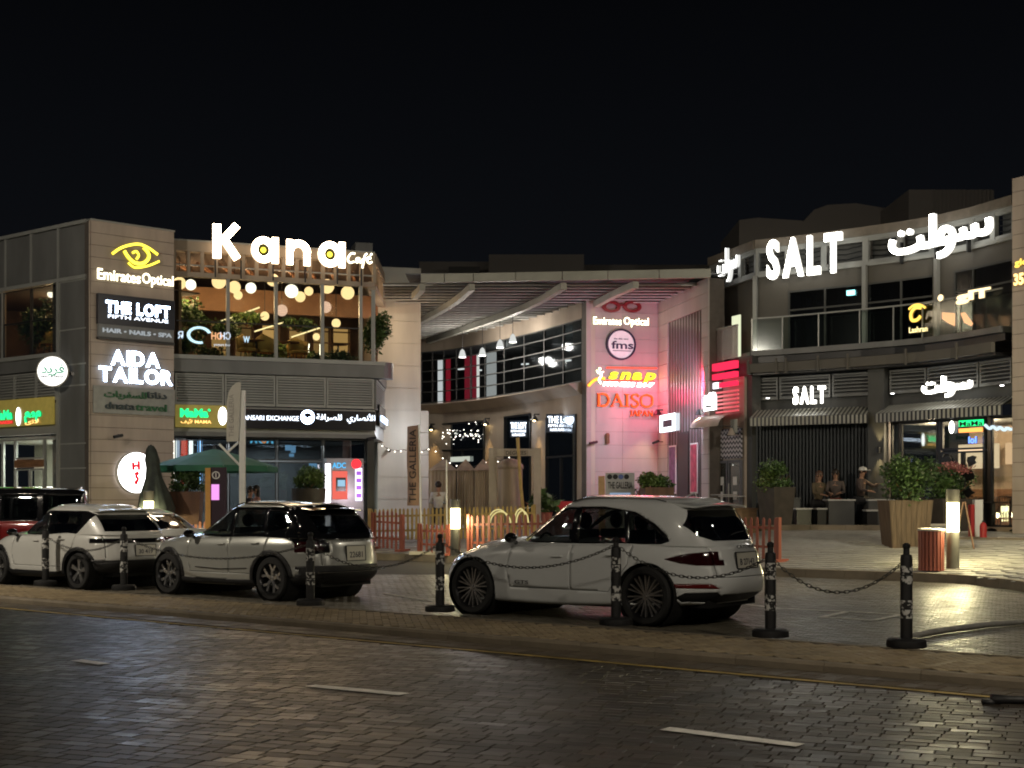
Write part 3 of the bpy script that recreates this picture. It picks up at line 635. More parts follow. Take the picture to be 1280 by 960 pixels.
# --- beige block between the wings
W(BBF, 'pier_wall', MT['cladw'], 0, BBF.L, 0, 8.55, 0, 3, bl); W(BBF, 'pier_top', MT['greyl'], -.3, BBF.L, 8.57, 9.62, -.03, 3, bl)
for i in range(11): W(BBF, 'wall_panel', MT['cladw'], .01, BBF.L-.01, .2+i*.76, .2+i*.76+.745, -.03, -.003, bl)
for i in range(6): W(BBF, 'wall_panel', MT['cladw'], BBF.L-.02, BBF.L+.26, .2+i*.76, .2+i*.76+.745, -.06, .2, bl)
W(BBF, 'roof_block', MT['grey'], -.6, .0, 10.2, 10.6, 1, 2, bl)
lamp('pier_fill', 'POINT', BBF.w(.9, 3.9, -1.3), 38, (.88, .93, 1), .15); lamp('pier_fill', 'POINT', BBF.w(.5, 7.3, -1.6), 26, (1, .78, .50), .2)  # unseen fill points added to brighten the pier wall
for x, z in ((.35, 3.4), (1.1, 3.3)):
    MB().cyl((x, -.05, z), (x, -.3, z-.05), .05, 8).build('spotlight', MT['black'], bl, face=BBF)

# ================================================================ SIGNS OF THE LEFT BUILDING
C2 = E('cool_small_letters', (.80, .88, 1), 3.2)
YE = E('yellow_sign_light', (1, .80, .06), 2.2); EW = E('cream_sign_light', (1, .90, .60), 4); CW = E('cool_sign_light', (.55, .72, 1), 20); WW = E('white_sign_light', (1, .98, .94), 12)
s = Sign(TWF, 168, 330, 'eye_logo', 'glowing yellow eye emblem at the top of the beige tower')
for nm, pts, wd in (('upper_lid', [(138, 318), (148, 311), (160, 307), (172, 306), (184, 311), (195, 319)], [.03]*2+[.08]*20+[.03]*4), ('lower_lid', [(158, 329), (166, 335), (178, 334), (188, 331), (197, 327)], .06), ('iris', [(153, 314), (158, 322), (166, 329), (176, 330), (183, 324), (183, 317), (177, 310)], .10), ('pupil', [(163, 317), (168, 315), (171, 320), (168, 325)], .07)):
    pp = s.path(pts); m = MB(); ribbon(m, pp, wd if not isinstance(wd, list) else .075); m.build(nm, YE, s.t)
s = Sign(TWF, 166, 356, 'wall_sign', 'cream glowing script reading Emirates Optical under the yellow eye'); s.text('Emirates', 119, 335, 349, 173, EW, off=.012); s.text('Optical', 175, 341, 354, 214, EW, off=.012)
s = Sign(TWF, 166, 425, 'wall_sign', 'dark panel reading THE LOFT FIFTH AVENUE above a grey strip on the beige tower')
s.panel(119, 367, 215, 405, M('navy_panel', (.008, .010, .022), .3), -.12, 0); s.panel(120, 405, 214, 421, M('grey_strip', (.20, .21, .22), .5), -.10, 0, 'strip'); s.panel(119, 421, 215, 424, MT['black'], -.12, 0, 'frame')
s.text('THE LOFT', 128, 376, 390.5, 208, CW, y=-.12, each=True, off=.035); s.text('FIFTH AVENUE', 131, 393.5, 398, 206, C2, y=-.12, off=.0); s.text('HAIR \u2022 NAILS \u2022 SPA', 125, 410, 415.5, 211, M('pale_letters', (.55, .6, .65), .5, emit=(.6, .7, .8), es=.25), y=-.10)
s = Sign(TWF, 166, 482, 'wall_sign', 'bright white outlined words AIDA TAILOR on the beige tower')
s.text('AIDA', 136, 437, 455.5, 197, CW, each=True, off=.03); s.text('TAILOR', 121, 457.5, 476, 213, CW, each=True, off=.03)
s = Sign(TWF, 166, 517, 'wall_sign', 'unlit pale panel reading dnata travel under the tailor sign')
s.panel(115, 481.5, 216.5, 516, M('pale_panel', (.30, .31, .30), .5)); dg = M('green_letters', (.02, .13, .05), .5); dk = M('slate_letters', (.03, .05, .06), .5)
s.text('\uFE95\uFE8E\uFEF3\uFEAE\uFED4\uFEB4\uFEE0\uFEDF', 128, 488, 496, 181, dg, y=-.04); s.text('\uFE8E\uFE97\uFE8E\uFEE7\uFEA9', 182, 490, 498, 206, dk, y=-.04)
s.text('dnata', 129, 502, 511, 166, dk, y=-.04); s.text('travel', 167, 504, 513, 206, dg, y=-.04)
def disc_sign(face, px, py, r, label, y=-.12, name='round_sign', mt=None, proj=None):
    s = Sign(face, px, py, name, label, y=y); m = MB(); disc(m, 0, 0, r*F and r, -.12, 0, 40); m.build('disc', mt or WW, s.t)
    m = MB(); ring(m, 0, 0, r, r+.03, -.13, .01, 40); m.build('rim', MT['white'], s.t); return s
RL = M('red_letters', (.55, .01, .03), .4, emit=(.8, .01, .03), es=.6)
s = disc_sign(TWF, 166, 591, .57, 'large glowing white disc with red letters low on the beige tower', mt=E('disc_light', (1, .99, .98), 6))
m = MB()
for p in ([(161, 578), (161.5, 588)], [(161, 583), (168, 582)], [(168, 576), (168.5, 588)], [(163, 592), (168, 591)], [(168, 591), (164, 595)], [(164, 595), (168, 599)], [(168, 599), (163, 604)], [(167, 604), (163, 604)]): ribbon(m, [s.p(*q) for q in p], .08, -.16, -.12)
m.build('lettering', RL, s.t)
BLF = Face(45, 38.6, 92, 38.7)
s = disc_sign(BLF, 68, 465, .41, 'small round white sign with green lettering projecting left of the tower', y=-.1, mt=E('small_disc_light', (1, 1, .98), 1.9))
s.text('\uFEAA\uFEF3\uFEAE\uFED3', 54, 456, 467, 83, M('green_print', (.0, .22, .10), .5, emit=(0, .4, .2), es=.4), y=-.13); s.text('FRED & FRESH', 54, 470, 473, 83, M('dark_print', (.02, .06, .05), .5), y=-.13)
MB().box(.2, 1.2, .0, .05, -.1, .0).build('bracket', MT['black'], s.t, loc=(0, .02, 0))
GE = E('green_sign_light', (.02, .85, .22), 1.6); RE = E('red_sign_light', (.9, .05, .04), 1.5); OV = E('oval_light', (1, .98, .88), 4); YB = M('mustard_board', (.42, .34, .10), .5, emit=(.8, .62, .12), es=.10); OE = E('orange_sign_light', (1, .55, .15), 2)
s = Sign(LWF, 30, 537, 'shop_sign', 'mustard shop fascia with green letters and white oval at the left edge', y=-.04)
s.panel(-45, 505, 70, 537, YB, -.1, 0); s.text('MaMa', 0, 514, 525, 22, GE, y=-.1, off=.05); s.text('\uFEE1\uFEE3\uFEE1', 37, 510, 522, 58, GE, y=-.1, off=.05); s.text('MANAKISH', 0, 527, 531, 22, RE, y=-.1); s.text('\uFEEF\uFE97\uFEFC', 38, 525, 530, 57, OE, y=-.1, off=.02)
m = MB(); disc(m, *s.p(29.5, 521), .27, -.14, -.1, 24, .12); m.build('oval', OV, s.t)
s = Sign(KNF, 252, 536, 'shop_sign', 'mustard shop fascia with green letters beside the tall pale flag', y=-.06)
s.panel(218.5, 506, 284, 534, YB, -.1, 0); s.text('MaMa\u2019', 224, 511, 521, 262, GE, y=-.1, off=.06); s.text('\uFED2\uFEF4\uFEF8 MAMA', 225, 525, 529, 263, OE, y=-.1, off=.02)
m = MB(); disc(m, *s.p(277, 520.5), .27, -.14, -.1, 24, .13); m.build('oval', OV, s.t)
s = Sign(KNF, 390, 536, 'shop_sign', 'black fascia reading ANSARI EXCHANGE with a round logo and Arabic', y=-.14)
s.panel(285.5, 511, 467, 535.5, M('black_fascia', (.006, .006, .012), .25), -.1, 0); s.text('AL ANSARI EXCHANGE', 291, 519, 525, 371, C2, y=-.1, off=.0)
s.text('\uFE94\uFED3\uFE8D\uFEAE\uFEBC\uFEE0\uFEDF  \uFEF1\uFEAD\uFE8E\uFEBC\uFEE7\uFEF7\uFE8D', 393, 518, 525, 466, C2, y=-.1, off=.005)
m = MB(); c = s.p(382, 522); ring(m, c[0], c[1], .14, .21, -.14, -.1, 28); ribbon(m, [(c[0]-.12, c[1]), (c[0]-.02, c[1]-.08), (c[0]+.1, c[1]-.02)], .08, -.14, -.1); m.build('logo', CW, s.t)
s2 = Sign(KSF, 474, 522, 'shop_sign', 'short glowing end panel round the corner of the black exchange fascia', y=-.04)
W_ = MB(); W_.box(-1.3, 1.2, -.08, 0, -.34, .34); W_.build('panel', M('black_fascia', (.006, .006, .012), .25), s2.t); s2.text('EXCHANGE', 470.5, 519, 526, 478, CW, y=-.09)
# roof letters
KE = E('kana_light', (1, .74, .48), 17); KH_ = MB()
s = Sign(KNF, 347, 340, 'roof_sign', 'huge white glowing word Kana with small Cafe on the terrace roof edge', y=-.2)
D0, D1 = -.14, 0
def q(px, py): return s.p(px, py)
m = MB(); ribbon(m, [q(269, 282.5), q(269, 325)], .23, D0, D1); m.build('letter', KE, s.t)
m = MB(); ribbon(m, [q(294, 284), q(275, 304)], .22, D0-.003, D1); ribbon(m, [q(277, 300), q(294.5, 326)], .22, D0-.006, D1); m.build('letter', KE, s.t)
for cx, cy, xs in ((327, 314.5, 341.5), (409.5, 320, 424.5)):
    m = MB(); c = q(cx, cy); ring(m, c[0], c[1], .19, .39, D0, D1, 36, sx=.93); a = q(xs, cy); m.box(a[0]-.095, a[0]+.095, D0-.003, D1, c[1]-.39, c[1]+.39); m.build('letter', KE, s.t)
    m = MB(); disc(m, c[0], c[1], .19, -.05, 0, 28); m.build('counter_disc', M('olive_disc', (.05, .06, .01), .5), s.t)
    m = MB(); disc(m, c[0], c[1], .085, -.09, -.05, 20); m.build('yellow_dot', YE, s.t)
m = MB(); c = q(370.5, 318); a = q(359.5, 318); m.box(a[0]-.095, a[0]+.095, D0-.003, D1, c[1]-.38, c[1]+.38); ring(m, c[0], c[1]+.01, .16, .37, D0, D1, 20, 0, pi); b = q(381, 318); m.box(b[0]-.095, b[0]+.095, D0-.006, D1, c[1]-.38, c[1]+.01); m.build('letter', KE, s.t)
for nm, pts in (('letter', [(441, 319), (436, 319), (432, 325), (434, 330), (440, 329)]), ('letter', [(447, 325), (443, 325), (443, 330), (447, 328), (448, 331)]), ('letter', [(456, 319), (453, 322), (450, 337)]), ('letter', [(449, 327), (456, 325), (460, 325), (458, 323), (456, 328), (459, 331), (462, 329)]), ('accent', [(460, 321), (462, 319)])):
    m = MB(); ribbon(m, s.path(pts, 4), .055, -.1, -.03); m.build(nm, EW, s.t)
for px in (268, 300, 340, 380, 420, 450): a = s.p(px, 345)[0]; MB().box(a-.02, a+.02, .0, .06, -.3, .25).build('bracket', MT['dark'], s.t)
# sign reflections in the cafe glass, built as glowing letters
s = Sign(KNF, 260, 420, 'window_sign_or_reflection', 'modelled reflection of white and orange lettering with an oval cup mark on the terrace glass', y=-.02)
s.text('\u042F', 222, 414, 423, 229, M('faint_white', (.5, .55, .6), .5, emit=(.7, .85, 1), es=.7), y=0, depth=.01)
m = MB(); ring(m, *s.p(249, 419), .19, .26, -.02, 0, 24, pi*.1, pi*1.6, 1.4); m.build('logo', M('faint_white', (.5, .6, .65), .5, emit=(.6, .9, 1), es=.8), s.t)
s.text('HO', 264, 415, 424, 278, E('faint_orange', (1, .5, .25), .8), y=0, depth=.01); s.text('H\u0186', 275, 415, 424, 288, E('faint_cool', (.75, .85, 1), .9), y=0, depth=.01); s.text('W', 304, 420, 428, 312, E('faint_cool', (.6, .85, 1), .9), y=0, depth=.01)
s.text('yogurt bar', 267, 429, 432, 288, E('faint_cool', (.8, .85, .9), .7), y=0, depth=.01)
# ================================================================ CURVED ARCADE BUILDING IN THE MIDDLE
cpx = [526, 540, 554, 570, 588, 606, 630, 655, 680, 704, 727]
def cY(px):
    ks = [(526, 57.2), (560, 56.2), (606, 54), (665, 50.5), (727, 46.5)]
    for a, b in zip(ks, ks[1:]):
        if px <= b[0]: return a[1]+(b[1]-a[1])*(px-a[0])/(b[0]-a[0])
    return 46.5
CF_ = [Face(a, cY(a), b, cY(b)) for a, b in zip(cpx, cpx[1:])]
def cface(px):
    for f, a, b in zip(CF_, cpx, cpx[1:]):
        if a <= px <= b: return f
    return CF_[0] if px < 540 else CF_[-1]
cb_ = thing('arcade_building', 'curved two-storey shop building under the slatted canopy in the middle', 'building', (CF_[5].A.x, CF_[5].A.y, 0))
op = {6: (632, 665)}
AG = glass('arcade_glass', (.6, .64, .66), .006, .08, graze=.02)
for f in CF_:
    L_ = f.L
    W(f, 'fascia', MT['render'], 0, L_, 7.9, 8.5, 0, .3, cb_); W(f, 'sill_band', MT['render'], 0, L_, 5.3, 5.72, -.02, .3, cb_)
    MB().add([(0, -.02, 5.3), (L_, -.02, 5.3), (L_, -.45, 5.62), (0, -.45, 5.62), (0, -.02, 5.72), (L_, -.02, 5.72), (L_, -.45, 5.66), (0, -.45, 5.66)], [(0, 1, 2, 3), (3, 2, 6, 7), (4, 7, 6, 5), (0, 3, 7, 4), (1, 5, 6, 2)]).build('ledge', MT['render'], cb_, face=f)
    W(f, 'wall', MT['render'], 0, L_, .5, 5.3, 0, .3, cb_)
    W(f, 'room_floor', MT['greyl'], 0, L_, 5.3, 5.7, .3, 4, cb_); W(f, 'room_ceiling', MT['dgrey'], 0, L_, 7.9, 8.0, .3, 4, cb_); W(f, 'room_back_wall', MT['dgrey'], -.3, L_+.3, 5.7, 7.9, 4, 4.1, cb_)
    m = MB(); m.box(0, .05, -.02, .05, 5.72, 7.9)
    for z in (5.74, 6.18, 6.62, 7.06, 7.5, 7.86): m.box(.05, L_, -.02 if .1 else 0, .04, z, z+.04)
    o = m.build('window', MT['dgrey'], cb_, face=f); MB().box(.05, L_, .0, .01, 5.76, 7.86).build('pane', AG, o)
for px0, px1, c, s_ in ((537, 543, (.9, .85, .8), .9), (547, 551, (.5, .02, .04), .5), (568, 574, (.45, .03, .05), .45), (575, 581, (.45, .03, .05), .45), (583, 584, (1, .9, .8), 1), (594, 605, (.75, .72, .66), .55)):
    f = cface((px0+px1)/2); W(f, 'lit_panel', E('panel_light', c, s_*1.3), f.u(px0), f.u(px1), 5.72, 7.6, .5, .6, cb_)
for px, z, y in ((549, 7.2, 1.2), (562, 7.1, 1.4), (612, 7.1, 1.5), (632, 7.15, 1.6), (654, 7.0, 1.8), (697, 7.1, 1.5), (716, 7.55, .9), (676, 6.4, 2)):
    f = cface(px); a = f.u(px); W(f, 'ceiling_light', E('downlight', (.7, .95, 1) if px == 676 else (1, .97, .9), 1.5), a-.15, a+.15, z, z+.05, y, y+.2, cb_)
f = cface(716); MB().tube([(f.u(710), .8, 7.55), (f.u(722), 1.2, 7.75)], .04, 6).build('linear_light', E('linear_cool', (.95, 1, .97), 2.5), cb_, face=f)
lamp('room_light', 'POINT', cface(590).w(.4, 7.4, 1.5), 25, (1, .92, .8), .3); lamp('room_light', 'POINT', cface(680).w(.4, 7.4, 2), 6, (.9, 1, .95), .3)
# shop openings at ground level
def opening(px0, px1, zt, zb, name='shop_window', tr=None, mt=MT['glassd'], fr=MT['dark']):
    f = cface((px0+px1)/2); U0, U1 = f.u(px0), f.u(px1); t = .06; m = MB()
    m.box(U0-t, U1+t, -.09, -.003, zt, zt+t); m.box(U0-t, U0, -.09, -.003, zb, zt); m.box(U1, U1+t, -.09, -.003, zb, zt); m.box((U0+U1)/2-.03, (U0+U1)/2+.03, -.08, -.003, zb, tr or zt)
    if tr: m.box(U0, U1, -.085, -.003, tr, tr+.06)
    o = m.build(name, fr, cb_, face=f); MB().box(U0, U1, -.03, -.02, zb, zt).build('pane', mt, o); MB().box(U0, U1, -.018, -.004, zb, zt).build('interior_backing', MT['dgrey'], o)
    return f
opening(553, 606, 4.8, .8, tr=3.7); opening(633, 664, 4.85, .8, 'shop_door', 3.3); opening(685, 721, 4.6, .8, 'shop_door', 3.2)
f = cface(690)
for px, pz0, pz1, c, s_ in ((651, .9, 2.9, (.35, .75, 1), .9), (645, .9, 2.7, (.5, .7, .9), .5)):
    g_ = cface(px); W(g_, 'neon_strip', E('neon_blue', c, s_), g_.u(px)-.05, g_.u(px)+.05, pz0, pz1, -.06, -.035, cb_)
W(cface(580), 'shop_header', E('header_light', (.9, .95, .8), .45), cface(580).u(566), cface(580).u(590), 3.25, 3.45, -.12, -.10, cb_)
# wall lanterns with warm light
for i, (px, py) in enumerate(((543, 534), (612, 527), (674, 522))):
    f = cface(px); uu, vv = f.uv(px, py); t = thing('wall_lantern', ['black wall lantern at the far left of the curved wall', 'black wall lantern between the fairy-light window and the first hanging shop sign', 'black wall lantern between the two hanging shop signs', 'black wall lantern beside the pink sign wall'][i], 'lamp', f.w(uu, vv, -.2), f.a, 'wall lanterns on the curved building')
    MB().lathe([(.07, 0), (.16, -.1), (.17, -.12), (.05, .06), (.02, .12)], 12).build('shade', MT['black'], t); MB().box(-.02, .02, 0, .2, .1, .14).build('bracket', MT['black'], t); MB().ball((0, 0, -.1), .05, 10, 6).build('bulb', E('bulb_light', (1, .75, .35), 20), t)
    if i < 3: lamp('lantern_light', 'SPOT', f.w(uu, vv-.15, -.22), 130, (1, .62, .22), .05, (radians(-14), 0, f.a), 75)
for i, (px, py, Y_) in enumerate(((641, 424, 50), (625, 431, 50.5), (603, 441, 52), (578, 443, 52.5))):
    p = P(px, py, Y_); t = thing('pendant_lamp', rank(px, (641, 625, 603, 578))+' white cone lamp from the left under the slatted canopy', 'lamp', p, 0, 'cone lamps under the canopy')
    MB().lathe([(.15, -.1), (.08, .14), (.02, .2)], 12).build('shade', E('shade_glow', (.9, .92, .88), .6), t); MB().lathe([(.13, -.12), (.13, -.105)], 12).build('diffuser', E('pendant_light', (1, .97, .9), 5), t); MB().cyl((0, 0, .2), (0, 0, 8.45-p.z), .012, 5).build('cord', MT['black'], t)
    if i in (0, 2, 3): lamp('pendant_lamp_light', 'POINT', (p.x, p.y-.5, p.z-.25), 85, (1, .92, .82), .15)
# hanging shop signs
for i, (px0, py0, px1, py1, lab) in enumerate(((638, 526, 660, 547, 'smaller hanging THE LOFT light box above the first shop door'), (683, 518, 720, 541, 'larger hanging THE LOFT light box beside the pink sign wall'))):
    f = Face(px0, cY(px0)-1.2, px1, cY(px0)-1.3); s = Sign(f, px0, py1, 'hanging_sign', lab, y=0, group=None)
    s.panel(px0, py0, px1, py1, M('navy_box', (.01, .02, .035), .3), -.15, 0, 'box'); h = py1-py0; wd = px1-px0
    s.text('THE LOFT', px0+wd*.06, py0+h*.10, py0+h*.48, px1-wd*.05, E('loft_letters', (.82, .9, 1), 4) if i == 0 else bpy.data.materials['loft_letters'], y=-.15, off=.01); s.text('FIFTH AVENUE', px0+wd*.08, py0+h*.55, py0+h*.70, px1-wd*.08, C2, y=-.15, off=.01); s.text('HAIR.NAILS.SPA', px0+wd*.14, py0+h*.76, py0+h*.92, px1-wd*.12, C2, y=-.15, off=.01)
    a = s.p(px1, py0+4); MB().cyl((a[0], -.07, a[1]), (a[0]+.7, .5, a[1]), .02, 6).build('bracket', MT['black'], s.t)
    lamp('sign_glow', 'POINT', f.w(f.L/2, f.v(px0, py0)-.2, -.35), 7, (.7, .82, 1), .2)
# ---- sign wall with shop names and the wall running from it
DF = Face(733, 46, 822, 46.7); RWF = Face(822, 46.7, 886, 41.7); DLF = Face(727, 47.2, 733, 46)
sw_ = thing('sign_wall_building', 'tall pale wall of shop signs washed pink, in the middle right', 'building', (DF.A.x, DF.A.y, 0))
W(DF, 'core', MT['joint'], .01, DF.L-.01, .4, 8.5, .004, 1.5, sw_); W(DLF, 'return_wall', MT['cladw'], 0, DLF.L, .4, 8.52, 0, .3, sw_)
plw = M('pale_panel_wall', (.46, .42, .40), .6, var=.12, scale=1.6, stretch=(1, 1, .2), world=True)
for i in range(18):
    for j in range(2): W(DF, 'wall_panel', plw, j*DF.L/2+.003, (j+1)*DF.L/2-.003, .4+i*.452, .4+i*.452+.446, -.03, 0, sw_)
W(RWF, 'core', MT['joint'], .0, RWF.L, .4, 8.5, .03, .5, sw_)
ur = RWF.u
for a, b in ((822, 835), (877, 886)):
    for i in range(18): W(RWF, 'wall_panel', plw, ur(a)+.01, ur(b)-.01, .4+i*.452, .4+i*.452+.44, -.01, .028, sw_)
for i in range(2): W(RWF, 'wall_panel', plw, ur(835), ur(877), 7.64+i*.452, 7.64+i*.452+.44, -.01, .028, sw_)
W(RWF, 'recess_back', M('mirror_glass', (.32, .33, .36), .12, .85, var=0), ur(835), ur(877), .4, 7.62, .15, .18, sw_)
for i in range(13): a = ur(835)+(ur(877)-ur(835))*i/12; W(RWF, 'fin', M('fin_metal', (.30, .27, .30), .3, .6, var=0) if i == 0 else bpy.data.materials['fin_metal'], a-.025, a+.025, .4, 7.62, .02, .15, sw_)
W(RWF, 'entrance_door', MT['black'], ur(848), ur(860), .6, 3.9, -.0, .02, sw_)
for px, c, lab in ((841, (.25, .10, .22), None), (868, (.62, .08, .14), None)):
    W(RWF, 'poster_frame', MT['white'], ur(px-4.5), ur(px+4.5), 1.9, 3.5, -.02, .0, sw_); W(RWF, 'poster', M('poster_print', tuple(v*.55 for v in c), .5, var=.6, scale=5, emit=c, es=.10), ur(px-3.6), ur(px+3.6), 1.95, 3.45, -.035, -.02, sw_)
s = Sign(RWF, 850, 541, 'box_sign', 'small glowing white box sign on the mirrored recess', y=-.3)
s.panel(841, 520, 861, 541, E('box_light', (.88, .93, 1), 4), -.15, 0, 'box'); s.panel(845, 526, 857, 535, M('sign_print', (.05, .06, .08), .5), -.16, -.15, 'print')
# wall details
for px, py in ((758, 548),): f = DF; MB().lathe([(.07, -.18), (.07, .12), (.04, .18)], 10).build('wall_light', MT['wood'], sw_, loc=f.w(f.u(px), f.v(px, py), -.12)-sw_.location)
W(DF, 'hatch', plw, DF.u(745), DF.u(760), 4.25, 4.9, -.045, -.03, sw_)
def cctv(f, px, py, label, root=None):
    t = thing('security_camera', label, 'camera', f.w(f.u(px), f.v(px, py), -.25), f.a, 'security cameras on the walls')
    MB().tube([(0, .25, .02), (0, .1, .02), (0, 0, .05)], .02, 6).build('bracket', MT['dark'], t); MB().cyl((-.16, -.06, -.02), (.14, .04, .04), .045, 8).build('housing', MT['dark'], t)
cctv(DF, 739, 554, 'dark bullet camera at the left edge of the pink sign wall'); cctv(RWF, 829, 553, 'dark bullet camera low beside the mirrored recess')
cctv(TWF, 143, 546, 'dark bullet camera on the beige tower above the glowing disc'); cctv(KNF, 462, 549, 'dark camera at the corner under the exchange sign')
for px, lb in ((829, 'left'), (882, 'right')):
    f = RWF; uu, vv = f.uv(px, 514); t = thing('wall_lantern', {'left': 'small wall lantern between the DAISO sign and the mirrored recess', 'right': 'small wall lantern right of the mirrored recess'}[lb], 'lamp', f.w(uu, vv, -.2), f.a)
    MB().lathe([(.06, 0), (.14, -.1), (.15, -.12), (.05, .06)], 12).build('shade', MT['black'], t); MB().box(-.02, .02, 0, .2, .02, .06).build('bracket', MT['black'], t)
    lamp('lantern_light', 'SPOT', f.w(uu, vv-.15, -.2), 70, (1, .60, .25), .05, (radians(-14), 0, f.a), 70)
# signs on the wall
s = Sign(DF, 776, 391, 'glasses_sign', 'dark red pair of spectacles at the top of the pink sign wall', y=-.05)
m = MB(); RDK = M('dark_red_acrylic', (.14, .01, .015), .35, emit=(.4, .01, .02), es=.12)
for sx in (763, 789): c = s.p(sx, 384); ring(m, c[0], c[1], .115, .19, -.08, 0, 28, sx=1.75)
ribbon(m, [s.p(773, 382), s.p(779, 382)], .05, -.08, 0); m.build('frame', RDK, s.t)
s = Sign(DF, 776, 408, 'wall_sign', 'cream glowing words Emirates Optical under the red spectacles'); s.text('Emirates', 740, 396, 405.5, 775, EW, off=.012); s.text('Optical', 778, 396.5, 406, 809, EW, off=.012)
s = Sign(DF, 775, 431, 'round_sign', 'pale disc in a dark ring reading fms on the pink sign wall', y=-.04)
m = MB(); disc(m, 0, 0, .47, -.06, 0, 36); m.build('disc', M('disc_pale', (.60, .56, .58), .5, emit=(.8, .68, .75), es=.32), s.t); m = MB(); ring(m, 0, 0, .47, .53, -.1, 0, 40); m.build('rim', M('navy_rim', (.02, .01, .05), .4), s.t); nv = M('navy_letters', (.03, .01, .07), .5)
s.text('fms', 763, 426, 436, 790, nv, y=-.06, off=.01); s.text('the skin care', 766, 422.5, 424.5, 784, nv, y=-.06, depth=.01); m = MB(); m.box(-.3, .36, -.07, -.06, -.225, -.205); m.build('underline', nv, s.t)
s = Sign(DF, 788, 486, 'wall_sign', 'yellow slanted word snap with white row and orange runner on the pink wall')
s.text('snap', 759, 461, 473.5, 818, E('snap_yellow', (1, .78, .03), 2.2), each=True, off=.04, shear=.25); s.text('FITNESS 24-7', 752, 477.5, 482.5, 816, WW, off=.03, shear=.2)
RG = E('red_glow', (1, .06, .03), 2.2); m = MB(); ribbon(m, [s.p(757, 460), s.p(820, 460.5)], .05, -.03, -.01); ribbon(m, [s.p(754, 476), s.p(816, 476)], .04, -.03, -.01); m.build('red_outline', RG, s.t)
m = MB(); ribbon(m, s.path([(734, 483), (741, 476), (750, 473), (755, 474)]), .09); m.build('swoosh', E('orange_glow', (1, .30, .03), 3), s.t)
m = MB(); disc(m, *s.p(748, 461.5), .05, -.08, 0, 12); ribbon(m, s.path([(745, 466), (748, 466), (750, 470), (747, 475), (750, 480)]), .07, -.08, 0); ribbon(m, s.path([(744, 463), (747, 467), (753, 465)]), .04, -.08, 0); m.build('runner', E('runner_light', (1, .9, .6), 4), s.t)
s = Sign(DF, 780, 520, 'wall_sign', 'orange-red glowing words DAISO JAPAN on the pink sign wall')
DE = E('orange_red_light', (1, .085, .02), 1.9)
def serif(s, txt, px0, pyt, pyb, px1, mt, nm='letter'):
    """roman capitals with thin and thick strokes built from ribbons"""
    A = s.p(px0, pyt); B = s.p(px0, pyb); C = s.p(px1, pyt); h = A[1]-B[1]; tw = C[0]-A[0]
    g = {'D': (.9, [([(.12, 0), (.12, 1)], .15), ([(0, .02), (.4, .02)], .05), ([(0, .98), (.4, .98)], .05), ([(.3, .98), (.62, .9), (.80, .5), (.62, .1), (.3, .02)], .13)]),
         'A': (.95, [([(.12, .02), (.45, 1)], .06), ([(.43, 1), (.80, .02)], .15), ([(.22, .36), (.66, .36)], .05), ([(0, .02), (.25, .02)], .05), ([(.62, .02), (.95, .02)], .05)]),
         'I': (.42, [([(.2, 0), (.2, 1)], .15), ([(.03, .02), (.37, .02)], .05), ([(.03, .98), (.37, .98)], .05)]),
         'S': (.66, [([(.56, .78), (.5, .94), (.3, .98), (.12, .86), (.16, .64), (.46, .42), (.54, .2), (.36, .02), (.16, .04), (.06, .24)], .12)]),
         'O': (.98, [([(.47, .98), (.14, .82), (.08, .5), (.14, .18), (.47, .02), (.80, .18), (.86, .5), (.80, .82), (.47, .98)], .12)]),
         'J': (.45, [([(.26, .98), (.26, .1), (.05, -.05)], .14), ([(.1, .98), (.42, .98)], .05)]),
         'P': (.72, [([(.12, 0), (.12, 1)], .15), ([(0, .02), (.28, .02)], .05), ([(.1, .98), (.5, .94), (.60, .74), (.5, .52), (.14, .48)], .10)]),
         'N': (.95, [([(.12, 0), (.12, 1)], .06), ([(.12, .98), (.78, .04)], .14), ([(.78, 0), (.78, 1)], .06)])}
    tot = sum(g[c][0] for c in txt); k = tw/tot; x = A[0]
    for c in txt:
        wd, st = g[c]; m = MB()
        for q_, (pts, t) in enumerate(st): ribbon(m, [(x+p[0]*k, B[1]+p[1]*h) for p in (smooth_path(pts, 4) if len(pts) > 3 else pts)], t*min(h, k)*1.1, -.08-.002*q_, 0)
        m.build(nm, mt, s.t); x += wd*k
serif(s, 'DAISO', 745, 492, 508, 816, DE); serif(s, 'JAPAN', 786, 513, 520, 815, DE)
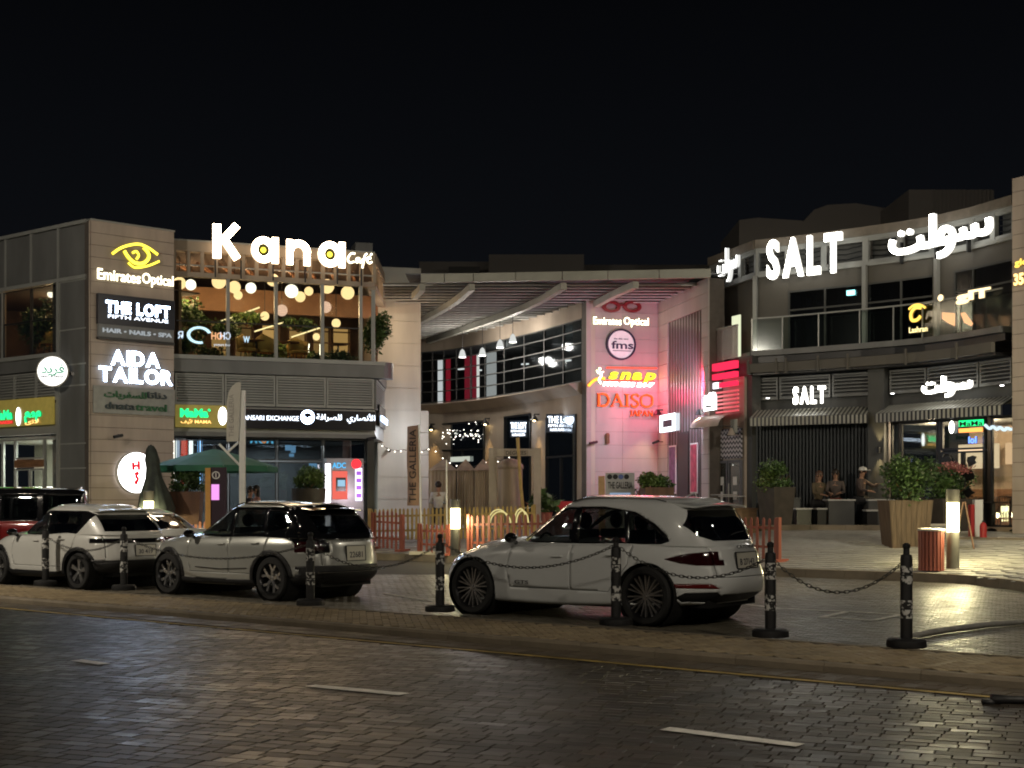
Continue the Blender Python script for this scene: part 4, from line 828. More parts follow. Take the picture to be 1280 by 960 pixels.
# ---- canopy
cn = thing('canopy', 'wide slatted metal canopy between the two buildings', 'canopy', (X(526, 42), 42, 8.3))
CFF = Face(526, 42, 889, 41)
FG = M('fascia_grey', (.33, .33, .29), .55, var=.12, scale=1.5)
cedge = [526, 556, 592, 645, 703, 760, 824, 889]
for a, b in zip(cedge, cedge[1:]): W(CFF, 'fascia_panel', FG, CFF.u(a)+.012, CFF.u(b)-.012, .10, .36, -.06, .12, cn).location.z = 0
for o in cn.children: o.location.z = 0
def back_x(Y_):
    if Y_ < 46.7:
        t = (46.7-Y_)/5.0; return RWF.A.x+(RWF.B.x-RWF.A.x)*t-.05
    pv = None
    for px in range(727, 525, -2):
        if cY(px) >= Y_: return X(px, cY(px))
    return X(526, 57)
SL = M('pale_slat_metal', (.62, .61, .58), .5)
for k in range(24):
    Y_ = 42.6+k*.62; x0 = X(526, Y_)-1.2; x1 = back_x(Y_) if Y_ > 46 else back_x(Y_)
    if x1-x0 < .6: break
    m = MB(); m.add([(0, 0, .10), (x1-x0, 0, .10), (x1-x0, .36, .22), (0, .36, .22), (0, 0, .14), (x1-x0, 0, .14), (x1-x0, .36, .26), (0, .36, .26)], [(0, 1, 5, 4), (4, 5, 6, 7), (0, 3, 2, 1), (0, 4, 7, 3), (1, 2, 6, 5)])
    m.build('slat', SL, cn, loc=(x0-cn.location.x, Y_-cn.location.y, 0))
MB().box(-.5, 10.2, .3, 15, .42, .45).build('roof_sheet', M('roof_sheet_grey', (.20, .20, .20), .7), cn)
def rafter(a, b, c):
    pts = [Vector((X(px, Y_)-cn.location.x, Y_-cn.location.y, 0)) for px, Y_ in (a, b, c)]; pp = smooth_path([(p.x, p.y) for p in pts], 6)
    m = MB(); L_ = []; 
    for i in range(len(pp)-1):
        d = (pp[i+1]-pp[i]).normalized(); q_ = Vector((-d.y, d.x))*.09
        m.slab([tuple(pp[i]-q_), tuple(pp[i+1]-q_), tuple(pp[i+1]+q_), tuple(pp[i]+q_)], -.12, .09)
    m.build('rafter', FG, cn)
rafter((590, 42.1), (566, 45.5), (527, 50)); rafter((705, 41.9), (645, 47.5), (535, 56.5)); rafter((795, 41.6), (770, 43.4), (745, 45.8)); rafter((528, 42.1), (524, 43), (518, 44))
# faint roof blocks beyond
ROOF = M('far_wall', (.20, .19, .18), .9, var=.15, scale=.2)
rb = thing('rooftop_block', 'dark grey roof block behind the canopy', 'building', (0, 70, 0))
for x0, x1, yt, yb, Y_ in ((524, 611, 327, 420, 72), (611, 730, 318, 420, 70), (730, 890, 331, 420, 74)):
    x = [X(x0, Y_), X(x1, Y_)]; MB().box(x[0], x[1], Y_-70, Y_-64, 5, Z(yt, Y_)).build('wall', ROOF, rb)
x = X(590, 69.8); MB().box(x-1.2, x+.4, -.2, -.02, Z(341, 70), Z(334, 70)).build('roof_vent', MT['black'], rb)
# ================================================================ RIGHT BUILDING
rp = [(945, 40.9), (985, 40.4), (1030, 39.7), (1082, 38.9), (1125, 38.2), (1165, 37.5), (1215, 36.3), (1268, 34.8)]
RF = [Face(a[0], a[1], b[0], b[1]) for a, b in zip(rp, rp[1:])]
def rface(px):
    for f, a, b in zip(RF, rp, rp[1:]):
        if px <= b[0]: return f
    return RF[-1]
LS = Face(888, 43.9, 945, 40.9)
rb_ = thing('retail_building', 'dark curved corner building with the large white SALT signs on the right', 'building', (RF[3].A.x, RF[3].A.y, 0))
gr = M('taupe_wall', (.11, .102, .088), .6, var=.08, scale=1.5)
def across(name, mt, z0, z1, y0, y1, faces=RF, gap=0):
    for f in faces: W(f, name, mt, gap, f.L-gap, z0, z1, y0, y1, rb_)
ALL = [LS]+RF
across('roof_edge', M('roof_edge_taupe', (.22, .19, .155), .6), 9.25, 9.5, -.10, .3, ALL); across('roof_trim', MT['greyl'], 9.18, 9.25, -.03, .2, ALL)
across('lower_rail', MT['greyl'], 8.38, 8.48, -.05, .15, ALL)
for f in ALL:
    n = max(1, round(f.L/1.0))
    for i in range(n):
        a, b = f.L*i/n, f.L*(i+1)/n; m = MB(); m.box(a, a+.09, -.02, .12, 8.48, 9.18); m.box(b-.09, b, -.02, .12, 8.48, 9.18); m.box(a+.09, b-.09, .0, .10, 8.48, 8.56); m.box(a+.09, b-.09, 0, .10, 9.1, 9.18)
        o = m.build('clerestory_frame', MT['greyl'], rb_, face=f); MB().box(a+.09, b-.09, .25, .27, 8.5, 9.15).build('backing', MT['dgrey'], o)
        for q_ in range(3): MB().tube([(a+.12, .14, 8.7+q_*.15), ((a+b)/2, .14, 8.66+q_*.15), (b-.12, .14, 8.72+q_*.15)], .014, 4).build('cable', MT['dark'], o)
across('upper_wall', gr, 7.9, 8.38, .02, .3, RF)
W(LS, 'upper_wall', gr, 0, LS.L, 5.9, 8.38, .1, .3, rb_)
# tall dark openings of the upper floor
ups = [(0, 'wall'), (1, 'win'), (2, 'win'), (3, 'win'), (4, 'win'), (5, 'mix'), (6, 'win')]
for k, kind in ups:
    f = RF[k]
    if kind == 'wall': W(f, 'upper_wall', gr, 0, f.L, 6.1, 7.9, .02, .3, rb_); continue
    a0 = f.u(1172)-0 if False else 0
    if kind == 'mix': a0 = f.u(1192); W(f, 'upper_wall', gr, 0, a0, 6.1, 7.9, .02, .3, rb_)
    t = .05; m = MB(); m.box(a0, f.L, .0, .08, 7.85, 7.9); m.box(a0, f.L, 0, .08, 6.1, 6.16); m.box(a0, a0+t, 0, .08, 6.16, 7.85); m.box(a0+t, f.L, .0, .07, 7.3, 7.35)
    o = m.build('window', MT['dgrey'], rb_, face=f); MB().box(a0+t, f.L, .04, .05, 6.16, 7.85).build('pane', glass('upper_glass', (.25, .30, .34), .015, .12) if k == 1 else bpy.data.materials['upper_glass'], o)
    W(f, 'room_back_wall', MT['dgrey'], -.3, f.L+.3, 6.1, 8.0, 3, 3.1, rb_); W(f, 'room_floor', MT['dgrey'], -.2, f.L+.2, 5.9, 6.12, .1, 3, rb_); W(f, 'room_ceiling', MT['dgrey'], -.2, f.L+.2, 7.92, 8.0, .3, 3, rb_)
    for q_ in range(3): W(f, 'curtain', M('dark_curtain', (.07, .09, .11), .8) if (k, q_) == (1, 0) else bpy.data.materials['dark_curtain'], f.L*(.15+.3*q_), f.L*(.28+.3*q_), 6.12, 7.85, .5, .55, rb_)
for px in (945, 1082, 1173): f = rface(px+.1 if px != 945 else 946); a = f.u(px); W(f, 'post', MT['greyl'], a-.06, a+.06, 6.1, 8.4, -.12, -.0, rb_)
f = rface(1064); uu, vv = f.uv(1064, 366); W(f, 'exit_sign', E('exit_light', (.35, .95, .95), 2.2), uu-.12, uu+.12, vv-.07, vv+.07, -.05, -.0, rb_)
# ledge, beam in front of it
across('ledge', MT['grey'], 5.98, 6.14, -.45, .3); across('ledge_dark_band', MT['black'], 5.78, 5.98, -.30, .3); across('beam', gr, 5.46, 5.72, -.75, -.62)  # black band set back under the ledge
across('soffit', MT['black'], 5.40, 5.46, -.6, .1)
W(LS, 'ledge', MT['grey'], LS.L*.55, LS.L, 5.98, 6.14, -.2, .3, rb_)
for px in (942, 981, 997, 1037, 1074, 1150, 1225): f = rface(px); a = max(.03, f.u(px)); W(f, 'bracket', gr, a-.025, a+.025, 5.40, 5.84, -.80, -.75, rb_)
# glass balustrade
BG = glass('balustrade_glass', (.86, .9, .88), .01, .1, graze=.06)
for f in RF:
    m = MB(); m.box(0, f.L, -.40, -.36, 7.08, 7.12); o = m.build('balustrade', MT['greyl'], rb_, face=f); MB().box(.01, f.L-.01, -.385, -.375, 6.14, 7.08).build('pane', BG, o)
    MB().box(0, .03, -.40, -.36, 6.14, 7.08).build('post', MT['alu'], o)
# lower facade
across('wall', MT['dgrey'], 4.2, 5.40, .0, .3)
for px0, px1, n in ((946, 974, 6), (975, 1040, 6), (1041, 1090, 6), (1113, 1160, 6), (1161, 1226, 6), (1227, 1268, 6)):
    c = (px0+px1)/2; A_ = Face(px0, [cc for cc in [0]][0] or rface(px0).Y(px0)-.08, px1, rface(px1).Y(px1)-.08); louvre(A_, .02, A_.L-.02, 4.68, 5.34, n, rb_, MT['grey'], -.03)
for px in (1098,): pass
def dcol(px0, px1, z0, z1, y0, y1, mt=MT['dgrey']): f = rface((px0+px1)/2); return W(f, 'column', mt, f.u(px0), f.u(px1), z0, z1, y0, y1, rb_)
W(Face(925, 41.0, 945, 40.3), 'column', M('charcoal_column', (.055, .057, .055), .55), 0, .62, .8, 6.0, -.02, .3, rb_)
dcol(1092, 1112, .8, 5.5, -.35, .2)
S1 = Face(945, 40.5, 1091, 38.75); S2 = Face(1111, 38.4, 1270, 34.8)
for SF, lab in ((S1, 'first'), (S2, 'second')):
    # striped awning: sloped slats and hanging valance slats
    t = thing('awning', 'black and white striped awning over the ribbed black shutter' if SF is S1 else 'black and white striped awning over the lit shopfront at the right', 'awning', (SF.A.x, SF.A.y, 0), SF.a, 'striped awnings')
    MB().box(0, SF.L, -.55, -.53, 3.86, 4.12).build('valance', MT['black'], t); MB().add([(0, -.53, 4.12), (SF.L, -.53, 4.12), (SF.L, -.0, 4.36), (0, -.0, 4.36), (0, -.53, 4.10), (SF.L, -.53, 4.10), (SF.L, 0, 4.34), (0, 0, 4.34)], [(0, 1, 2, 3), (4, 7, 6, 5), (0, 4, 5, 1), (1, 5, 6, 2), (0, 3, 7, 4)]).build('top', MT['black'], t)
    n = 29; wst = M('white_stripe', (.42, .42, .37), .6, var=.05) if SF is S1 else bpy.data.materials['white_stripe']
    for i in range(n):
        a = SF.L*(i+.25)/n; b = SF.L*(i+.72)/n
        MB().box(a, b, -.56, -.551, 3.87, 4.11).build('stripe', wst, t); MB().add([(a, -.54, 4.125), (b, -.54, 4.125), (b, -.0, 4.37), (a, -.0, 4.37), (a, -.54, 4.115), (b, -.54, 4.115), (b, 0, 4.36), (a, 0, 4.36)], [(0, 1, 2, 3), (4, 7, 6, 5), (0, 4, 5, 1), (1, 5, 6, 2), (0, 3, 7, 4), (2, 6, 7, 3)]).build('stripe', wst, t)
# ribbed shutter
t = thing('shutter', 'closed black vertical-ribbed shutter under the left SALT awning', 'shutter', (S1.A.x, S1.A.y, 0), S1.a)
rs = M('shutter_metal', (.026, .032, .037), .45, .3, var=.1); MB().box(.0, S1.L, .08, .1, .8, 3.9).build('backing', MT['black'], t)
n = 34; q_ = MB(); q_.box(0, S1.L/n*.55, 0, .08, .8, 3.9); me = q_.mesh('rib'); me.materials.append(rs)
for i in range(n): inst(me, 'rib', t, (S1.L*i/n, 0, 0))
# lit shop at the right
wm = M('shop_peach_wall', (.50, .38, .28), .7)
for nm, b in (('shop_back_wall', (0, S2.L, 3.4, 3.5, .9, 3.9)), ('shop_ceiling', (0, S2.L, .2, 3.5, 3.84, 3.9)), ('shop_floor', (0, S2.L, .0, 3.5, .85, 1.0))): MB().box(*b).build(nm, wm if nm != 'shop_ceiling' else MT['dgrey'], rb_, face=S2)
us = S2.u
for x0, x1, z0, z1 in ((1113, 1125, 1.0, 3.86), (1125, 1172, 1.0, 3.86), (1172, 1176, 1.0, 3.86), (1176, 1203, 1.0, 3.0), (1203, 1232, 1.0, 3.0), (1176, 1232, 3.04, 3.86), (1238, 1268, 1.0, 3.86)):
    A, B = us(x0)+.01, us(x1)-.01; t_ = .05; m = MB(); m.box(A, B, 0, .07, z1-t_, z1); m.box(A, B, 0, .07, z0, z0+t_); m.box(A, A+t_, 0, .07, z0+t_, z1-t_); m.box(B-t_, B, 0, .07, z0+t_, z1-t_)
    o = m.build('door' if z1 == 3.0 else 'window', MT['black'], rb_, face=S2)
    if B-A > .25: MB().box(A+t_, B-t_, .03, .04, z0+t_, z1-t_).build('pane', MT['glassc'], o)
    if z1 == 3.0:
        for k in range(4):      # cow-spot patches stuck on the door glass
            cx, cz = random.uniform(A+.15, B-.15), (1.5, 1.9, 2.35, 2.75)[k]; r0 = random.uniform(.13, .2)
            pts = [(cx+r0*random.uniform(.7, 1.5)*cos(a*pi/5), cz+r0*random.uniform(.5, 1.1)*sin(a*pi/5)) for a in range(10)]
            pts = [(min(B-.06, max(A+.06, p[0])), p[1]) for p in pts]
            MB().prism(pts, -.01, -.002).build('spot_patch', MT['black'], o)
dcol(1232, 1238, .9, 3.9, -.1, .1, MT['black'])
W(S2, 'menu_board', E('menu_glow', (1, .72, .45), .9), us(1120), us(1168), 2.6, 3.3, 2.6, 2.7, rb_); W(S2, 'menu_board', E('menu_glow', (1, .62, .35), .9), us(1178), us(1215), 2.7, 3.3, 2.6, 2.7, rb_)
W(S2, 'counter', MT['wood'], us(1130), us(1260), 1.0, 2.0, 2.2, 2.8, rb_)
for px in (1130, 1200, 1250): lamp('shop_light', 'POINT', S2.w(us(px), 3.5, 1.2), 110, (1, .74, .48), .2)
s = Sign(S2, 1212, 552, 'window_sign_or_reflection', 'green and orange lit sign with white oval inside the right shop window', y=-.03)
s.panel(1200, 526, 1231, 533.5, GE, -.02, 0, 'green_row'); s.panel(1200, 536, 1230, 541, E('orange_row', (1, .35, .08), 1.8), -.02, 0, 'orange_row'); m = MB(); disc(m, *s.p(1191, 534), .17, -.02, 0, 20, .09); m.build('oval', OV, s.t)
s.text('MaMa', 1201, 527, 533, 1230, MT['black'], y=-.02, depth=.006)
s = Sign(S2, 1253, 534, 'window_sign_or_reflection', 'wavy cool white scribble lettering at the far right shop window', y=-.03)
m = MB(); ribbon(m, s.path([(1233, 531), (1239, 536), (1243, 533), (1248, 537), (1252, 534), (1257, 538), (1261, 535), (1266, 537), (1273, 535)]), .06); m.build('lettering', E('scribble_light', (.7, .9, 1), .9), s.t)
s = Sign(S2, 1220, 553, 'window_sign_or_reflection', 'small blue neon lettering behind the door of the right shop', y=-.03); s.text('lol', 1214, 546, 554, 1224, E('blue_neon', (.12, .25, 1), 2.5), off=.03)
# wall sconce with up and down light
f = rface(1105); uu, vv = f.uv(1107, 563); t = thing('wall_sconce', 'small up-and-down wall light on the column between the two awnings', 'lamp', f.w(uu, vv, -.45), f.a)
MB().cyl((0, 0, -.08), (0, 0, .08), .06, 12).build('housing', MT['black'], t); MB().box(-.02, .02, 0, .1, -.02, .02).build('bracket', MT['black'], t)
lamp('sconce_light', 'SPOT', f.w(uu, vv+.1, -.45), 30, (1, .75, .35), .04, (pi, 0, 0), 60); lamp('sconce_light', 'SPOT', f.w(uu, vv-.1, -.45), 30, (1, .75, .35), .04, (0, 0, 0), 60)
# left flank: balcony with red led bands
bal = Face(886, 42.4, 927, 40.6)
W(bal, 'flank_wall', MT['clad'], 0, bal.L, .6, 5.4, .1, .4, rb_); W(bal, 'lit_doorway', E('doorway_light', (.85, .9, .6), .8), bal.u(914), bal.u(924), 6.0, 7.25, .02, .06, rb_)
W(Face(892, 43.3, 914, 42.2), 'door_recess', MT['dgrey'], 0, 1.1, 6.0, 7.4, -.3, -.2, rb_)
t = thing('balcony_railing', 'slanting glass balcony railing tinted red above the led bands', 'railing', (bal.A.x, bal.A.y, 0), bal.a)
MB().box(bal.u(889), bal.u(926), -.12, -.08, 6.9, 6.95).build('handrail', MT['alu'], t); MB().box(bal.u(889), bal.u(926), -.105, -.095, 5.95, 6.9).build('pane', glass('frosted_glass', (.6, .55, .55), .1, .2, (.5, .42, .40), .45), t)
t = thing('led_sign', 'red and white horizontal led bands on the left flank of the dark building', 'sign', (bal.A.x, bal.A.y, 0), bal.a)
RD = E('led_red', (1, .03, .09), 1.0); WD = E('led_white', (.95, .9, 1), 2.6)
for z0, z1, mt in ((5.64, 5.86, RD), (5.37, 5.54, RD), (5.10, 5.28, WD), (5.12, 5.26, RD)):
    if z0 == 5.10: MB().box(.0, bal.L*.5, -.22, -.1, z0, z1).build('led_band', mt, t)
    elif z0 == 5.12: MB().box(bal.L*.5, bal.L, -.22, -.1, z0, z1).build('led_band', mt, t)
    else: MB().box(.0, bal.L, -.25, -.1, z0, z1).build('led_band', mt, t)
for i in range(6): MB().box(.25, bal.L, -.14, -.08, 4.35+i*.12, 4.40+i*.12).build('louvre_slat', M('pink_louvre', (.5, .25, .25), .4, emit=(1, .05, .1), es=.5) if i == 0 else bpy.data.materials['pink_louvre'], t)
q_ = DF.w(DF.L*.9, 5.6, -1.6); r_ = bal.w(.2, 5.4, -.6)
lamp('led_glow_fill', 'AREA', r_, 46, (1, .05, .13), .6, aim(r_, DF.w(DF.L*.75, 4.8, 0))); lamp('led_glow_fill', 'POINT', RWF.w(RWF.L*.16, 5.25, -.75), 70, (1, .04, .12), .3)  # led bands' area light, plus an unseen point added to redden the wall edge
r2 = bal.w(.1, 5.2, -1.2); lamp('led_glow_fill', 'AREA', r2, 90, (.78, .76, 1), .7, aim(r2, DF.w(DF.L*.4, 3.5, 0)))  # added lilac-white fill, brightens the lower sign wall
s = Sign(bal, 900, 517, 'box_sign', 'glowing white crown-shaped sign beneath the red led bands', y=-.3)
m = MB(); a = s.p(894, 514); b = s.p(907, 514); h = s.p(894, 492)[1]; m.prism([(a[0], a[1]), (b[0], a[1]), (b[0], h*.8), (b[0]-.08, h), (b[0]-.16, h*.75), (b[0]-.25, h), (a[0]+.12, h*.7), (a[0]+.04, h*.9)], -.1, 0); m.build('crown', WW, s.t); MB().box(a[0]+.1, b[0]-.1, -.11, -.1, a[1]+.08, a[1]+.16).build('print', MT['black'], s.t)
t = thing('awning', 'small curved pale awning above the zigzag door', 'awning', bal.w(bal.u(889), 3.9, 0), bal.a)
m = MB(); n = 8; Lw = bal.u(925)-bal.u(889); pr = [(-.75*sin(a*pi/2/n), .42*cos(a*pi/2/n)-.0) for a in range(n+1)]
m.add([(x, y, z) for x in (0, Lw) for y, z in pr]+[(x, y, z-.03) for x in (0, Lw) for y, z in pr], [(i, i+1, n+2+i, n+1+i) for i in range(n)]); m.F = [(i, i+1, n+1+i+1, n+1+i) for i in range(n)]; m.build('cover', MT['clad'], t, smooth=2)
for x in (.02, Lw-.02): MB().tube([(x, 0, 0), (x, -.75, 0), (x, -.75, .02)], .015, 5).build('arm', MT['black'], t)
cz = M('zigzag_shutter', (.5, .48, .5), .5, var=0); n_ = cz.node_tree.nodes; l_ = cz.node_tree.links
tc = n_.new('ShaderNodeTexCoord'); sx = n_.new('ShaderNodeSeparateXYZ'); l_.new(tc.outputs['Object'], sx.inputs[0])
def mth(o, a, b=None, c=None):
    x = n_.new('ShaderNodeMath'); x.operation = o
    for i, v in enumerate((a, b, c)):
        if v is None: continue
        if isinstance(v, (int, float)): x.inputs[i].default_value = v
        else: l_.new(v, x.inputs[i])
    return x.outputs[0]
pp_ = mth('PINGPONG', sx.outputs[0], .09); zz = mth('ADD', sx.outputs[2], mth('MULTIPLY', pp_, .9)); fr = mth('FRACT', mth('MULTIPLY', zz, 7.0)); gt = mth('GREATER_THAN', fr, .5)
mx = n_.new('ShaderNodeMix'); mx.data_type = 'RGBA'; l_.new(gt, mx.inputs[0]); mx.inputs[6].default_value = (.06, .055, .07, 1); mx.inputs[7].default_value = (.55, .52, .56, 1); l_.new(mx.outputs[2], n_['Principled BSDF'].inputs['Base Color'])
W(bal, 'zigzag_shutter', cz, bal.u(894), bal.u(926), 2.95, 3.85, .02, .06, rb_)
for a, b in ((894, 909), (910, 926)):
    A, B = bal.u(a), bal.u(b)-.02; m = MB(); m.box(A, B, .0, .08, 2.82, 2.9); m.box(A, A+.06, 0, .08, .95, 2.82); m.box(B-.06, B, 0, .08, .95, 2.82); m.box(A+.06, B-.06, 0, .08, .95, 1.1)
    o = m.build('door', M('grey_door', (.15, .15, .17), .4, .2), rb_, face=bal); MB().box(A+.06, B-.06, .03, .04, 1.1, 2.82).build('pane', MT['glass'], o); MB().box(A+.06, B-.06, .06, .07, 1.1, 2.82).build('backing', MT['greyl'], o)
    for z in (1.7, 2.15): MB().box((A+B)/2-.1, (A+B)/2+.12, .018, .028, z, z+.25).build('notice', MT['white'], o)
    MB().cyl((B-.12 if a == 894 else A+.12, -.05, 1.5), (B-.12 if a == 894 else A+.12, -.05, 2.2), .02, 6).build('handle', MT['alu'], o)
cctv(bal, 924, 543, 'dark camera above a bell lamp left of the ribbed shutter'); f = Face(922, 41.0, 945, 40.2)
t = thing('wall_lantern', 'bell-shaped wall lamp on the dark column beside the ribbed shutter', 'lamp', f.w(.3, Z(540, 40.6), -.45), f.a); MB().lathe([(.13, -.1), (.06, .06), (.03, .12)], 12).build('shade', MT['clad'], t); MB().tube([(0, 0, .1), (0, .05, .2), (0, .15, .2)], .015, 5).build('bracket', MT['black'], t)
W(f, 'speaker_box', MT['greyl'], .2, .4, 3.7, 4.1, -.42, -.3, rb_)
# ---- big signs
ES = E('salt_light', (1, .97, .86), 13)
SA = Face(963, 40.55, 1057, 39.15); s = Sign(SA, 963, 353, 'roof_sign', 'large glowing white word SALT on the upper corner of the dark building', y=-.35)
s.text('SALT', 967, 303, 350, 1060, ES, depth=.12, each=True, off=.03, y=0)
def solt(s, box, wd, mt, depth=.12, nm='letter'):
    """the Arabic word drawn as strokes in a unit box 0..3.1 by 0..1.4"""
    x0, z0, k, kz = box; T = lambda p: (x0+p[0]*k, z0+p[1]*kz)
    for strokes in ([[(0.05, .82), (.02, .58), (.18, .40), (.5, .36), (.8, .42), (.93, .55), (.90, .78)]], [[(.93, .44), (1.22, .44), (1.30, .60), (1.30, 1.42)]], [[(1.30, .44), (1.55, .46), (1.78, .50)], [(1.92, .50), (1.66, .44), (1.52, .62), (1.62, .84), (1.82, .82), (1.90, .6), (1.84, .28), (1.68, .08), (1.46, .02)]], [[(1.90, .50), (2.15, .50), (2.22, .62), (2.20, .78), (2.26, .54), (2.48, .50), (2.55, .64), (2.54, .82), (2.60, .56), (2.84, .52), (2.96, .66), (2.95, .95)]]):
        m = MB()
        for i, st in enumerate(strokes): ribbon(m, [T(p) for p in (smooth_path(st, 5) if len(st) > 3 else st)], wd, -depth-.002*i, 0)
        m.build(nm, mt, s.t)
    for cx in (.32, .60): m = MB(); c = T((cx, .98)); disc(m, c[0], c[1], wd*.5, -depth, 0, 14); m.build('dot', mt, s.t)
SB = Face(1112, 38.4, 1236, 35.8); s = Sign(SB, 1112, 323, 'roof_sign', 'large glowing white Arabic word at the upper right of the dark building', y=-.35)
wB = SB.L; solt(s, (.40, -.27, wB/3.05, .82), .165, ES)
for px, z in ((968, 8.6), (1000, 8.6), (1040, 8.6), (1130, 8.6), (1175, 8.6), (1215, 8.6)): f = rface(px); W(f, 'sign_bracket', MT['dark'], f.u(px)-.02, f.u(px)+.02, z-.3, z+.3, -.2, -.05, rb_)
SCF = Face(912, 42.8, 937, 41.4); s = Sign(SCF, 912, 359, 'roof_sign', 'narrow glowing white Arabic word seen edge-on on the left face of the dark building', y=-.3)
solt(s, (0, .05, SCF.L/3.05, .74), .05, E('corner_sign_light', (1, 1, .95), 4))
s = Sign(S1, 993, 507, 'wall_sign', 'small glowing white word SALT above the black shutter', y=-.1); s.text('SALT', 994, 484, 505, 1034, ES, depth=.1, each=True, off=.03, y=0)
s = Sign(S2, 1160, 500, 'wall_sign', 'small glowing white Arabic word above the lit shopfront', y=-.1); b = s.p(1220, 490); solt(s, (0, .05, b[0]/3.05, .38), .085, ES)
for px, py in ((964, 499), (1125, 493), (1262, 483)): SF = S1 if px < 1090 else S2; uu, vv = SF.uv(px, py); MB().lathe([(.05, 0), (.05, .02)], 12).build('soffit_downlight', MT['wE'], rb_, loc=SF.w(uu, vv, -.3)-rb_.location)
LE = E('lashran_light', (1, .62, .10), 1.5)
LF = Face(1138, 37.6, 1166, 37.1); s = Sign(LF, 1152, 418, 'window_sign_or_reflection', 'modelled reflection of an orange eye-shaped logo over yellow lettering on the upper right balustrade glass', y=-.2)  # reflected sign in the glass, built as glowing strokes
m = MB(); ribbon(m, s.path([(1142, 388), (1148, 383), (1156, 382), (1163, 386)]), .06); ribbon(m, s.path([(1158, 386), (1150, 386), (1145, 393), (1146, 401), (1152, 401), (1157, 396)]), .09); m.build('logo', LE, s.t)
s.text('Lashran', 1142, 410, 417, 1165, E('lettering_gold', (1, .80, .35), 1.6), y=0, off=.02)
LF = Face(1188, 36.5, 1268, 34.6); s = Sign(LF, 1188, 400, 'window_sign_or_reflection', 'modelled reflection of warm gold letter fragments on the balustrade at the far right', y=-.5)  # glowing letters and shapes stand in for reflections in the balustrade
GO = E('gold_reflection', (1, .78, .42), 1.7); s.text('gIT', 1213, 368, 379, 1257, GO, y=0, off=.06); m = MB(); disc(m, *s.p(1194, 374), .09, -.04, 0, 10, .1); m.build('dot', GO, s.t)
PE = E('peach_reflection', (1, .50, .24), 1.0); m = MB(); m.prism([s.p(1196, 392), s.p(1211, 393), s.p(1211, 409), s.p(1203, 405), s.p(1196, 400)], -.04, 0); m.build('shape', PE, s.t); m = MB(); m.prism([s.p(1219, 393), s.p(1224, 392), s.p(1234, 406), s.p(1232, 409), s.p(1224, 405)], -.04, 0); m.build('shape', PE, s.t)
# ---- beige tower at the right edge
RT_ = Face(1266, 34.2, 1330, 33.0); tr = thing('tower', 'beige clad tower cut off by the right edge of the photo', 'building', (RT_.A.x, RT_.A.y, 0))
W(RT_, 'core', MT['joint'], .01, RT_.L, .5, 9.75, .002, 2, tr); planks(RT_, 0, RT_.L, .5, 9.78, 26, tr, MT['clad'])
s = Sign(RT_, 1271, 372, 'wall_sign', 'warm glowing script letters cut off at the right edge', y=-.05); s.text('glow', 1272, 325, 333, 1300, LE, off=.04); s.text('353', 1271, 343, 357, 1290, E('warm_numeral', (1, .60, .2), 2.5), off=.04)
# ---- roof shapes far behind
fb_ = thing('rooftop_block', 'faint curved roof plant and ribbed penthouse above the SALT building', 'building', (0, 52, 0))
m = MB(); Y_ = 56
pts = [(924, 275), (948, 272), (1005, 276), (1018, 262), (1035, 256), (1070, 254), (1100, 259), (1130, 262), (1130, 330), (924, 330)]
m.prism([(X(a, Y_), Z(b, Y_)) for a, b in pts], 4, 9); m.build('roof_plant', ROOF, fb_)
m = MB(); Y_ = 52; m.box(X(1136, Y_), X(1240, Y_), 0, 4, 8, Z(237, Y_)); m.build('penthouse', ROOF, fb_)
for i in range(16): x = X(1165+i*5, 52); MB().box(x, x+.06, -.04, -.002, Z(270, 52), Z(238, 52)).build('rib', ROOF, fb_)
# ================================================================ BOLLARDS AND CHAINS
rub = M('black_rubber', (.016, .016, .017), .55, var=.3, scale=12)
tape = M('worn_white_tape', (.55, .55, .53), .5, var=0); n_ = tape.node_tree.nodes; l_ = tape.node_tree.links
tc = n_.new('ShaderNodeTexCoord'); nz = n_.new('ShaderNodeTexNoise'); nz.inputs['Scale'].default_value = 22; nz.inputs['Detail'].default_value = 3; cr = n_.new('ShaderNodeValToRGB'); cr.color_ramp.elements[0].position = .49; cr.color_ramp.elements[0].color = (.02, .02, .02, 1); cr.color_ramp.elements[1].position = .54; cr.color_ramp.elements[1].color = (.60, .60, .58, 1)
oi = n_.new('ShaderNodeObjectInfo'); va = n_.new('ShaderNodeVectorMath'); va.operation = 'ADD'; cx_ = n_.new('ShaderNodeCombineXYZ'); ml = n_.new('ShaderNodeMath'); ml.operation = 'MULTIPLY'; ml.inputs[1].default_value = 30
l_.new(oi.outputs['Random'], ml.inputs[0]); l_.new(ml.outputs[0], cx_.inputs[0]); l_.new(tc.outputs['Object'], va.inputs[0]); l_.new(cx_.outputs[0], va.inputs[1]); l_.new(va.outputs[0], nz.inputs[0]); l_.new(nz.outputs[0], cr.inputs[0]); l_.new(cr.outputs[0], n_['Principled BSDF'].inputs['Base Color'])
BOL = [(1133, 815, 'rightmost, beside the pale hose'), (963, 802, 'just right of the large white car'), (770, 787, 'in front of the rear door of the large white car'), (550, 770, 'in front of the nose of the large white car'), (388, 762, 'in front of the tail of the grey crossover'), (155, 743, 'in front of the plate of the leftmost white car'), (57, 737, 'in front of the doors of the leftmost white car')]
bpos = []
first = None
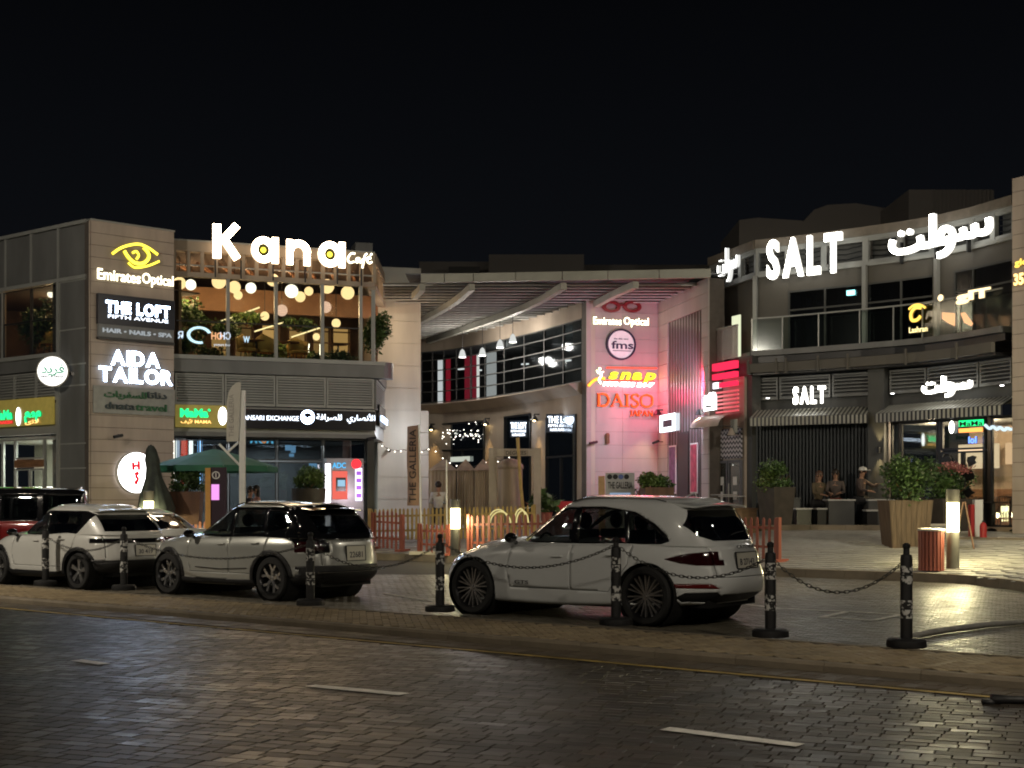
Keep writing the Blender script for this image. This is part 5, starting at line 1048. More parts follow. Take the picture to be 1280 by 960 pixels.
for i, (px, py, where) in enumerate(BOL):
    Y_ = (H-.0)*F/(py-HY); Y_ = (H-KH+.02)*F/(py-4-HY); x = X(px, Y_); bpos.append((x, Y_))
    lab = 'black bollard with white bands, '+where
    if not first:
        t = first = thing('bollard', lab, 'bollard', (x, Y_, KH+.002), 0, 'chain bollards along the strip')
        MB().lathe([(.215, 0), (.22, .02), (.215, .075), (.19, .095), (.07, .10)], 28).build('base', rub, t, smooth=True)
        MB().lathe([(.066, .098), (.066, .98), (.06, 1.02), (.036, 1.03), (.034, 1.09), (.042, 1.10), (.042, 1.135), (.02, 1.155)], 20).build('post', rub, t, smooth=True)
        for z0, z1 in ((.32, .415), (.43, .52), (.70, .79), (.805, .90)): MB().lathe([(.0675, z0), (.0675, z1)], 20, None, False).build('reflective_band', tape, t, smooth=2)
    else:
        r_ = dup(first, (x, Y_, KH+.002), random.uniform(0, 6), lab)
        r_.scale = (1, 1, random.uniform(.97, 1.02)); 
lk = MB(); pts = []
for k in range(12):
    a = 2*pi*k/12; pts.append((.030*cos(a)+(.012 if cos(a) > 0 else -.012), .017*sin(a), 0))
lk.tube(pts, .0055, 5, True); lme = lk.mesh('chain_link'); lme.materials.append(M('galvanised_steel', (.10, .10, .095), .35, .8, var=.2)); lme.shade_smooth()
CH = [(0, 1, .98, .96, .40, 'between the two rightmost bollards'), (1, 2, .96, 1.05, .34, 'hanging across the tail of the large white car'), (2, 3, 1.05, 1.02, .34, 'hanging across the doors of the large white car'), (3, 4, 1.0, .95, .36, 'in the gap between the grey and large white cars'), (4, 5, .95, .95, .30, 'hanging across the side of the grey crossover'), (5, 6, .95, .95, .26, 'hanging across the leftmost white car')]
for a, b, z0, z1, sag, where in CH:
    A_ = Vector((*bpos[a], KH+z0)); B_ = Vector((*bpos[b], KH+z1)); t = thing('chain', 'thin steel chain '+where, 'chain', (A_.x, A_.y, A_.z), 0)
    D = []; N_ = 400
    for k in range(N_+1): f = k/N_; p = A_.lerp(B_, f); p.z -= 4*sag*f*(1-f); D.append(p-A_)
    S_ = [0]
    for k in range(N_): S_.append(S_[-1]+(D[k+1]-D[k]).length)
    pitch = .062; nn = int(S_[-1]/pitch); j = 0
    for k in range(nn):
        d_ = (k+.5)*pitch
        while S_[j+1] < d_: j += 1
        tg = (D[j+1]-D[j]).normalized(); q_ = tg.to_track_quat('X', 'Z').to_euler(); m_ = tg.to_track_quat('X', 'Z').to_matrix()@Matrix.Rotation(pi/2*(k % 2)+.4, 3, 'X')
        inst(lme, 'link', t, D[j], m_.to_euler())
# ================================================================ PLANTS
def leaf_mesh(n, rx, rz, lf, seed=0, lobes=6, cz=0, droop=0):
    rnd = random.Random(seed); V = []; FF = []; T = []
    cs = [(rnd.uniform(-.66, .66)*rx, rnd.uniform(-.66, .66)*rx, rnd.uniform(-.45, .7)*rz, rnd.uniform(.25, .62)) for _ in range(lobes)]
    for i in range(n):
        c = cs[i % lobes]; th = rnd.uniform(0, 2*pi); ph = math.acos(rnd.uniform(-1, 1)); r = c[3]*rnd.uniform(.45, 1.12)
        p = Vector((c[0]+rx*r*sin(ph)*cos(th), c[1]+rx*r*sin(ph)*sin(th), cz+c[2]+rz*r*cos(ph)*1.0))
        d = Vector((rnd.gauss(0, 1), rnd.gauss(0, 1), rnd.gauss(.3, .7))).normalized(); e = d.cross(Vector((rnd.gauss(0, 1), rnd.gauss(0, 1), rnd.gauss(0, 1)))).normalized(); l = lf*rnd.uniform(.6, 1.3)
        q = len(V); V += [tuple(p), tuple(p+d*l*.5+e*l*.28), tuple(p+d*l), tuple(p+d*l*.5-e*l*.28)]; FF += [(q, q+1, q+2), (q, q+2, q+3)]
    me = bpy.data.meshes.new('foliage'); me.from_pydata(V, [], FF); me.update(); return me
def plant(loc, rx, rz, lf, n, mats, label, name='potted_shrub', seed=1, stem=.2, flowers=None, group=None):
    t = thing(name, label, 'plant', loc, 0, group)
    for i, mt in enumerate(mats):
        o = put(leaf_mesh(n//len(mats), rx, rz, lf, seed+i*7, 7, rz*.75+stem), 'foliage', mt, t); o['kind'] = 'stuff'
    m = MB(); rnd = random.Random(seed)
    for k in range(7): a = rnd.uniform(0, 6.3); m.tube([(0, 0, 0), (.3*rx*cos(a), .3*rx*sin(a), stem+rz*.4), (.7*rx*cos(a), .7*rx*sin(a), stem+rz*rnd.uniform(.7, 1.2))], [.015, .01, .005], 5)
    m.build('stem', MT['wood'], t)
    if flowers: o = put(leaf_mesh(n//5, rx*1.02, rz*.5, lf*.8, seed+50, 8, rz*1.5+stem), 'flowers', flowers, t); o['kind'] = 'stuff'
    return t
def planter(px, pyb, Yb, r0, r1, h, mt, label, slats=0, sides=4, rz=.3, zoff=0):
    x = X(px, Yb); z = Z(pyb, Yb); t = thing('planter', label, 'planter', (x, Yb, z), rz)
    n = sides; ph = pi/4 if n == 4 else 0
    m = MB(); k = 2**.5 if n == 4 else 1
    m.lathe([(r0*k, 0), (r1*k, h), (r1*k*.9, h), (r1*k*.86, h-.06)], n, Matrix.Rotation(ph, 4, 'Z')); m.build('pot', mt, t, smooth=n > 8)
    MB().lathe([(.01, h-.05), (r1*k*.86, h-.05)], n, Matrix.Rotation(ph, 4, 'Z'), False).build('soil', MT['soil'], t)
    if slats:
        for s_ in range(4):
            a = s_*pi/2; R_ = Matrix.Rotation(a, 4, 'Z')
            for i in range(slats):
                f0, f1 = -1+2*(i+.08)/slats, -1+2*(i+.92)/slats
                vs = [(f0*r0, -r0-.012, 0), (f1*r0, -r0-.012, 0), (f1*r1, -r1-.012, h), (f0*r1, -r1-.012, h), (f0*r0, -r0+.004, 0), (f1*r0, -r0+.004, 0), (f1*r1, -r1+.004, h), (f0*r1, -r1+.004, h)]
                MB().add([R_@Vector(v) for v in vs], [(0, 1, 2, 3), (0, 4, 5, 1), (1, 5, 6, 2), (2, 6, 7, 3), (3, 7, 4, 0)]).build('plank', mt, t)
    return t, (x, Yb, z+h-.04)
pw_ = M('weathered_planter_wood', (.125, .085, .05), .65, var=.4, scale=5, stretch=(3, 3, .3), bump=.2); pd_ = M('dark_planter', (.055, .045, .035), .6, var=.3, scale=4); pdb = M('brown_planter', (.12, .06, .035), .6, var=.3, scale=4, stretch=(2, 2, .3))
_, c = planter(1131, 701, 33.2, .40, .52, 1.48, pw_, 'large tapered timber planter right of centre on the plaza, with a bushy green shrub', 8, rz=.02)
plant(c, .62, .62, .10, 4300, (MT['leaf'], MT['leafd'], MT['leafd']), 'dense green shrub filling the large timber planter', seed=3, stem=.0, name='shrub')
_, c = planter(1190, 690, 36.2, .50, .62, 1.42, pd_, 'dark wide planter behind the glowing bollard lamp, with pink-topped plant', 0, rz=.2)
plant(c, .68, .52, .10, 4200, (MT['leaf'], MT['leafd']), 'shrub with pinkish flowers behind the glowing bollard lamp on the right', seed=11, stem=.0, flowers=MT['petal'], name='flowering_shrub')
_, c = planter(970, 656, 36.8, .29, .37, 1.02, pd_, 'dark tapered planter in front of the ribbed black shutter', 0, rz=.5)
plant(c, .52, .40, .08, 3600, (MT['leaf'], MT['leafy']), 'light green shrub in front of the ribbed black shutter', seed=21, stem=.0, name='shrub')
_, c = planter(821, 645, 39, .40, .42, .82, pdb, 'brown box planter behind the roof of the large white car', 0, rz=.1)
plant(c, .50, .26, .09, 2600, (MT['leafy'], MT['leaf']), 'low spreading lime shrub beside the gallery board', seed=31, stem=.0, name='shrub')
_, c = planter(233, 655, 36.2, .36, .42, .86, pdb, 'brown planter with a dark shrub between the disc sign and the orange totem', 0, rz=.1)
plant(c, .44, .40, .08, 2600, (MT['leafd'], MT['leaf']), 'dark shrub beside the closed umbrella on the left', seed=41, stem=.0, name='shrub')
_, c = planter(386, 650, 39, .44, .50, .9, pd_, 'dark round planter in front of the exchange shop glass', 0, 16)
plant(c, .42, .36, .09, 2600, (MT['leaf'], MT['leafy']), 'round olive shrub in front of the exchange shop glass', seed=51, stem=.0, name='shrub')
plant(KNF.w(u(470) if False else KNF.u(468)+.2, 6.0, .6), .52, .75, .12, 2600, (MT['leafd'], MT['leaf']), 'leafy dark tree leaning out at the right end of the cafe terrace', seed=61, stem=.3, name='terrace_tree')
plant(KNF.w(KNF.u(250), 5.9, 2.2), .5, .9, .16, 1500, (MT['leafd'], MT['leaf']), 'tall palm-like plant at the left of the cafe terrace', seed=71, stem=.4, name='indoor_plant')
plant(KNF.w(KNF.u(362), 5.9, 3.5), .9, .5, .14, 1500, (MT['leaf'], MT['leafy']), 'wide green plant in the middle of the cafe upstairs', seed=81, stem=.1, name='indoor_plant')
for i, (px, dy, rx, z) in enumerate(((300, 2.6, .5, 6.9), (330, 3.0, .45, 7.3), (395, 2.8, .55, 7.2), (412, 3.4, .4, 6.2), (286, 3.2, .5, 6.1))):
    plant(KNF.w(KNF.u(px), z, dy), rx, .28, .12, 800, (MT['leaf'], MT['leafy'] if i % 2 else MT['leafd']), rank(px, (300, 330, 395, 412, 286))+' clump of cafe greenery from the left behind the globe lamps', seed=120+i, stem=.0, name='hanging_plant')
plant(KNF.w(KNF.u(425), 5.9, .9), .7, .25, .12, 1200, (MT['leafd'], MT['leafd']), 'low dark hedge behind the glass under the Cafe lettering', seed=91, stem=.0, name='indoor_hedge')
plant(LWF.w(LWF.u(20), 5.95, .8), .55, .8, .13, 1700, (MT['leafd'], MT['leaf']), 'dark leafy plant in the upstairs corner window at the left edge', seed=95, stem=.3, name='indoor_plant')
for i, (px, dy) in enumerate(((38, .7), (57, .8), (12, 1.1))):
    bucket_chair(LWF.w(LWF.u(px), 5.95, dy), LWF.a+i, mu, ('second', 'third', 'first')[i]+' mustard chair from the left in the upstairs corner window', 'mustard chairs in the corner window')
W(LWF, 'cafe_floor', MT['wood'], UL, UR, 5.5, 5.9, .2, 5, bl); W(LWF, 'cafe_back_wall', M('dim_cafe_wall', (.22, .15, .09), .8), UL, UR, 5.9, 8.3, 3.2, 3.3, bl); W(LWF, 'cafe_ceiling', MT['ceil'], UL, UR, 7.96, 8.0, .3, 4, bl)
# ================================================================ BOLLARD LAMPS, BIN
LP_ = M('lamp_post_metal', (.11, .105, .09), .45, .2)
def bollard_lamp(px, Y_, z, h, lab, power):
    t = thing('bollard_lamp', lab, 'lamp', (X(px, Y_), Y_, z), 0, 'glowing bollard lamps on the plaza')
    MB().lathe([(.16, 0), (.16, .015), (.135, .02), (.135, h*.485)], 24).build('post', LP_, t, smooth=True)
    MB().lathe([(.125, h*.485), (.125, h*.845)], 24).build('diffuser', E('bollard_light', (1, .90, .42), 9) if 'bollard_light' not in bpy.data.materials else bpy.data.materials['bollard_light'], t, smooth=2)
    MB().lathe([(.138, h*.845), (.138, h), (.12, h+.01)], 24).build('cap', LP_, t, smooth=True)
    for a in range(3): MB().cyl((.136*cos(a*2.1), .136*sin(a*2.1), h*.48), (.136*cos(a*2.1), .136*sin(a*2.1), h*.86), .006, 5).build('rod', MT['alu'], t)
    for a in range(3):
        b = a*2.094-1.2; lamp('bollard_glow', 'POINT', (X(px, Y_)+.32*cos(b), Y_+.32*sin(b), z+h*.62), power/3, (1, .88, .48), .1)
bollard_lamp(1191, 29.0, .18, 1.74, 'glowing bollard lamp on the right beside the red slatted bin', 230)
bollard_lamp(569, 36.6, .19, 1.52, 'glowing bollard lamp behind the nose of the large white car', 75)
bollard_lamp(186, 34.9, .25, 1.68, 'glowing bollard lamp rising above the leftmost white car', 130)
t = thing('litter_bin', 'round litter bin clad in red-brown vertical slats on the plaza', 'bin', (X(1164, 28.9), 28.9, .19))
MB().lathe([(.20, 0), (.20, .86)], 20).build('drum', MT['black'], t)
for k in range(20): a = 2*pi*k/20; inst_m = MB().box(-.029, .029, -.012, .012, .02, .86).build('slat', MT['redw'], t, loc=(.255*cos(a), .255*sin(a), 0), rot=a+pi/2)
MB().lathe([(.285, .86), (.285, .90), (.20, .91), (.19, .87)], 24).build('lid', MT['cladw'], t)
# ================================================================ FENCES
def picket_fence(p0, p1, h, n, mt, label, feet=True, thin=.07, group=None, zf=None, arch=False):
    a = Vector(p0); b = Vector(p1); d = (b-a); L_ = d.length; z0 = plaza_z(a.x, a.y) if zf is None else zf; z1 = plaza_z(b.x, b.y) if zf is None else zf
    t = thing('picket_fence', label, 'fence', (a.x, a.y, z0), atan2(d.y, d.x), group); sl = (z1-z0)/L_
    m = MB(); w_ = thin/2; m.prism([(-w_, .05), (w_, .05), (w_, h-.06), (w_*.6, h-.02), (0, h), (-w_*.6, h-.02), (-w_, h-.06)], -.012, .012); me = m.mesh('picket'); me.materials.append(mt)
    for i in range(n): x = L_*(i+.5)/n; o = inst(me, 'picket', t, (x, 0, sl*x), (0, random.gauss(0, .008), 0), (1, 1, 1+(.10*sin(pi*(i+.5)/n) if arch else 0)+random.uniform(-.01, .01)))
    for z in (h*.30, h*.74): MB().add([(0, .014, z), (L_, .014, z+sl*L_), (L_, .045, z+sl*L_), (0, .045, z), (0, .014, z+.06), (L_, .014, z+.06+sl*L_), (L_, .045, z+.06+sl*L_), (0, .045, z+.06)], [(0, 1, 5, 4), (2, 3, 7, 6), (4, 5, 6, 7), (0, 3, 2, 1)]).build('rail', mt, t)
    for x in (0, L_):
        MB().box(x-.04, x+.04, -.0-.04, .06, sl*x, h+.02+sl*x).build('post', mt, t)
        if feet: MB().box(x-.06, x+.06, -.28, .30, sl*x+.0, sl*x+.07).build('foot', mt, t)
    return t
def G(px, Y_): return (X(px, Y_), Y_)
rdw = MT['redw']
picket_fence(G(586, 36.9), G(700, 35.4), 1.12, 15, rdw, 'red-brown picket fence behind the bonnet of the large white car', group=None)
picket_fence(G(524, 38.3), G(562, 37.3), .85, 6, rdw, 'short low red-brown fence left of the middle bollard lamp')
picket_fence(G(466, 39.8), G(503, 39.2), 1.05, 7, rdw, 'red-brown fence with arched top beside the grey crossover tail', arch=True)
picket_fence(G(921, 32.6), G(973, 31.6), 1.02, 7, rdw, 'red-brown picket fence just right of the large white car')
picket_fence(G(196, 35.9), G(264, 35.9), .95, 12, M('salmon_timber', (.50, .20, .11), .6, var=.2), 'salmon picket fence glimpsed between the left cars', feet=False)
picket_fence(G(462, 41.3), G(668, 40.3), 1.0, 40, MT['yelw'], 'long yellow picket fence in front of the canvas huts', feet=False, thin=.065)
for i, (pa, pb, top) in enumerate(((610, 636, 637), (643, 658, 636))):
    Y_ = 38.6; t = thing('light_arch', 'glowing yellow rope-light arch above the red fence, '+('wider left one' if i == 0 else 'narrower right one'), 'light', (X(pa, Y_), Y_, plaza_z(X(pa, Y_), Y_)))
    wd = X(pb, Y_)-X(pa, Y_); zt = Z(top, Y_)-t.location.z
    for s_ in (0, .14): MB().tube([(wd*(.5-.5*cos(a))+s_*.4, s_, zt*.62+(zt*.38-s_*.4)*sin(a)) for a in [pi*k/14 for k in range(15)]], .022, 6).build('rope_light', E('rope_light', (1, .85, .35), .6) if s_ == 0 and i == 0 else bpy.data.materials['rope_light'], t)
    for x in (0, wd): MB().cyl((x, 0, 0), (x, 0, zt*.62), .02, 6).build('upright', MT['alu'], t)
# ================================================================ UMBRELLAS, FLAGS, TOTEM, ATM
gfab = M('green_canvas', (.012, .11, .065), .7, var=.15, scale=2)
Yb = 37.4; x0 = X(268, Yb); zg = plaza_z(x0, Yb)
t = thing('umbrella', 'large open dark green umbrella in front of the exchange shop', 'umbrella', (x0, Yb, zg), .35)
zt = Z(561, Yb)-zg; ze = Z(583, Yb)-zg; R_ = 1.75
for k in range(8):
    a, b = pi/4*k, pi/4*(k+1); p0, p1 = (R_*cos(a), R_*sin(a)), (R_*cos(b), R_*sin(b)); mz = .55
    q1, q2 = [(p[0]*.5, p[1]*.5, ze+(zt-ze)*.56) for p in (p0, p1)]
    m = MB(); m.add([(0, 0, zt), (*p0, ze), (*p1, ze), q1, q2, (p0[0], p0[1], ze-.16), (p1[0], p1[1], ze-.16)], [(0, 3, 4), (3, 1, 2, 4), (1, 5, 6, 2)]); m.build('canopy_panel', gfab, t)
    MB().cyl((0, 0, zt-.05), (p0[0], p0[1], ze-.02), .012, 5).build('rib', MT['alu'], t)
MB().cyl((0, 0, 0), (0, 0, zt+.08), .035, 10).build('pole', MT['dark'], t); MB().lathe([(.4, 0), (.4, .08), (.05, .12)], 16).build('base', MT['dgrey'], t)
cv = M('folded_dark_canvas', (.035, .045, .04), .8, var=.3); Yc = 35.3; xc = X(190, Yc); t = thing('closed_umbrella', 'tall folded dark umbrella leaning in front of the glowing red-lettered disc', 'umbrella', (xc+.15, Yc, plaza_z(xc, Yc)))
zz = lambda py: Z(py, Yc)-t.location.z
pr = [(.30, zz(646)), (.36, zz(636)), (.30, zz(620)), (.17, zz(598)), (.14, zz(585)), (.15, zz(575)), (.10, zz(562)), (.05, zz(557))]
vs = []; n = 22
for r, z in pr:
    for k in range(n): a = 2*pi*k/n; rr = r*(1+.34*(k % 2)+.12*sin(k*2.3+z)); vs.append((rr*cos(a)-.16-.0*z+.0+(z-zz(640))*-.10+.16, rr*sin(a), z))
m = MB(); m.add(vs, [(j*n+k, j*n+(k+1) % n, (j+1)*n+(k+1) % n, (j+1)*n+k) for j in range(len(pr)-1) for k in range(n)]+[tuple(range(n)), tuple((len(pr)-1)*n+k for k in range(n))]); m.build('folded_cover', cv, t, smooth=2); MB().cyl((.1, 0, 0), (-.18, 0, zz(556)), .03, 8).build('pole', MT['dark'], t)
# tall banner post with cantilever arms
Yf = 35.2; t = thing('banner_post', 'tall white post with pale curved-top banner and angled arms, in front of the mustard fascia', 'post', (X(303, Yf), Yf, plaza_z(X(303, Yf), Yf)))
zz = lambda py: Z(py, Yf)-t.location.z
xx = lambda px: X(px, Yf)-t.location.x
MB().box(xx(299.5), xx(306.5), -.06, .06, 0, zz(488)).build('post', MT['white'], t)
pts = [(xx(284), zz(552)), (xx(299), zz(552)), (xx(302), zz(478)), (xx(297), zz(478.5)), (xx(291), zz(483)), (xx(286.5), zz(491)), (xx(284.5), zz(503))]
MB().prism(pts, -.10, -.075).build('banner', M('pale_banner', (.50, .48, .43), .7, var=.05), t)
o = t.children[-1]; tm = text_mesh('THE GALLERIA', .13, .004, 0, width=1.1); put(tm, 'lettering', M('faint_print', (.28, .26, .24), .7), t, loc=(xx(293), -.101, (zz(552)+zz(488))/2), rot=(0, -pi/2, 0))
MB().cyl((xx(301), 0, zz(583)), (xx(274), 0, zz(555)), .03, 8).build('arm', MT['white'], t); MB().cyl((xx(299), 0, zz(552)), (xx(285), 0, zz(565)), .03, 8).build('arm', MT['white'], t)
Yg = 35.0; t = thing('totem_sign', 'narrow orange-brown totem with dark panel, round mark and glowing pink screen', 'sign', (X(262, Yg), Yg, plaza_z(X(262, Yg), Yg)), .1)
zz = lambda py: Z(py, Yg)-t.location.z
xx = lambda px: X(px, Yg)-t.location.x
MB().box(xx(257), xx(263.5), -.08, .02, 0, zz(585)).build('side_board', M('orange_board', (.55, .28, .07), .6), t); MB().box(xx(263.6), xx(283), -.04, 0, 0, zz(584)).build('dark_panel', M('plum_panel', (.03, .012, .025), .4), t)
m = MB(); ring(m, xx(270), zz(594), .075, .10, -.05, -.04, 24); m.box(xx(270)-.012, xx(270)+.012, -.05, -.04, zz(597), zz(591)); m.build('round_mark', MT['white'], t); MB().box(xx(264.5), xx(274), -.055, -.04, zz(625), zz(605.5)).build('screen', E('pink_screen', (.9, .35, .85), .9), t)
Ya = KNF.Y(428)-.35; t = thing('cash_machine', 'glowing white and pink cash machine kiosk at the foot of the exchange shop', 'cash machine', (KNF.w(KNF.u(428), .9, -.35)), KNF.a)
zz = lambda py: Z(py, Ya)-.9
xx = lambda px: (px-428)*Ya/F*1.05
MB().box(xx(405), xx(450), -.05, .3, 0, zz(573)).build('housing', M('kiosk_grey', (.35, .35, .37), .5), t); MB().box(xx(404), xx(409.5), -.07, -.0, 0, zz(580)).build('light_column', E('kiosk_white', (1, .93, .97), 4), t); MB().box(xx(440), xx(448), -.07, -.0, zz(626), zz(585)).build('light_column', E('kiosk_lilac', (.86, .75, 1), 1.6), t)
MB().box(xx(412), xx(430), -.08, -.051, zz(624), zz(589)).build('red_surround', E('kiosk_red', (.9, .16, .12), .8), t); MB().box(xx(416), xx(428), -.10, -.08, zz(614), zz(597)).build('screen_recess', MT['black'], t); MB().box(xx(418), xx(427), -.105, -.10, zz(608), zz(600)).build('screen', E('kiosk_screen', (.35, .6, .8), .8), t)
put(text_mesh('ADC', .17, .01, .02, width=.42), 'lettering', E('kiosk_blue', (.1, .5, .9), 1.0), t, loc=(xx(420), -.06, zz(585))); m = MB(); disc(m, xx(441), zz(580), .15, -.09, -.05, 20); m.build('red_disc', E('kiosk_red_disc', (1, .03, .04), 1.6), t)
for k, z in enumerate((591, 600, 609, 619)): MB().box(xx(441), xx(447), -.075, -.07, zz(z+3), zz(z-2)).build('sticker', M('sticker_print', (.25, .1, .5), .5, emit=(.4, .1, .8), es=.5) if k == 0 else bpy.data.materials['sticker_print'], t)
lamp('kiosk_glow', 'POINT', KNF.w(KNF.u(428), 1.9, -.9), 18, (1, .8, .9), .2)
# gallery flag banner, thin poles
Yh = 38.9; zb = plaza_z(X(526, Yh), Yh); t = thing('flag_banner', 'tall brown flag reading THE GALLERIA with lettering running upwards, on a white pole', 'flag', (X(527, Yh), Yh, zb))
zz = lambda py: Z(py, Yh)-zb
xx = lambda px: X(px, Yh)-t.location.x
MB().cyl((0, 0, 0), (xx(523.5), 0, zz(530)), .022, 8).build('pole', MT['white'], t)
m = MB(); nn = 12; vs = []
for i in range(nn+1):
    f = i/nn; z = zz(632)+(zz(531)-zz(632))*f; vs += [(xx(509+1.0*sin(f*7)*.4), .03*sin(f*9), z-(.05 if i == nn else 0)), (xx(524), 0, z)]
m.add(vs, [(2*i, 2*i+1, 2*i+3, 2*i+2) for i in range(nn)]); o = m.build('cloth', M('brown_flag', (.30, .19, .14), .8, var=.1), t, smooth=2); md = o.modifiers.new('t', 'SOLIDIFY'); md.thickness = .01
put(text_mesh('THE GALLERIA', .20, .004, .01, width=2.1), 'lettering', M('flag_print', (.03, .02, .025), .7), t, loc=(xx(520), -.035, (zz(632)+zz(533))/2), rot=(0, -pi/2, 0))
t = thing('stone_slab', 'pale flat stone slabs at the foot of the brown flag pole', 'slab', (X(530, 38.2), 38.2, plaza_z(X(530, 38.2), 38.2))); MB().slab([(-.4, -.3), (.35, -.34), (.42, .2), (-.3, .25)], 0, .09).build('slab', MT['cladw'], t)
t = thing('thin_pole', 'thin white pole standing left of the middle bollard lamp', 'pole', (X(559, 38.6), 38.6, plaza_z(X(559, 38.6), 38.6))); MB().cyl((0, 0, 0), (-.02, 0, Z(575, 38.6)-t.location.z), .02, 8).build('pole', MT['white'], t)
t = thing('bamboo_pole', 'slanting yellow bamboo pole in front of the smaller hanging sign', 'pole', (X(656, 41), 41, .9)); MB().tube([(0, 0, 0), (X(651, 41)-X(656, 41), 0, 1.2), (X(647, 41)-X(656, 41), 0, Z(547, 41)-.9)], .05, 8).build('stalk', MT['yelw'], t)
# ================================================================ CANVAS HUTS, GATE, THINGS ON THE TERRACE
canv = M('beige_canvas', (.30, .235, .165), .85, var=.25, scale=3, stretch=(2, 2, .3)); Yt = 43.5
t = thing('canvas_hut', 'row of beige canvas huts with peaked tops behind the yellow fence', 'tent', (X(575, Yt), Yt, .9))
zz = lambda py: Z(py, Yt)-.9
xx = lambda px: X(px, Yt)-t.location.x
for i, (a, b) in enumerate(((537, 570), (571, 592), (593, 614))):
    m = MB(); n = 14; vs = []
    for k in range(n+1): px = a+(b-a)*k/n; vs += [(xx(px), -.03*(k % 2)-.02*random.random(), 0), (xx(px), -.03*(k % 2), zz(588))]
    m.add(vs, [(2*k, 2*k+2, 2*k+3, 2*k+1) for k in range(n)]); m.build('curtain', canv, t)
    c = (a+b)/2; m = MB(); m.add([(xx(a)-.05, -.08, zz(588)), (xx(b)+.05, -.08, zz(588)), (xx(b)+.05, 1.1, zz(588)), (xx(a)-.05, 1.1, zz(588)), (xx(c), .5, zz(573))], [(0, 1, 4), (1, 2, 4), (2, 3, 4), (3, 0, 4)]); m.build('roof', canv, t)
t = thing('canvas_hut', 'single canvas hut with a rounded top beside the pale gateway', 'tent', (X(638, 43), 43, .9)); Yt = 43
m = MB(); n = 20; r = .38
vs = []
for k in range(n): a = 2*pi*k/n; rr = r*(1+.04*(k % 2)); vs += [(rr*cos(a), rr*sin(a), 0), (rr*cos(a), rr*sin(a), Z(586, 43)-.9)]
m.add(vs, [(2*k, (2*k+2) % (2*n), (2*k+3) % (2*n), 2*k+1) for k in range(n)]); m.build('wall', canv, t, smooth=2); MB().lathe([(.42, 0), (.40, .12), (.25, .28), (.01, .34)], 20).build('roof', canv, t, loc=(0, 0, Z(586, 43)-.9), smooth=2)
gtm = M('pale_gate_paint', (.42, .36, .30), .6, var=.06); Yt = 42; t = thing('gateway', 'pale square gateway with a lettered beam in front of the first shop door', 'gateway', (X(613, Yt), Yt, .9))
xx = lambda px: X(px, Yt)-X(613, Yt)
zz = lambda py: Z(py, Yt)-.9
MB().box(xx(611), xx(621), -.12, .12, 0, zz(560)).build('post', gtm, t); MB().box(xx(667), xx(676), -.12, .12, 0, zz(560)).build('post', gtm, t); MB().box(xx(621), xx(667), -.10, .10, zz(570), zz(561)).build('beam', gtm, t)
MB().box(xx(630), xx(660), -.13, -.10, zz(570), zz(562)).build('name_board', M('name_board', (.30, .25, .2), .6), t); put(text_mesh('DEGREES', .12, .004, .01, width=.62), 'lettering', MT['dark'], t, loc=(xx(645), -.131, zz(568.5)))
# string lights
t = thing('string_lights', 'sagging string of tiny bulbs between the corner shop and the curved wall', 'lights', P(474, 553, 42.6))
A_ = P(474, 553, 42.6); pts = [A_, P(505, 562, 43), P(540, 558, 44), P(575, 582, 46), P(612, 574, 47), P(640, 568, 47)]; pp = smooth_path([(0, 0), (1, 0)], 2)
dd = []
for a, b in zip(pts, pts[1:]):
    for k in range(8): f = k/8; p = a.lerp(b, f); p.z -= .5*f*(1-f); dd.append(p-A_)
MB().tube(dd, .008, 4).build('wire', MT['black'], t)
be = E('tiny_bulb', (1, .93, .8), 6); bm_ = MB().ball((0, 0, 0), .017, 6, 4).mesh('bulb'); bm_.materials.append(be)
for p in dd[1::2]: inst(bm_, 'bulb', t, p-Vector((0, 0, .03)))
t = thing('fairy_lights', 'cluster of fairy lights in the dark window of the curved wall', 'lights', P(580, 545, 50)); A_ = P(580, 545, 50); rnd = random.Random(5)
f = cface(580)
for k in range(38): q_ = f.w(f.u(556), 0, -.12).lerp(f.w(f.u(604) if f.u(604) > 0 else 2, 0, -.12), rnd.random()); q_.z = 4.3+.35*rnd.gauss(0, .5); q_.y -= .15; inst(bm_, 'bulb', t, q_-A_)
MB().tube([f.w(f.u(556), 4.75, -.2)-A_, f.w(f.u(580), 4.2, -.22)-A_, f.w(f.u(604), 4.7, -.2)-A_], .008, 4).build('wire', MT['black'], t)
# gallery info board
Yb = 40; t = thing('info_board', 'grey board reading THE GALLERIA with round black marks at the foot of the pink wall', 'sign', (X(775, Yb), Yb, plaza_z(X(775, Yb), Yb)))
xx = lambda px: X(px, Yb)-X(775, Yb)
zz = lambda py: Z(py, Yb)-t.location.z
MB().box(xx(757), xx(793), -.04, .04, .05, zz(591)).build('board', M('board_grey', (.42, .42, .43), .6, var=.05), t)
for i, px in enumerate((762, 769, 776, 783)): m = MB(); disc(m, xx(px), zz(596), .075, -.05, -.04, 18); m.build('round_mark', MT['black'] if i % 2 else M('blue_mark', (.1, .15, .4), .5) if i == 2 else MT['black'], t)
put(text_mesh('THE GALLERIA', .2, .006, .02, width=.72), 'lettering', MT['black'], t, loc=(xx(775), -.041, zz(610.5))); MB().box(xx(762), xx(788), -.05, -.04, zz(624), zz(616)).build('notice', M('notice_blue', (.35, .5, .7), .5, emit=(.4, .6, .9), es=.3), t)
MB().box(xx(748), xx(756), -.02, .06, 0, zz(595)).build('side_post', M('tan_board', (.45, .28, .14), .6), t)
plant((X(803, 40.5), 40.5, 1.3), .35, .35, .09, 900, (MT['petal'], MT['leafd']), 'pinkish flower arrangement beside the gallery board', seed=33, name='flower_arrangement')
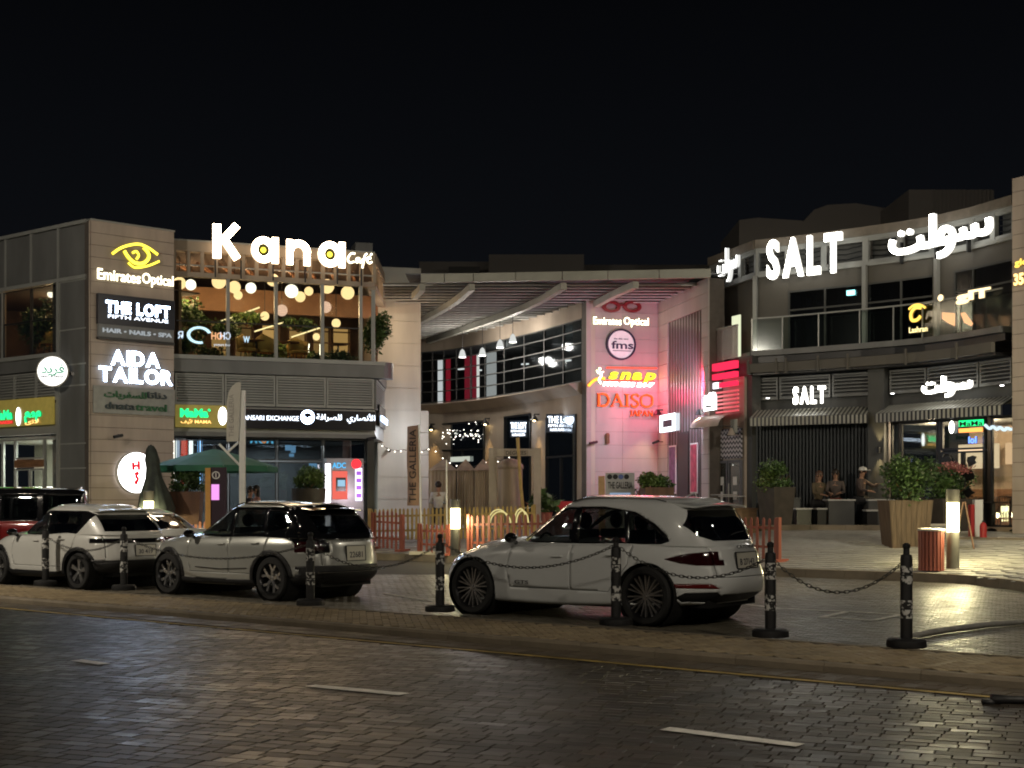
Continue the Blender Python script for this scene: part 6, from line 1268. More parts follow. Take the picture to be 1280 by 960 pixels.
# tables, benches, chairs by the SALT building
def block(name, lab, px0, px1, py0, Y_, dep, mt, top=None, cat='bench', group=None):
    x0, x1 = X(px0, Y_), X(px1, Y_); zb = plaza_z((x0+x1)/2, Y_) if Y_ < 38 else .89; t = thing(name, lab, cat, ((x0+x1)/2, Y_, zb), 0, group); h = Z(py0, Y_)-zb; hw = (x1-x0)/2
    m = MB(); m.box(-hw, hw, 0, dep, .03, h-.05); m.box(-hw+.04, hw-.04, .04, dep-.04, 0, .03); m.build('body', mt, t); MB().box(-hw-.03, hw+.03, -.03, dep+.03, h-.045, h).build('top', top or mt, t); return t
block('bench', 'brown timber box bench behind the tail of the large white car', 906, 946, 635, 37.5, .7, M('box_timber', (.20, .12, .06), .6, var=.3, stretch=(.3, 1, 3)))
gw = M('pale_top', (.5, .5, .48), .5)
block('table', 'dark block table with pale top between the seated people', 1036, 1068, 624, 37.9, .6, MT['dgrey'], gw, 'table'); block('table', 'dark block table behind the large timber planter', 1086, 1118, 624, 37.6, .6, MT['dgrey'], gw, 'table'); block('table', 'dark low counter left of the seated women', 987, 1000, 622, 38.6, .6, MT['dgrey'], None, 'table')
block('bench', 'low dark seat with pale top left of the seated women', 996, 1014, 635, 38.0, .4, MT['black'], gw); block('bench', 'low dark seat with pale top right of the seated women', 1022, 1033, 635, 38.0, .4, MT['black'], gw); block('bench', 'low dark seat with pale top beside the man in a white cap', 1084, 1097, 637, 37.5, .4, MT['black'], gw)
t = thing('step', 'stone step edge along the terrace before the shutter', 'step', (X(1030, 37.3), 37.3, .84), ANG0+.25)
for k in range(7): MB().box(-3.2+k*.95, -3.2+k*.95+.94, -.12, .6, -.05, .17).build('stone', MT['kerb'] if False else GM['kerb'], t)
t = thing('step', 'pale stone step at the right edge below the tables', 'step', (X(1262, 33), 33, .6), ANG0)
for k in range(4): MB().box(-1.2+k*.95, -1.2+k*.95+.94, -.12, 1.6, -.05, .18).build('stone', GM['kerb'], t)
def round_table(px, py, Y_, lab, h=.75):
    z = Z(py, Y_)-h; t = thing('table', lab, 'table', (X(px, Y_), Y_, z)); MB().lathe([(.38, h-.03), (.40, h-.02), (.40, h), (.38, h+.005)], 24).build('table_top', gw, t); MB().lathe([(.2, 0), (.2, .02), (.03, .05), (.03, h-.03)], 12).build('pedestal', MT['black'], t)
round_table(915, 620, 39.5, 'small round table in front of the grey door'); round_table(905, 618, 40.5, 'second round table closer to the mirrored recess')
def wire_chair(p, rz, lab, grp):
    t = thing('chair', lab, 'chair', p, rz, grp)
    MB().box(-.22, .22, -.22, .22, .43, .46).build('seat', MT['black'], t)
    m = MB(); m.tube([(-.21, .2, .45), (-.22, .24, .85), (0, .26, .90), (.22, .24, .85), (.21, .2, .45)], .014, 6); m.build('back_frame', MT['black'], t)
    for k in range(5): MB().cyl((-.14+.07*k, .21, .45), (-.14+.07*k, .255, .88), .007, 5).build('back_bar', MT['black'], t)
    for a, b in ((-.2, -.2), (.2, -.2), (-.2, .2), (.2, .2)): MB().cyl((a, b, .44), (a*1.15, b*1.15, 0), .014, 6).build('leg', MT['black'], t)
    for s_ in (-1, 1): MB().tube([(s_*.22, .23, .68), (s_*.25, 0, .68), (s_*.23, -.18, .45)], .012, 5).build('armrest', MT['black'], t)
for i, (px, Y_, rz, lab) in enumerate(((1222, 36.3, .5, 'nearest the lamp'), (1236, 35.9, 2.8, 'left of the middle table'), (1252, 35.6, -.4, 'right of the middle table'), (1266, 35.2, 2.2, 'left of the last table'), (1278, 34.9, .3, 'cut by the right edge'))):
    wire_chair((X(px, Y_), Y_, .9), rz, 'black wire armchair outside the lit right shop, '+lab, 'black wire chairs outside the right shop')
for px, Y_, lab in ((1243, 35.5, 'left'), (1272, 34.8, 'right')):
    t = thing('table', 'square black table outside the lit right shop, '+lab+' one of the pair', 'table', (X(px, Y_), Y_, .9)); MB().box(-.33, .33, -.33, .33, .72, .75).build('table_top', MT['black'], t); MB().lathe([(.22, 0), (.2, .03), (.03, .1), (.03, .72)], 10).build('pedestal', MT['black'], t)
# fire point and sandwich board by the lamp
Yq = 34; t = thing('fire_cabinet', 'white box with red sides on the plaza just right of the glowing bollard lamp', 'cabinet', (X(1222, Yq), Yq, plaza_z(X(1222, Yq), Yq))); MB().box(-.10, .10, -.1, .1, 0, .92).build('box', MT['white'], t); MB().box(-.2, -.11, -.1, .1, 0, .8).build('red_panel', MT['redp'], t)
t = thing('fire_extinguisher', 'small red cylinder standing right of the white box', 'fire extinguisher', (X(1229, 33.5), 33.5, plaza_z(X(1229, 33.5), 33.5))); MB().lathe([(.085, 0), (.085, .32), (.06, .38), (.025, .41)], 16).build('cylinder', MT['redp'], t, smooth=True); MB().box(-.02, .06, -.02, .02, .41, .45).build('handle', MT['black'], t)
t = thing('sandwich_board', 'leaning timber sandwich board seen edge-on beside the bollard lamp', 'sign', (X(1204, 32), 32, plaza_z(X(1204, 32), 32)), 1.27)
for s_ in (-1, 1): MB().add([(-.3, s_*.22, 0), (.3, s_*.22, 0), (.3, s_*.02, 1.1), (-.3, s_*.02, 1.1), (-.3, s_*.22-.03, 0), (.3, s_*.22-.03, 0), (.3, s_*.02-.03, 1.1), (-.3, s_*.02-.03, 1.1)], [(0, 1, 2, 3), (7, 6, 5, 4), (0, 4, 5, 1), (2, 6, 7, 3), (0, 3, 7, 4), (1, 5, 6, 2)]).build('board', MT['wood'], t)
block('counter', 'low pale counter between the timber planter and bollard lamp', 1158, 1190, 655, 35.0, .5, MT['greyl'], MT['cladw'], 'counter')
t = thing('flower_pot', 'small pot and palm beside the second hanging sign door', 'plant pot', (X(683, 44), 44, .9)); MB().lathe([(.14, 0), (.2, .4), (.17, .4)], 14).build('pot', MT['redw'], t)
o = put(leaf_mesh(220, .4, .4, .3, 77, 4, .7), 'foliage', MT['leaf'], t); o['kind'] = 'stuff'
t = thing('sofa', 'red cushioned seat at the foot of the larger hanging sign', 'sofa', (X(716, 43.5), 43.5, .9)); MB().box(-.5, .45, 0, .5, .05, .4).build('seat', MT['redp'], t); MB().box(-.5, .45, .42, .55, .4, .75).build('backrest', MT['redp'], t); MB().lathe([(.12, .4), (.13, .6), (.03, .75)], 12).build('cushion', MT['redp'], t)
t = thing('rubber_hose_end', 'black ribbed rubber hose end lying on the road at the right edge', 'hose', (*gp(1262, 880), .0)); MB().tube([(-.15, .02, .035), (0, 0, .035), (.5, -.1, .035), (1.2, -.15, .035)], [.05, .035, .03, .03], 8).build('hose', rub, t, smooth=2); MB().lathe([(.055, 0), (.06, .02), (.05, .04)], 14).build('end_cap', rub, t, loc=(-.17, .02, .0))
# ================================================================ PEOPLE
def skin(name, V, Eg, R, mt, parent, root=0, lv=1):
    me = bpy.data.meshes.new(name); me.from_pydata(V, Eg, []); o = bpy.data.objects.new('tmp', me); COL.objects.link(o)
    md = o.modifiers.new('s', 'SKIN'); sd = o.modifiers.new('u', 'SUBSURF'); sd.levels = lv
    for i, r in enumerate(R): me.skin_vertices[0].data[i].radius = (r, r) if not isinstance(r, tuple) else r
    me.skin_vertices[0].data[root].use_root = True
    dg = bpy.context.evaluated_depsgraph_get(); m2 = bpy.data.meshes.new_from_object(o.evaluated_get(dg)); bpy.data.objects.remove(o); m2.name = name
    m2.materials.clear(); m2.materials.append(mt); return put(m2, name, mt, parent, smooth=2)
SKM = M('skin_tone', (.36, .20, .13), .55, var=.05)
def person(loc, rz, label, shirt, legs, hair, sit=True, hairlong=False, cap=None, lean=0, reach=False, group=None, skinm=SKM):
    t = thing('person', label, 'person', loc, rz, group)
    if sit:
        J = dict(pel=(0, 0, .53), sp=(0, .0, .78), ch=(0, -.02-lean, 1.02), nk=(0, -.02-lean, 1.17), hd=(0, -.06-lean, 1.33), top=(0, -.04-lean, 1.42))
        lg = [((s*.10, 0, .53), (s*.13, -.44, .52), (s*.13, -.40, .10), (s*.13, -.56, .05)) for s in (-1, 1)]
        ar = [((s*.19, -.01-lean, 1.08), (s*.25, -.10-lean, .82), (s*.12, -.34-lean, .78)) for s in (-1, 1)]
    else:
        J = dict(pel=(0, 0, .94), sp=(0, 0, 1.15), ch=(0, 0, 1.36), nk=(0, 0, 1.50), hd=(0, -.02, 1.63), top=(0, 0, 1.72))
        lg = [((s*.09, 0, .92), (s*.10, -.03, .50), (s*.10, 0, .09), (s*.10, -.16, .04)) for s in (-1, 1)]
        ar = [((s*.19, 0, 1.42), (s*.25, .02, 1.15), (s*.24, -.1, .92)) for s in (-1, 1)]
    if reach: ar[1] = (ar[1][0], (ar[1][0][0]+.16, ar[1][0][1]-.2, ar[1][0][2]-.16), (ar[1][0][0]+.34, ar[1][0][1]-.34, ar[1][0][2]-.06))
    V = [J['pel'], J['sp'], J['ch'], J['nk'], J['hd'], J['top']]; R = [(.13, .10), (.12, .09), (.14, .10), .052, (.088, .10), (.06, .07)]; Eg = [(0, 1), (1, 2), (2, 3), (3, 4), (4, 5)]
    for a, b, c, d in lg: k = len(V); V += [a, b, c, d]; R += [.085, .058, .036, .034]; Eg += [(0, k), (k, k+1), (k+1, k+2), (k+2, k+3)]
    for s, (a, b, c) in zip((-1, 1), ar):
        k = len(V); dv = (Vector(c)-Vector(b)).normalized(); pm = Vector(c)+dv*.07; V += [a, b, c, tuple(pm)]; R += [.05, .036, .026, (.03, .018)]; Eg += [(2, k), (k, k+1), (k+1, k+2), (k+2, k+3)]
        sd = Vector((1, 0, 0)); kk = k+3
        for q_, (off, ln) in enumerate(((-.028, .06), (-.009, .075), (.010, .07), (.028, .055))):
            V.append(tuple(pm+sd*off+dv*ln+Vector((0, 0, -.02)))); R.append(.009); Eg.append((kk, len(V)-1))
        V.append(tuple(Vector(c)+dv*.05-sd*.05*s)); R.append(.010); Eg.append((k+2, len(V)-1))
    skin('body', V, Eg, R, skinm, t)
    # clothes
    V = [J['pel'], J['sp'], J['ch'], (J['nk'][0], J['nk'][1], J['nk'][2]-.05)]; R = [(.15, .12), (.14, .11), (.165, .12), .075]; Eg = [(0, 1), (1, 2), (2, 3)]
    for a, b, c in ar: k = len(V); V += [a, b, tuple(Vector(b).lerp(Vector(c), .75))]; R += [.068, .052, .042]; Eg += [(2, k), (k, k+1), (k+1, k+2)]
    skin('shirt', V, Eg, R, shirt, t)
    V = [J['pel']]; R = [(.155, .125)]; Eg = []
    for a, b, c, d in lg: k = len(V); V += [a, b, tuple(Vector(b).lerp(Vector(c), .92))]; R += [.10, .074, .05]; Eg += [(0, k), (k, k+1), (k+1, k+2)]
    skin('trousers', V, Eg, R, legs, t)
    for a, b, c, d in lg: MB().ball((c[0], c[1]-.08, .045), .06, 10, 6, (.75, 2.1, .75)).build('shoe', MT['black'], t, smooth=2)
    h = Vector(J['hd']); m = MB(); m.ball(h+Vector((0, .025, .035)), .112, 14, 8, (.92, 1.0, 1.02))
    if hairlong: m.ball(h+Vector((0, .07, -.10)), .11, 12, 8, (1.0, .6, 1.7))
    m.build('hair', hair, t, smooth=2)
    m = MB(); m.ball(h+Vector((0, -.098, -.005)), .018, 8, 6, (.8, 1, 1.4)); m.build('nose', skinm, t, smooth=2)
    for s in (-1, 1): MB().ball(h+Vector((s*.035, -.088, .015)), .011, 8, 5).build('eye', MT['black'], t); MB().ball(h+Vector((s*.09, 0, -.0)), .022, 8, 6, (.5, 1, 1.4)).build('ear', skinm, t, smooth=2)
    MB().ball(h+Vector((0, -.088, -.045)), .02, 8, 5, (1.2, .5, .4)).build('mouth', M('lips', (.25, .07, .06), .5) if 'lips' not in bpy.data.materials else bpy.data.materials['lips'], t)
    if cap: c_ = MB(); c_.lathe([(.118, .03), (.118, .07), (.09, .12), (.02, .145)], 16, Matrix.Translation(h)); c_.slab([(h.x-.08, h.y-.10), (h.x+.08, h.y-.10), (h.x+.06, h.y-.20), (h.x-.06, h.y-.20)], h.z+.03, h.z+.045); c_.build('cap', cap, t, smooth=True)
    return t
cl = lambda n, c: M(n, c, .85, var=.15)
blk = cl('black_cloth', (.015, .015, .018)); hb = M('dark_hair', (.02, .014, .01), .5)
wsh = cl('white_shirt', (.6, .58, .55)); Yp = 42.2
person((X(548, Yp), Yp, Z(603, Yp)-1.43), pi+.1, 'person in a white shirt seated with back turned beyond the yellow fence', wsh, blk, hb)
t = thing('chair', 'dark chair of the person in the white shirt beyond the yellow fence', 'chair', (X(548, Yp), Yp, Z(603, Yp)-1.43), pi+.1); MB().box(-.24, .24, -.22, .24, .38, .42).build('seat', MT['black'], t); MB().box(-.24, .24, .2, .24, .42, .62).build('backrest', MT['dark'], t)
for a, b in ((-.2, -.2), (.2, -.2), (-.2, .2), (.2, .2)): MB().cyl((a, b, .4), (a, b, 0), .02, 6).build('leg', MT['black'], t)
Yp = 38.6
person((X(322, Yp), Yp, Z(608, Yp)-1.43), -1.2, 'woman with long dark hair and pale top seated near the white post', cl('rose_top', (.45, .22, .18)), blk, hb, hairlong=True)
person((X(308, Yp), Yp+.4, Z(609, Yp)-1.43), 1.2, 'person in black seated facing the woman near the white post', blk, blk, hb)
Yp = 38.75
person((X(1023, Yp), Yp, Z(590, Yp)-1.43), .5, 'woman in an olive top with long hair, leftmost of the seated trio by the shutter', cl('olive_top', (.11, .085, .05)), blk, M('brown_hair', (.10, .05, .03), .5), hairlong=True)
person((X(1044, Yp), Yp-.05, Z(588, Yp)-1.43), -.3, 'woman in a patterned dark top and red skirt seated beside the olive one', cl('patterned_top', (.10, .08, .07)), cl('red_skirt', (.25, .05, .03)), hb, hairlong=True)
person((X(1076, 38.1), 38.1, Z(585, 38.1)-1.43), .9, 'man in a white cap and brown shirt seated at the block table, arm raised', cl('brown_shirt', (.06, .042, .038)), blk, hb, cap=cl('white_cap', (.65, .65, .62)), reach=True)
for px, Y_, lab in ((548, 0, 0),): pass
# ================================================================ CARS
def crom(keys, t):
    """Catmull-Rom through evenly spaced keys, t in 0..len-1"""
    n = len(keys); i = min(int(t), n-2); f = t-i
    p = [keys[min(max(j, 0), n-1)] for j in (i-1, i, i+1, i+2)]
    return .5*(2*p[1]+(p[2]-p[0])*f+(2*p[0]-5*p[1]+4*p[2]-p[3])*f*f+(3*p[1]-p[0]-3*p[2]+p[3])*f**3)
def loop_pts(xf, xr, wd, nf, nr, N):
    xm, a = (xf+xr)/2, (xr-xf)/2; D = []
    for i in range(1441):
        th = 2*pi*i/1440; c, s_ = cos(th), sin(th); n = nf if c > 0 else nr
        D.append((xm-a*(1 if c > 0 else -1)*abs(c)**(2/n), wd*(1 if s_ > 0 else -1)*abs(s_)**(2/n)))
    S = [0]
    for i in range(1440): S.append(S[-1]+hypot(D[i+1][0]-D[i][0], D[i+1][1]-D[i][1]))
    out = []; j = 0
    for k in range(N):
        t = S[-1]*k/N
        while S[j+1] < t: j += 1
        f = (t-S[j])/max(1e-9, S[j+1]-S[j]); out.append((D[j][0]+(D[j+1][0]-D[j][0])*f, D[j][1]+(D[j+1][1]-D[j][1])*f))
    return out
def inside(poly, x, y):
    r = False; n = len(poly)
    for i in range(n):
        x1, y1 = poly[i]; x2, y2 = poly[i-1]
        if (y1 > y) != (y2 > y) and x < (x2-x1)*(y-y1)/(y2-y1)+x1: r = not r
    return r
def shell(levels, sub, L, N=170, crown=.05, bulge=None, bottom=True, cp=2.2):
    bm = bmesh.new(); rows = []; nl = len(levels); tot = (nl-1)*sub
    for r in range(tot+1):
        t = r/sub
        xf, xr, wd, nf, nr = [crom([lv[q] for lv in levels], t) for q in range(5)]
        zk = [crom([lv[5][q] for lv in levels], t) for q in range(len(levels[0][5]))]
        row = []
        for x, y in loop_pts(xf, xr, wd, nf, nr, N):
            z = crom(zk, max(0, min(1, x/L))*(len(zk)-1))
            if bulge:
                for xw in bulge[0]: y += (1 if y > 0 else -1)*bulge[1]*math.exp(-((x-xw)/.42)**4)*max(0, 1-abs(z-.55)/.45)*(abs(y)/wd)**6
            row.append(bm.verts.new((x, y, z)))
        rows.append(row)
    for a, b in zip(rows, rows[1:]):
        for k in range(N): bm.faces.new((a[k], a[(k+1) % N], b[(k+1) % N], b[k]))
    def cap(row, cr):
        prev = row; K = 10; c = [v.co.copy() for v in row]
        # cap: pull every loop point towards y=0 along y, raising a crown
        last = row
        for q in range(1, K+1):
            f = 1-q/K; cur = []
            for v0 in c:
                g = 1-(f**cp)
                cur.append(bm.verts.new((v0.x, v0.y*f if q < K else 0, v0.z+cr*g*(1 if v0.x < L*.5 or not bottom else max(.15, 1-(v0.x-L*.5)/(L*.3))))))
            for k in range(N):
                try: bm.faces.new((last[k], last[(k+1) % N], cur[(k+1) % N], cur[k]))
                except ValueError: pass
            last = cur
    cap(rows[-1], crown)
    if bottom: bm.faces.new(list(reversed(rows[0])))
    bmesh.ops.remove_doubles(bm, verts=bm.verts, dist=.0015)
    bmesh.ops.recalc_face_normals(bm, faces=bm.faces)
    return bm
VIEWS = {'side': (0, lambda f, c, n: abs(n.y) > .42), 'rear': (1, lambda f, c, n: n.x > .25 and abs(n.z) < .93), 'front': (1, lambda f, c, n: n.x < -.25), 'top': (2, lambda f, c, n: n.z > .6)}
def flat(ax, c): return (c.x, c.z) if ax == 0 else ((c.y, c.z) if ax == 1 else (c.x, c.y))
def region(bm, lay, poly, view, idx, extra=None):
    ax, flt = VIEWS[view]; n = len(poly)
    for i in range(n):
        a, b = poly[i-1], poly[i]; d = (b[0]-a[0], b[1]-a[1]); ln = hypot(*d)
        if ln < 1e-5: continue
        nn = (-d[1]/ln, d[0]/ln)
        no = Vector((nn[0], 0, nn[1])) if ax == 0 else (Vector((0, nn[0], nn[1])) if ax == 1 else Vector((nn[0], nn[1], 0)))
        co = Vector((a[0], 0, a[1])) if ax == 0 else (Vector((0, a[0], a[1])) if ax == 1 else Vector((a[0], a[1], 0)))
        fs = []
        for f in bm.faces:
            vs = [flat(ax, v.co) for v in f.verts]
            t = [((p[0]-a[0])*d[0]+(p[1]-a[1])*d[1])/ln for p in vs]; s = [(p[0]-a[0])*nn[0]+(p[1]-a[1])*nn[1] for p in vs]
            if min(s) < 1e-5 and max(s) > -1e-5 and max(t) > -.01 and min(t) < ln+.01:
                f.normal_update()
                if flt(f, f.calc_center_median(), f.normal): fs.append(f)
        if fs:
            g = list({v for f in fs for v in f.verts})+list({e for f in fs for e in f.edges})+fs
            bmesh.ops.bisect_plane(bm, geom=g, plane_co=co, plane_no=no, dist=1e-5)
    for f in bm.faces:
        c = f.calc_center_median()
        if extra and not extra(c): continue
        f.normal_update()
        if flt(f, c, f.normal) and inside(poly, *flat(ax, c)): f[lay] = idx
def extract(bm, lay, idx, side=None, off=0):
    fs = [f for f in bm.faces if f[lay] == idx and (side is None or (f.calc_center_median().y < 0) == (side < 0))]
    if not fs: return None
    vm = {}; V = []; FF = []
    for f in fs:
        r = []
        for v in f.verts:
            if v not in vm:
                vm[v] = len(V); nv = sum((g.normal for g in v.link_faces), Vector()); nv.normalize(); V.append(tuple(v.co-nv*off))
            r.append(vm[v])
        FF.append(r)
    me = bpy.data.meshes.new('m'); me.from_pydata(V, [], FF); me.update(); return me
def strip(a, b, wd=.008):
    d = Vector((b[0]-a[0], b[1]-a[1])); d.normalize(); q = Vector((-d.y, d.x))*wd/2; e = d*wd/2
    A = Vector(a)-e; B = Vector(b)+e
    return [tuple(A+q), tuple(B+q), tuple(B-q), tuple(A-q)]
def circ(cx, cz, r, a0=0, a1=360, n=24): return [(cx+r*cos(radians(a0+(a1-a0)*i/n)), cz+r*sin(radians(a0+(a1-a0)*i/n))) for i in range(n+(0 if a1-a0 == 360 else 1))]

def wheel(parent, x, y, r, rimr, mats, style, sgn, wd=.25):
    """wheel whose outer face looks towards sgn*y"""
    g = bpy.data.objects.new('wheel', None); COL.objects.link(g); g.parent = parent; g.location = (x, y, r); g.rotation_euler = (pi/2 if sgn < 0 else -pi/2, random.random()*0, 0)
    tb = MB(); h = wd/2
    tb.lathe([(rimr, -h), (r-.03, -h), (r-.008, -h+.02), (r, -h+.05), (r, h-.05), (r-.008, h-.02), (r-.03, h), (rimr+.01, h), (rimr, h-.02)], 40, None, False)
    tb.build('tyre', mats['tyre'], g, smooth=True)
    bb = MB(); bb.lathe([(rimr-.005, -h+.02), (rimr-.02, h-.04), (rimr+.002, h-.004), (rimr+.006, h-.004), (rimr+.002, -h+.02)], 40, None, False); bb.build('rim', mats['rim'], g, smooth=True)
    d = MB(); d.lathe([(rimr-.02, -.03), (rimr-.02, -.02), (.05, -.02)], 32, None, False); d.lathe([(.16, -.015), (.16, 0), (.05, 0)], 24, None, False); d.build('brake_disc', mats['disc'], g)
    s = MB(); s.lathe([(.001, h-.045), (.055, h-.045), (.06, h-.06), (.06, 0)], 20, None, False)
    n = {'multi': 10, 'five': 5, 'aero': 5}[style]
    for k in range(n):
        a = 2*pi*k/n+.2
        if style == 'multi': arms = [(-.05, -.13, .0095), (.05, .13, .0095)]
        elif style == 'five': arms = [(-.10, -.30, .024), (.10, .30, .024), (-.0, -.0, .030)]
        else: arms = [(-.06, -.12, .022), (.06, .12, .022)]
        for o0, o1, tk in arms:
            a0, a1 = a+o0, a+o1
            if style == 'five' and o0 == 0:
                p0, p1 = (.04*cos(a), .04*sin(a)), (rimr*.55*cos(a), rimr*.55*sin(a))
            elif style == 'five': p0, p1 = (rimr*.5*cos(a+o0*.3), rimr*.5*sin(a+o0*.3)), (rimr*cos(a1), rimr*sin(a1))
            else: p0, p1 = (.05*cos(a0*1+0), .05*sin(a0)), (rimr*cos(a1), rimr*sin(a1))
            q = Vector((p1[0]-p0[0], p1[1]-p0[1])); ln = q.length; q.normalize(); pp = Vector((-q.y, q.x))*tk
            z1, z0 = h-.04, h-.075
            vs = []
            for (px_, py_), kk, zz in ((p0, 1, 0), (p1, .8, .012)):
                for sg in (1, -1):
                    for z in (z0+zz, z1+zz): vs.append((px_+pp.x*sg*kk, py_+pp.y*sg*kk, z))
            s.add(vs, [(0, 1, 3, 2), (4, 6, 7, 5), (0, 4, 5, 1), (2, 3, 7, 6), (1, 5, 7, 3), (0, 2, 6, 4)])
    s.build('spokes', mats['spoke'], g)
    cb = MB(); cb.lathe([(.001, h-.03), (.026, h-.032), (.03, h-.05)], 16, None, False); cb.build('hub_cap', mats['spoke'], g)
    return g

CM = dict(
    tyre=M('tyre_rubber', (.014, .014, .014), .75, var=.2), rimd=M('dark_alloy', (.05, .05, .055), .3, .8, var=0), rimm=M('satin_alloy', (.55, .53, .52), .3, .9, var=0), rims=M('silver_alloy', (.62, .62, .62), .22, .9, var=0),
    disc=M('brake_steel', (.10, .10, .10), .4, .7, var=0), trim=M('black_plastic_trim', (.012, .012, .013), .5, var=.1), gloss=M('gloss_black', (.006, .006, .007), .08, coat=1, var=0),
    white=M('white_car_paint', (.70, .72, .72), .32, 0, var=.02, coat=1), silver=M('grey_car_paint', (.50, .51, .48), .3, .45, var=.03, coat=1),
    pearl=M('pearl_white_paint', (.60, .60, .57), .32, 0, var=.02, coat=1), red=M('dark_red_paint', (.20, .008, .008), .3, .2, var=.02, coat=1),
    tail=M('tail_light_red', (.028, .002, .003), .12, coat=1, var=0), refl=M('red_reflector', (.13, .008, .008), .25, var=0), lens=M('headlight_lens', (.5, .5, .5), .1, .3, coat=1, var=0),
    glass=glass('car_glass', (.34, .36, .35), .10), glassd=glass('privacy_glass', (.10, .11, .11), .09), chrome=M('chrome', (.6, .6, .6), .12, 1, var=0),
    plate=M('number_plate', (.62, .60, .52), .4, var=.03), ink=M('plate_ink', (.03, .03, .05), .5, var=0), seat=M('car_seat', (.03, .028, .025), .7), well=M('wheel_well', (.004, .004, .004), .9, var=0),
)
def car(name, S, label, loc, rz, paint, group=None, cat='car'):
    root = thing(name, label, cat, loc, rz, group)
    L, wx = S['L'], S['axles']; R = S['r']; mats = dict(tyre=CM['tyre'], rim=CM[S.get('rim', 'rimd')], disc=CM['disc'], spoke=CM[S.get('spoke', 'rimd')])
    # ---- lower body
    bm = shell(S['body'], S.get('sub', 5), L, bulge=(wx, S.get('flare', .025)), crown=S.get('hood_crown', .05))
    lay = bm.faces.layers.int.new('r'); todo = []; idx = 0
    def reg(b, la, part, mt, view, poly, off=0, split=False, extra=None, edges=False, thick=.012, parent=None):
        nonlocal idx
        idx += 1; region(b, la, poly, view, idx, extra); todo.append((b, la, idx, part, mt, off, split, thick)); return idx
    zc = S.get('clad_z', .3)
    for x in wx:
        if S.get('arch_trim'): reg(bm, lay, 'wheel_arch_trim', CM['trim'], 'side', circ(x, R, R+.115), -.012, True)
    if S.get('clad'): reg(bm, lay, 'sill_cladding', CM['trim'], 'side', S['clad'], -.006, True)
    for part, mt, view, poly, off, split, *ex in S.get('body_regions', []): reg(bm, lay, part, CM[mt] if mt != 'paint' else paint, view, poly, off, split, *ex)
    for part, poly in S.get('doors', []): reg(bm, lay, part, paint, 'side', poly, 0, True)
    if S.get('clad') and S.get('doors'): reg(bm, lay, 'door_cladding', CM['trim'], 'side', S['clad'], -.006, True)
    for x in wx:
        idx += 1; region(bm, lay, circ(x, R, R+.045), 'side', -1)
    seams = []
    for part, poly in S.get('doors', []): seams += [('side', poly[i-1], poly[i]) for i in range(len(poly)) if abs(poly[i][1]-poly[i-1][1]) > .02 or poly[i][1] < .5]
    seams += S.get('seams', [])
    for view, a, b in seams: region(bm, lay, strip(a, b), view, -1)
    bms = [(bm, lay)]
    # ---- cabin
    cb = shell(S['cabin'], 6, L, crown=S.get('roof_crown', .05), bottom=False, cp=2.6)
    cl = cb.faces.layers.int.new('r')
    for part, mt, view, poly, off, split in S['cabin_regions']: reg(cb, cl, part, CM[mt] if mt != 'paint' else paint, view, poly, off, split)
    for view, a, b in S.get('cabin_seams', []): region(cb, cl, strip(a, b), view, -1)
    bms.append((cb, cl))
    for b, la, i, part, mt, off, split, thick in todo:
        for sd in ((-1, 1) if split else (None,)):
            me = extract(b, la, i, sd, off)
            if me:
                o = put(me, part, mt, root, smooth=True)
                if mt.name.startswith(('car_glass', 'privacy')): continue
                md = o.modifiers.new('thickness', 'SOLIDIFY'); md.thickness = thick; md.offset = -1
    for (b, la), nm in zip(bms, ('body', 'roof')):
        bmesh.ops.delete(b, geom=[f for f in b.faces if f[la] != 0], context='FACES')
        me = bpy.data.meshes.new(nm); b.to_mesh(me); b.free()
        o = put(me, nm, CM[S['roof_mat']] if nm == 'roof' and S.get('roof_mat') else paint, root, smooth=True)
        md = o.modifiers.new('thickness', 'SOLIDIFY'); md.thickness = .02; md.offset = -1
        if nm == 'roof': me.materials.append(CM['seat']); md.material_offset = 1
    # ---- inside and below
    W = S['W']/2; m = MB()
    for x in wx: m.lathe([(R+.05, -W+.04), (R+.05, W-.04)], 28, Matrix.Translation((x, 0, R))@Matrix.Rotation(pi/2, 4, 'X'), False)
    for x in wx: m.lathe([(R+.05, -W+.34), (R+.05, W-.34)], 28, Matrix.Translation((x, 0, R))@Matrix.Rotation(pi/2, 4, 'X'), True)
    m.box(wx[0]+R+.06, wx[1]-R-.06, -W+.10, W-.10, S.get('gc', .2)+.01, .62); m.box(.25, L-.25, -W+.36, W-.36, .24, .6)
    m.build('chassis', CM['well'], root)
    for x in (1.95, 2.85) if S.get('seats', 1) else ():
        for y in (-.38, .38):
            q = MB(); sx = x*L/4.75; q.box(sx, sx+.5, y-.24, y+.24, .6, .8); q.box(sx+.42, sx+.58, y-.24, y+.24, .7, 1.22); q.ball((sx+.52, y, 1.34), .13, 10, 6, (.6, 1, .9))
            q.build('seat', CM['seat'], root)
    q = MB(); q.box(1.35*L/4.75, 1.7*L/4.75, -.68, .68, .8, .98); q.tube([(1.8*L/4.75, -.38+.18*cos(a*pi/8), .98+.18*sin(a*pi/8)) for a in range(16)], .016, 5, True); q.build('dashboard', CM['seat'], root)
    tw = S.get('tyre_w', .25)
    for x in wx:
        for sg in (-1, 1): wheel(root, x, sg*(W-tw/2-.02), R, S['rimr'], mats, S['wheel'], sg, tw)
    # ---- mirrors, handles
    mx, mz = S['mirror']
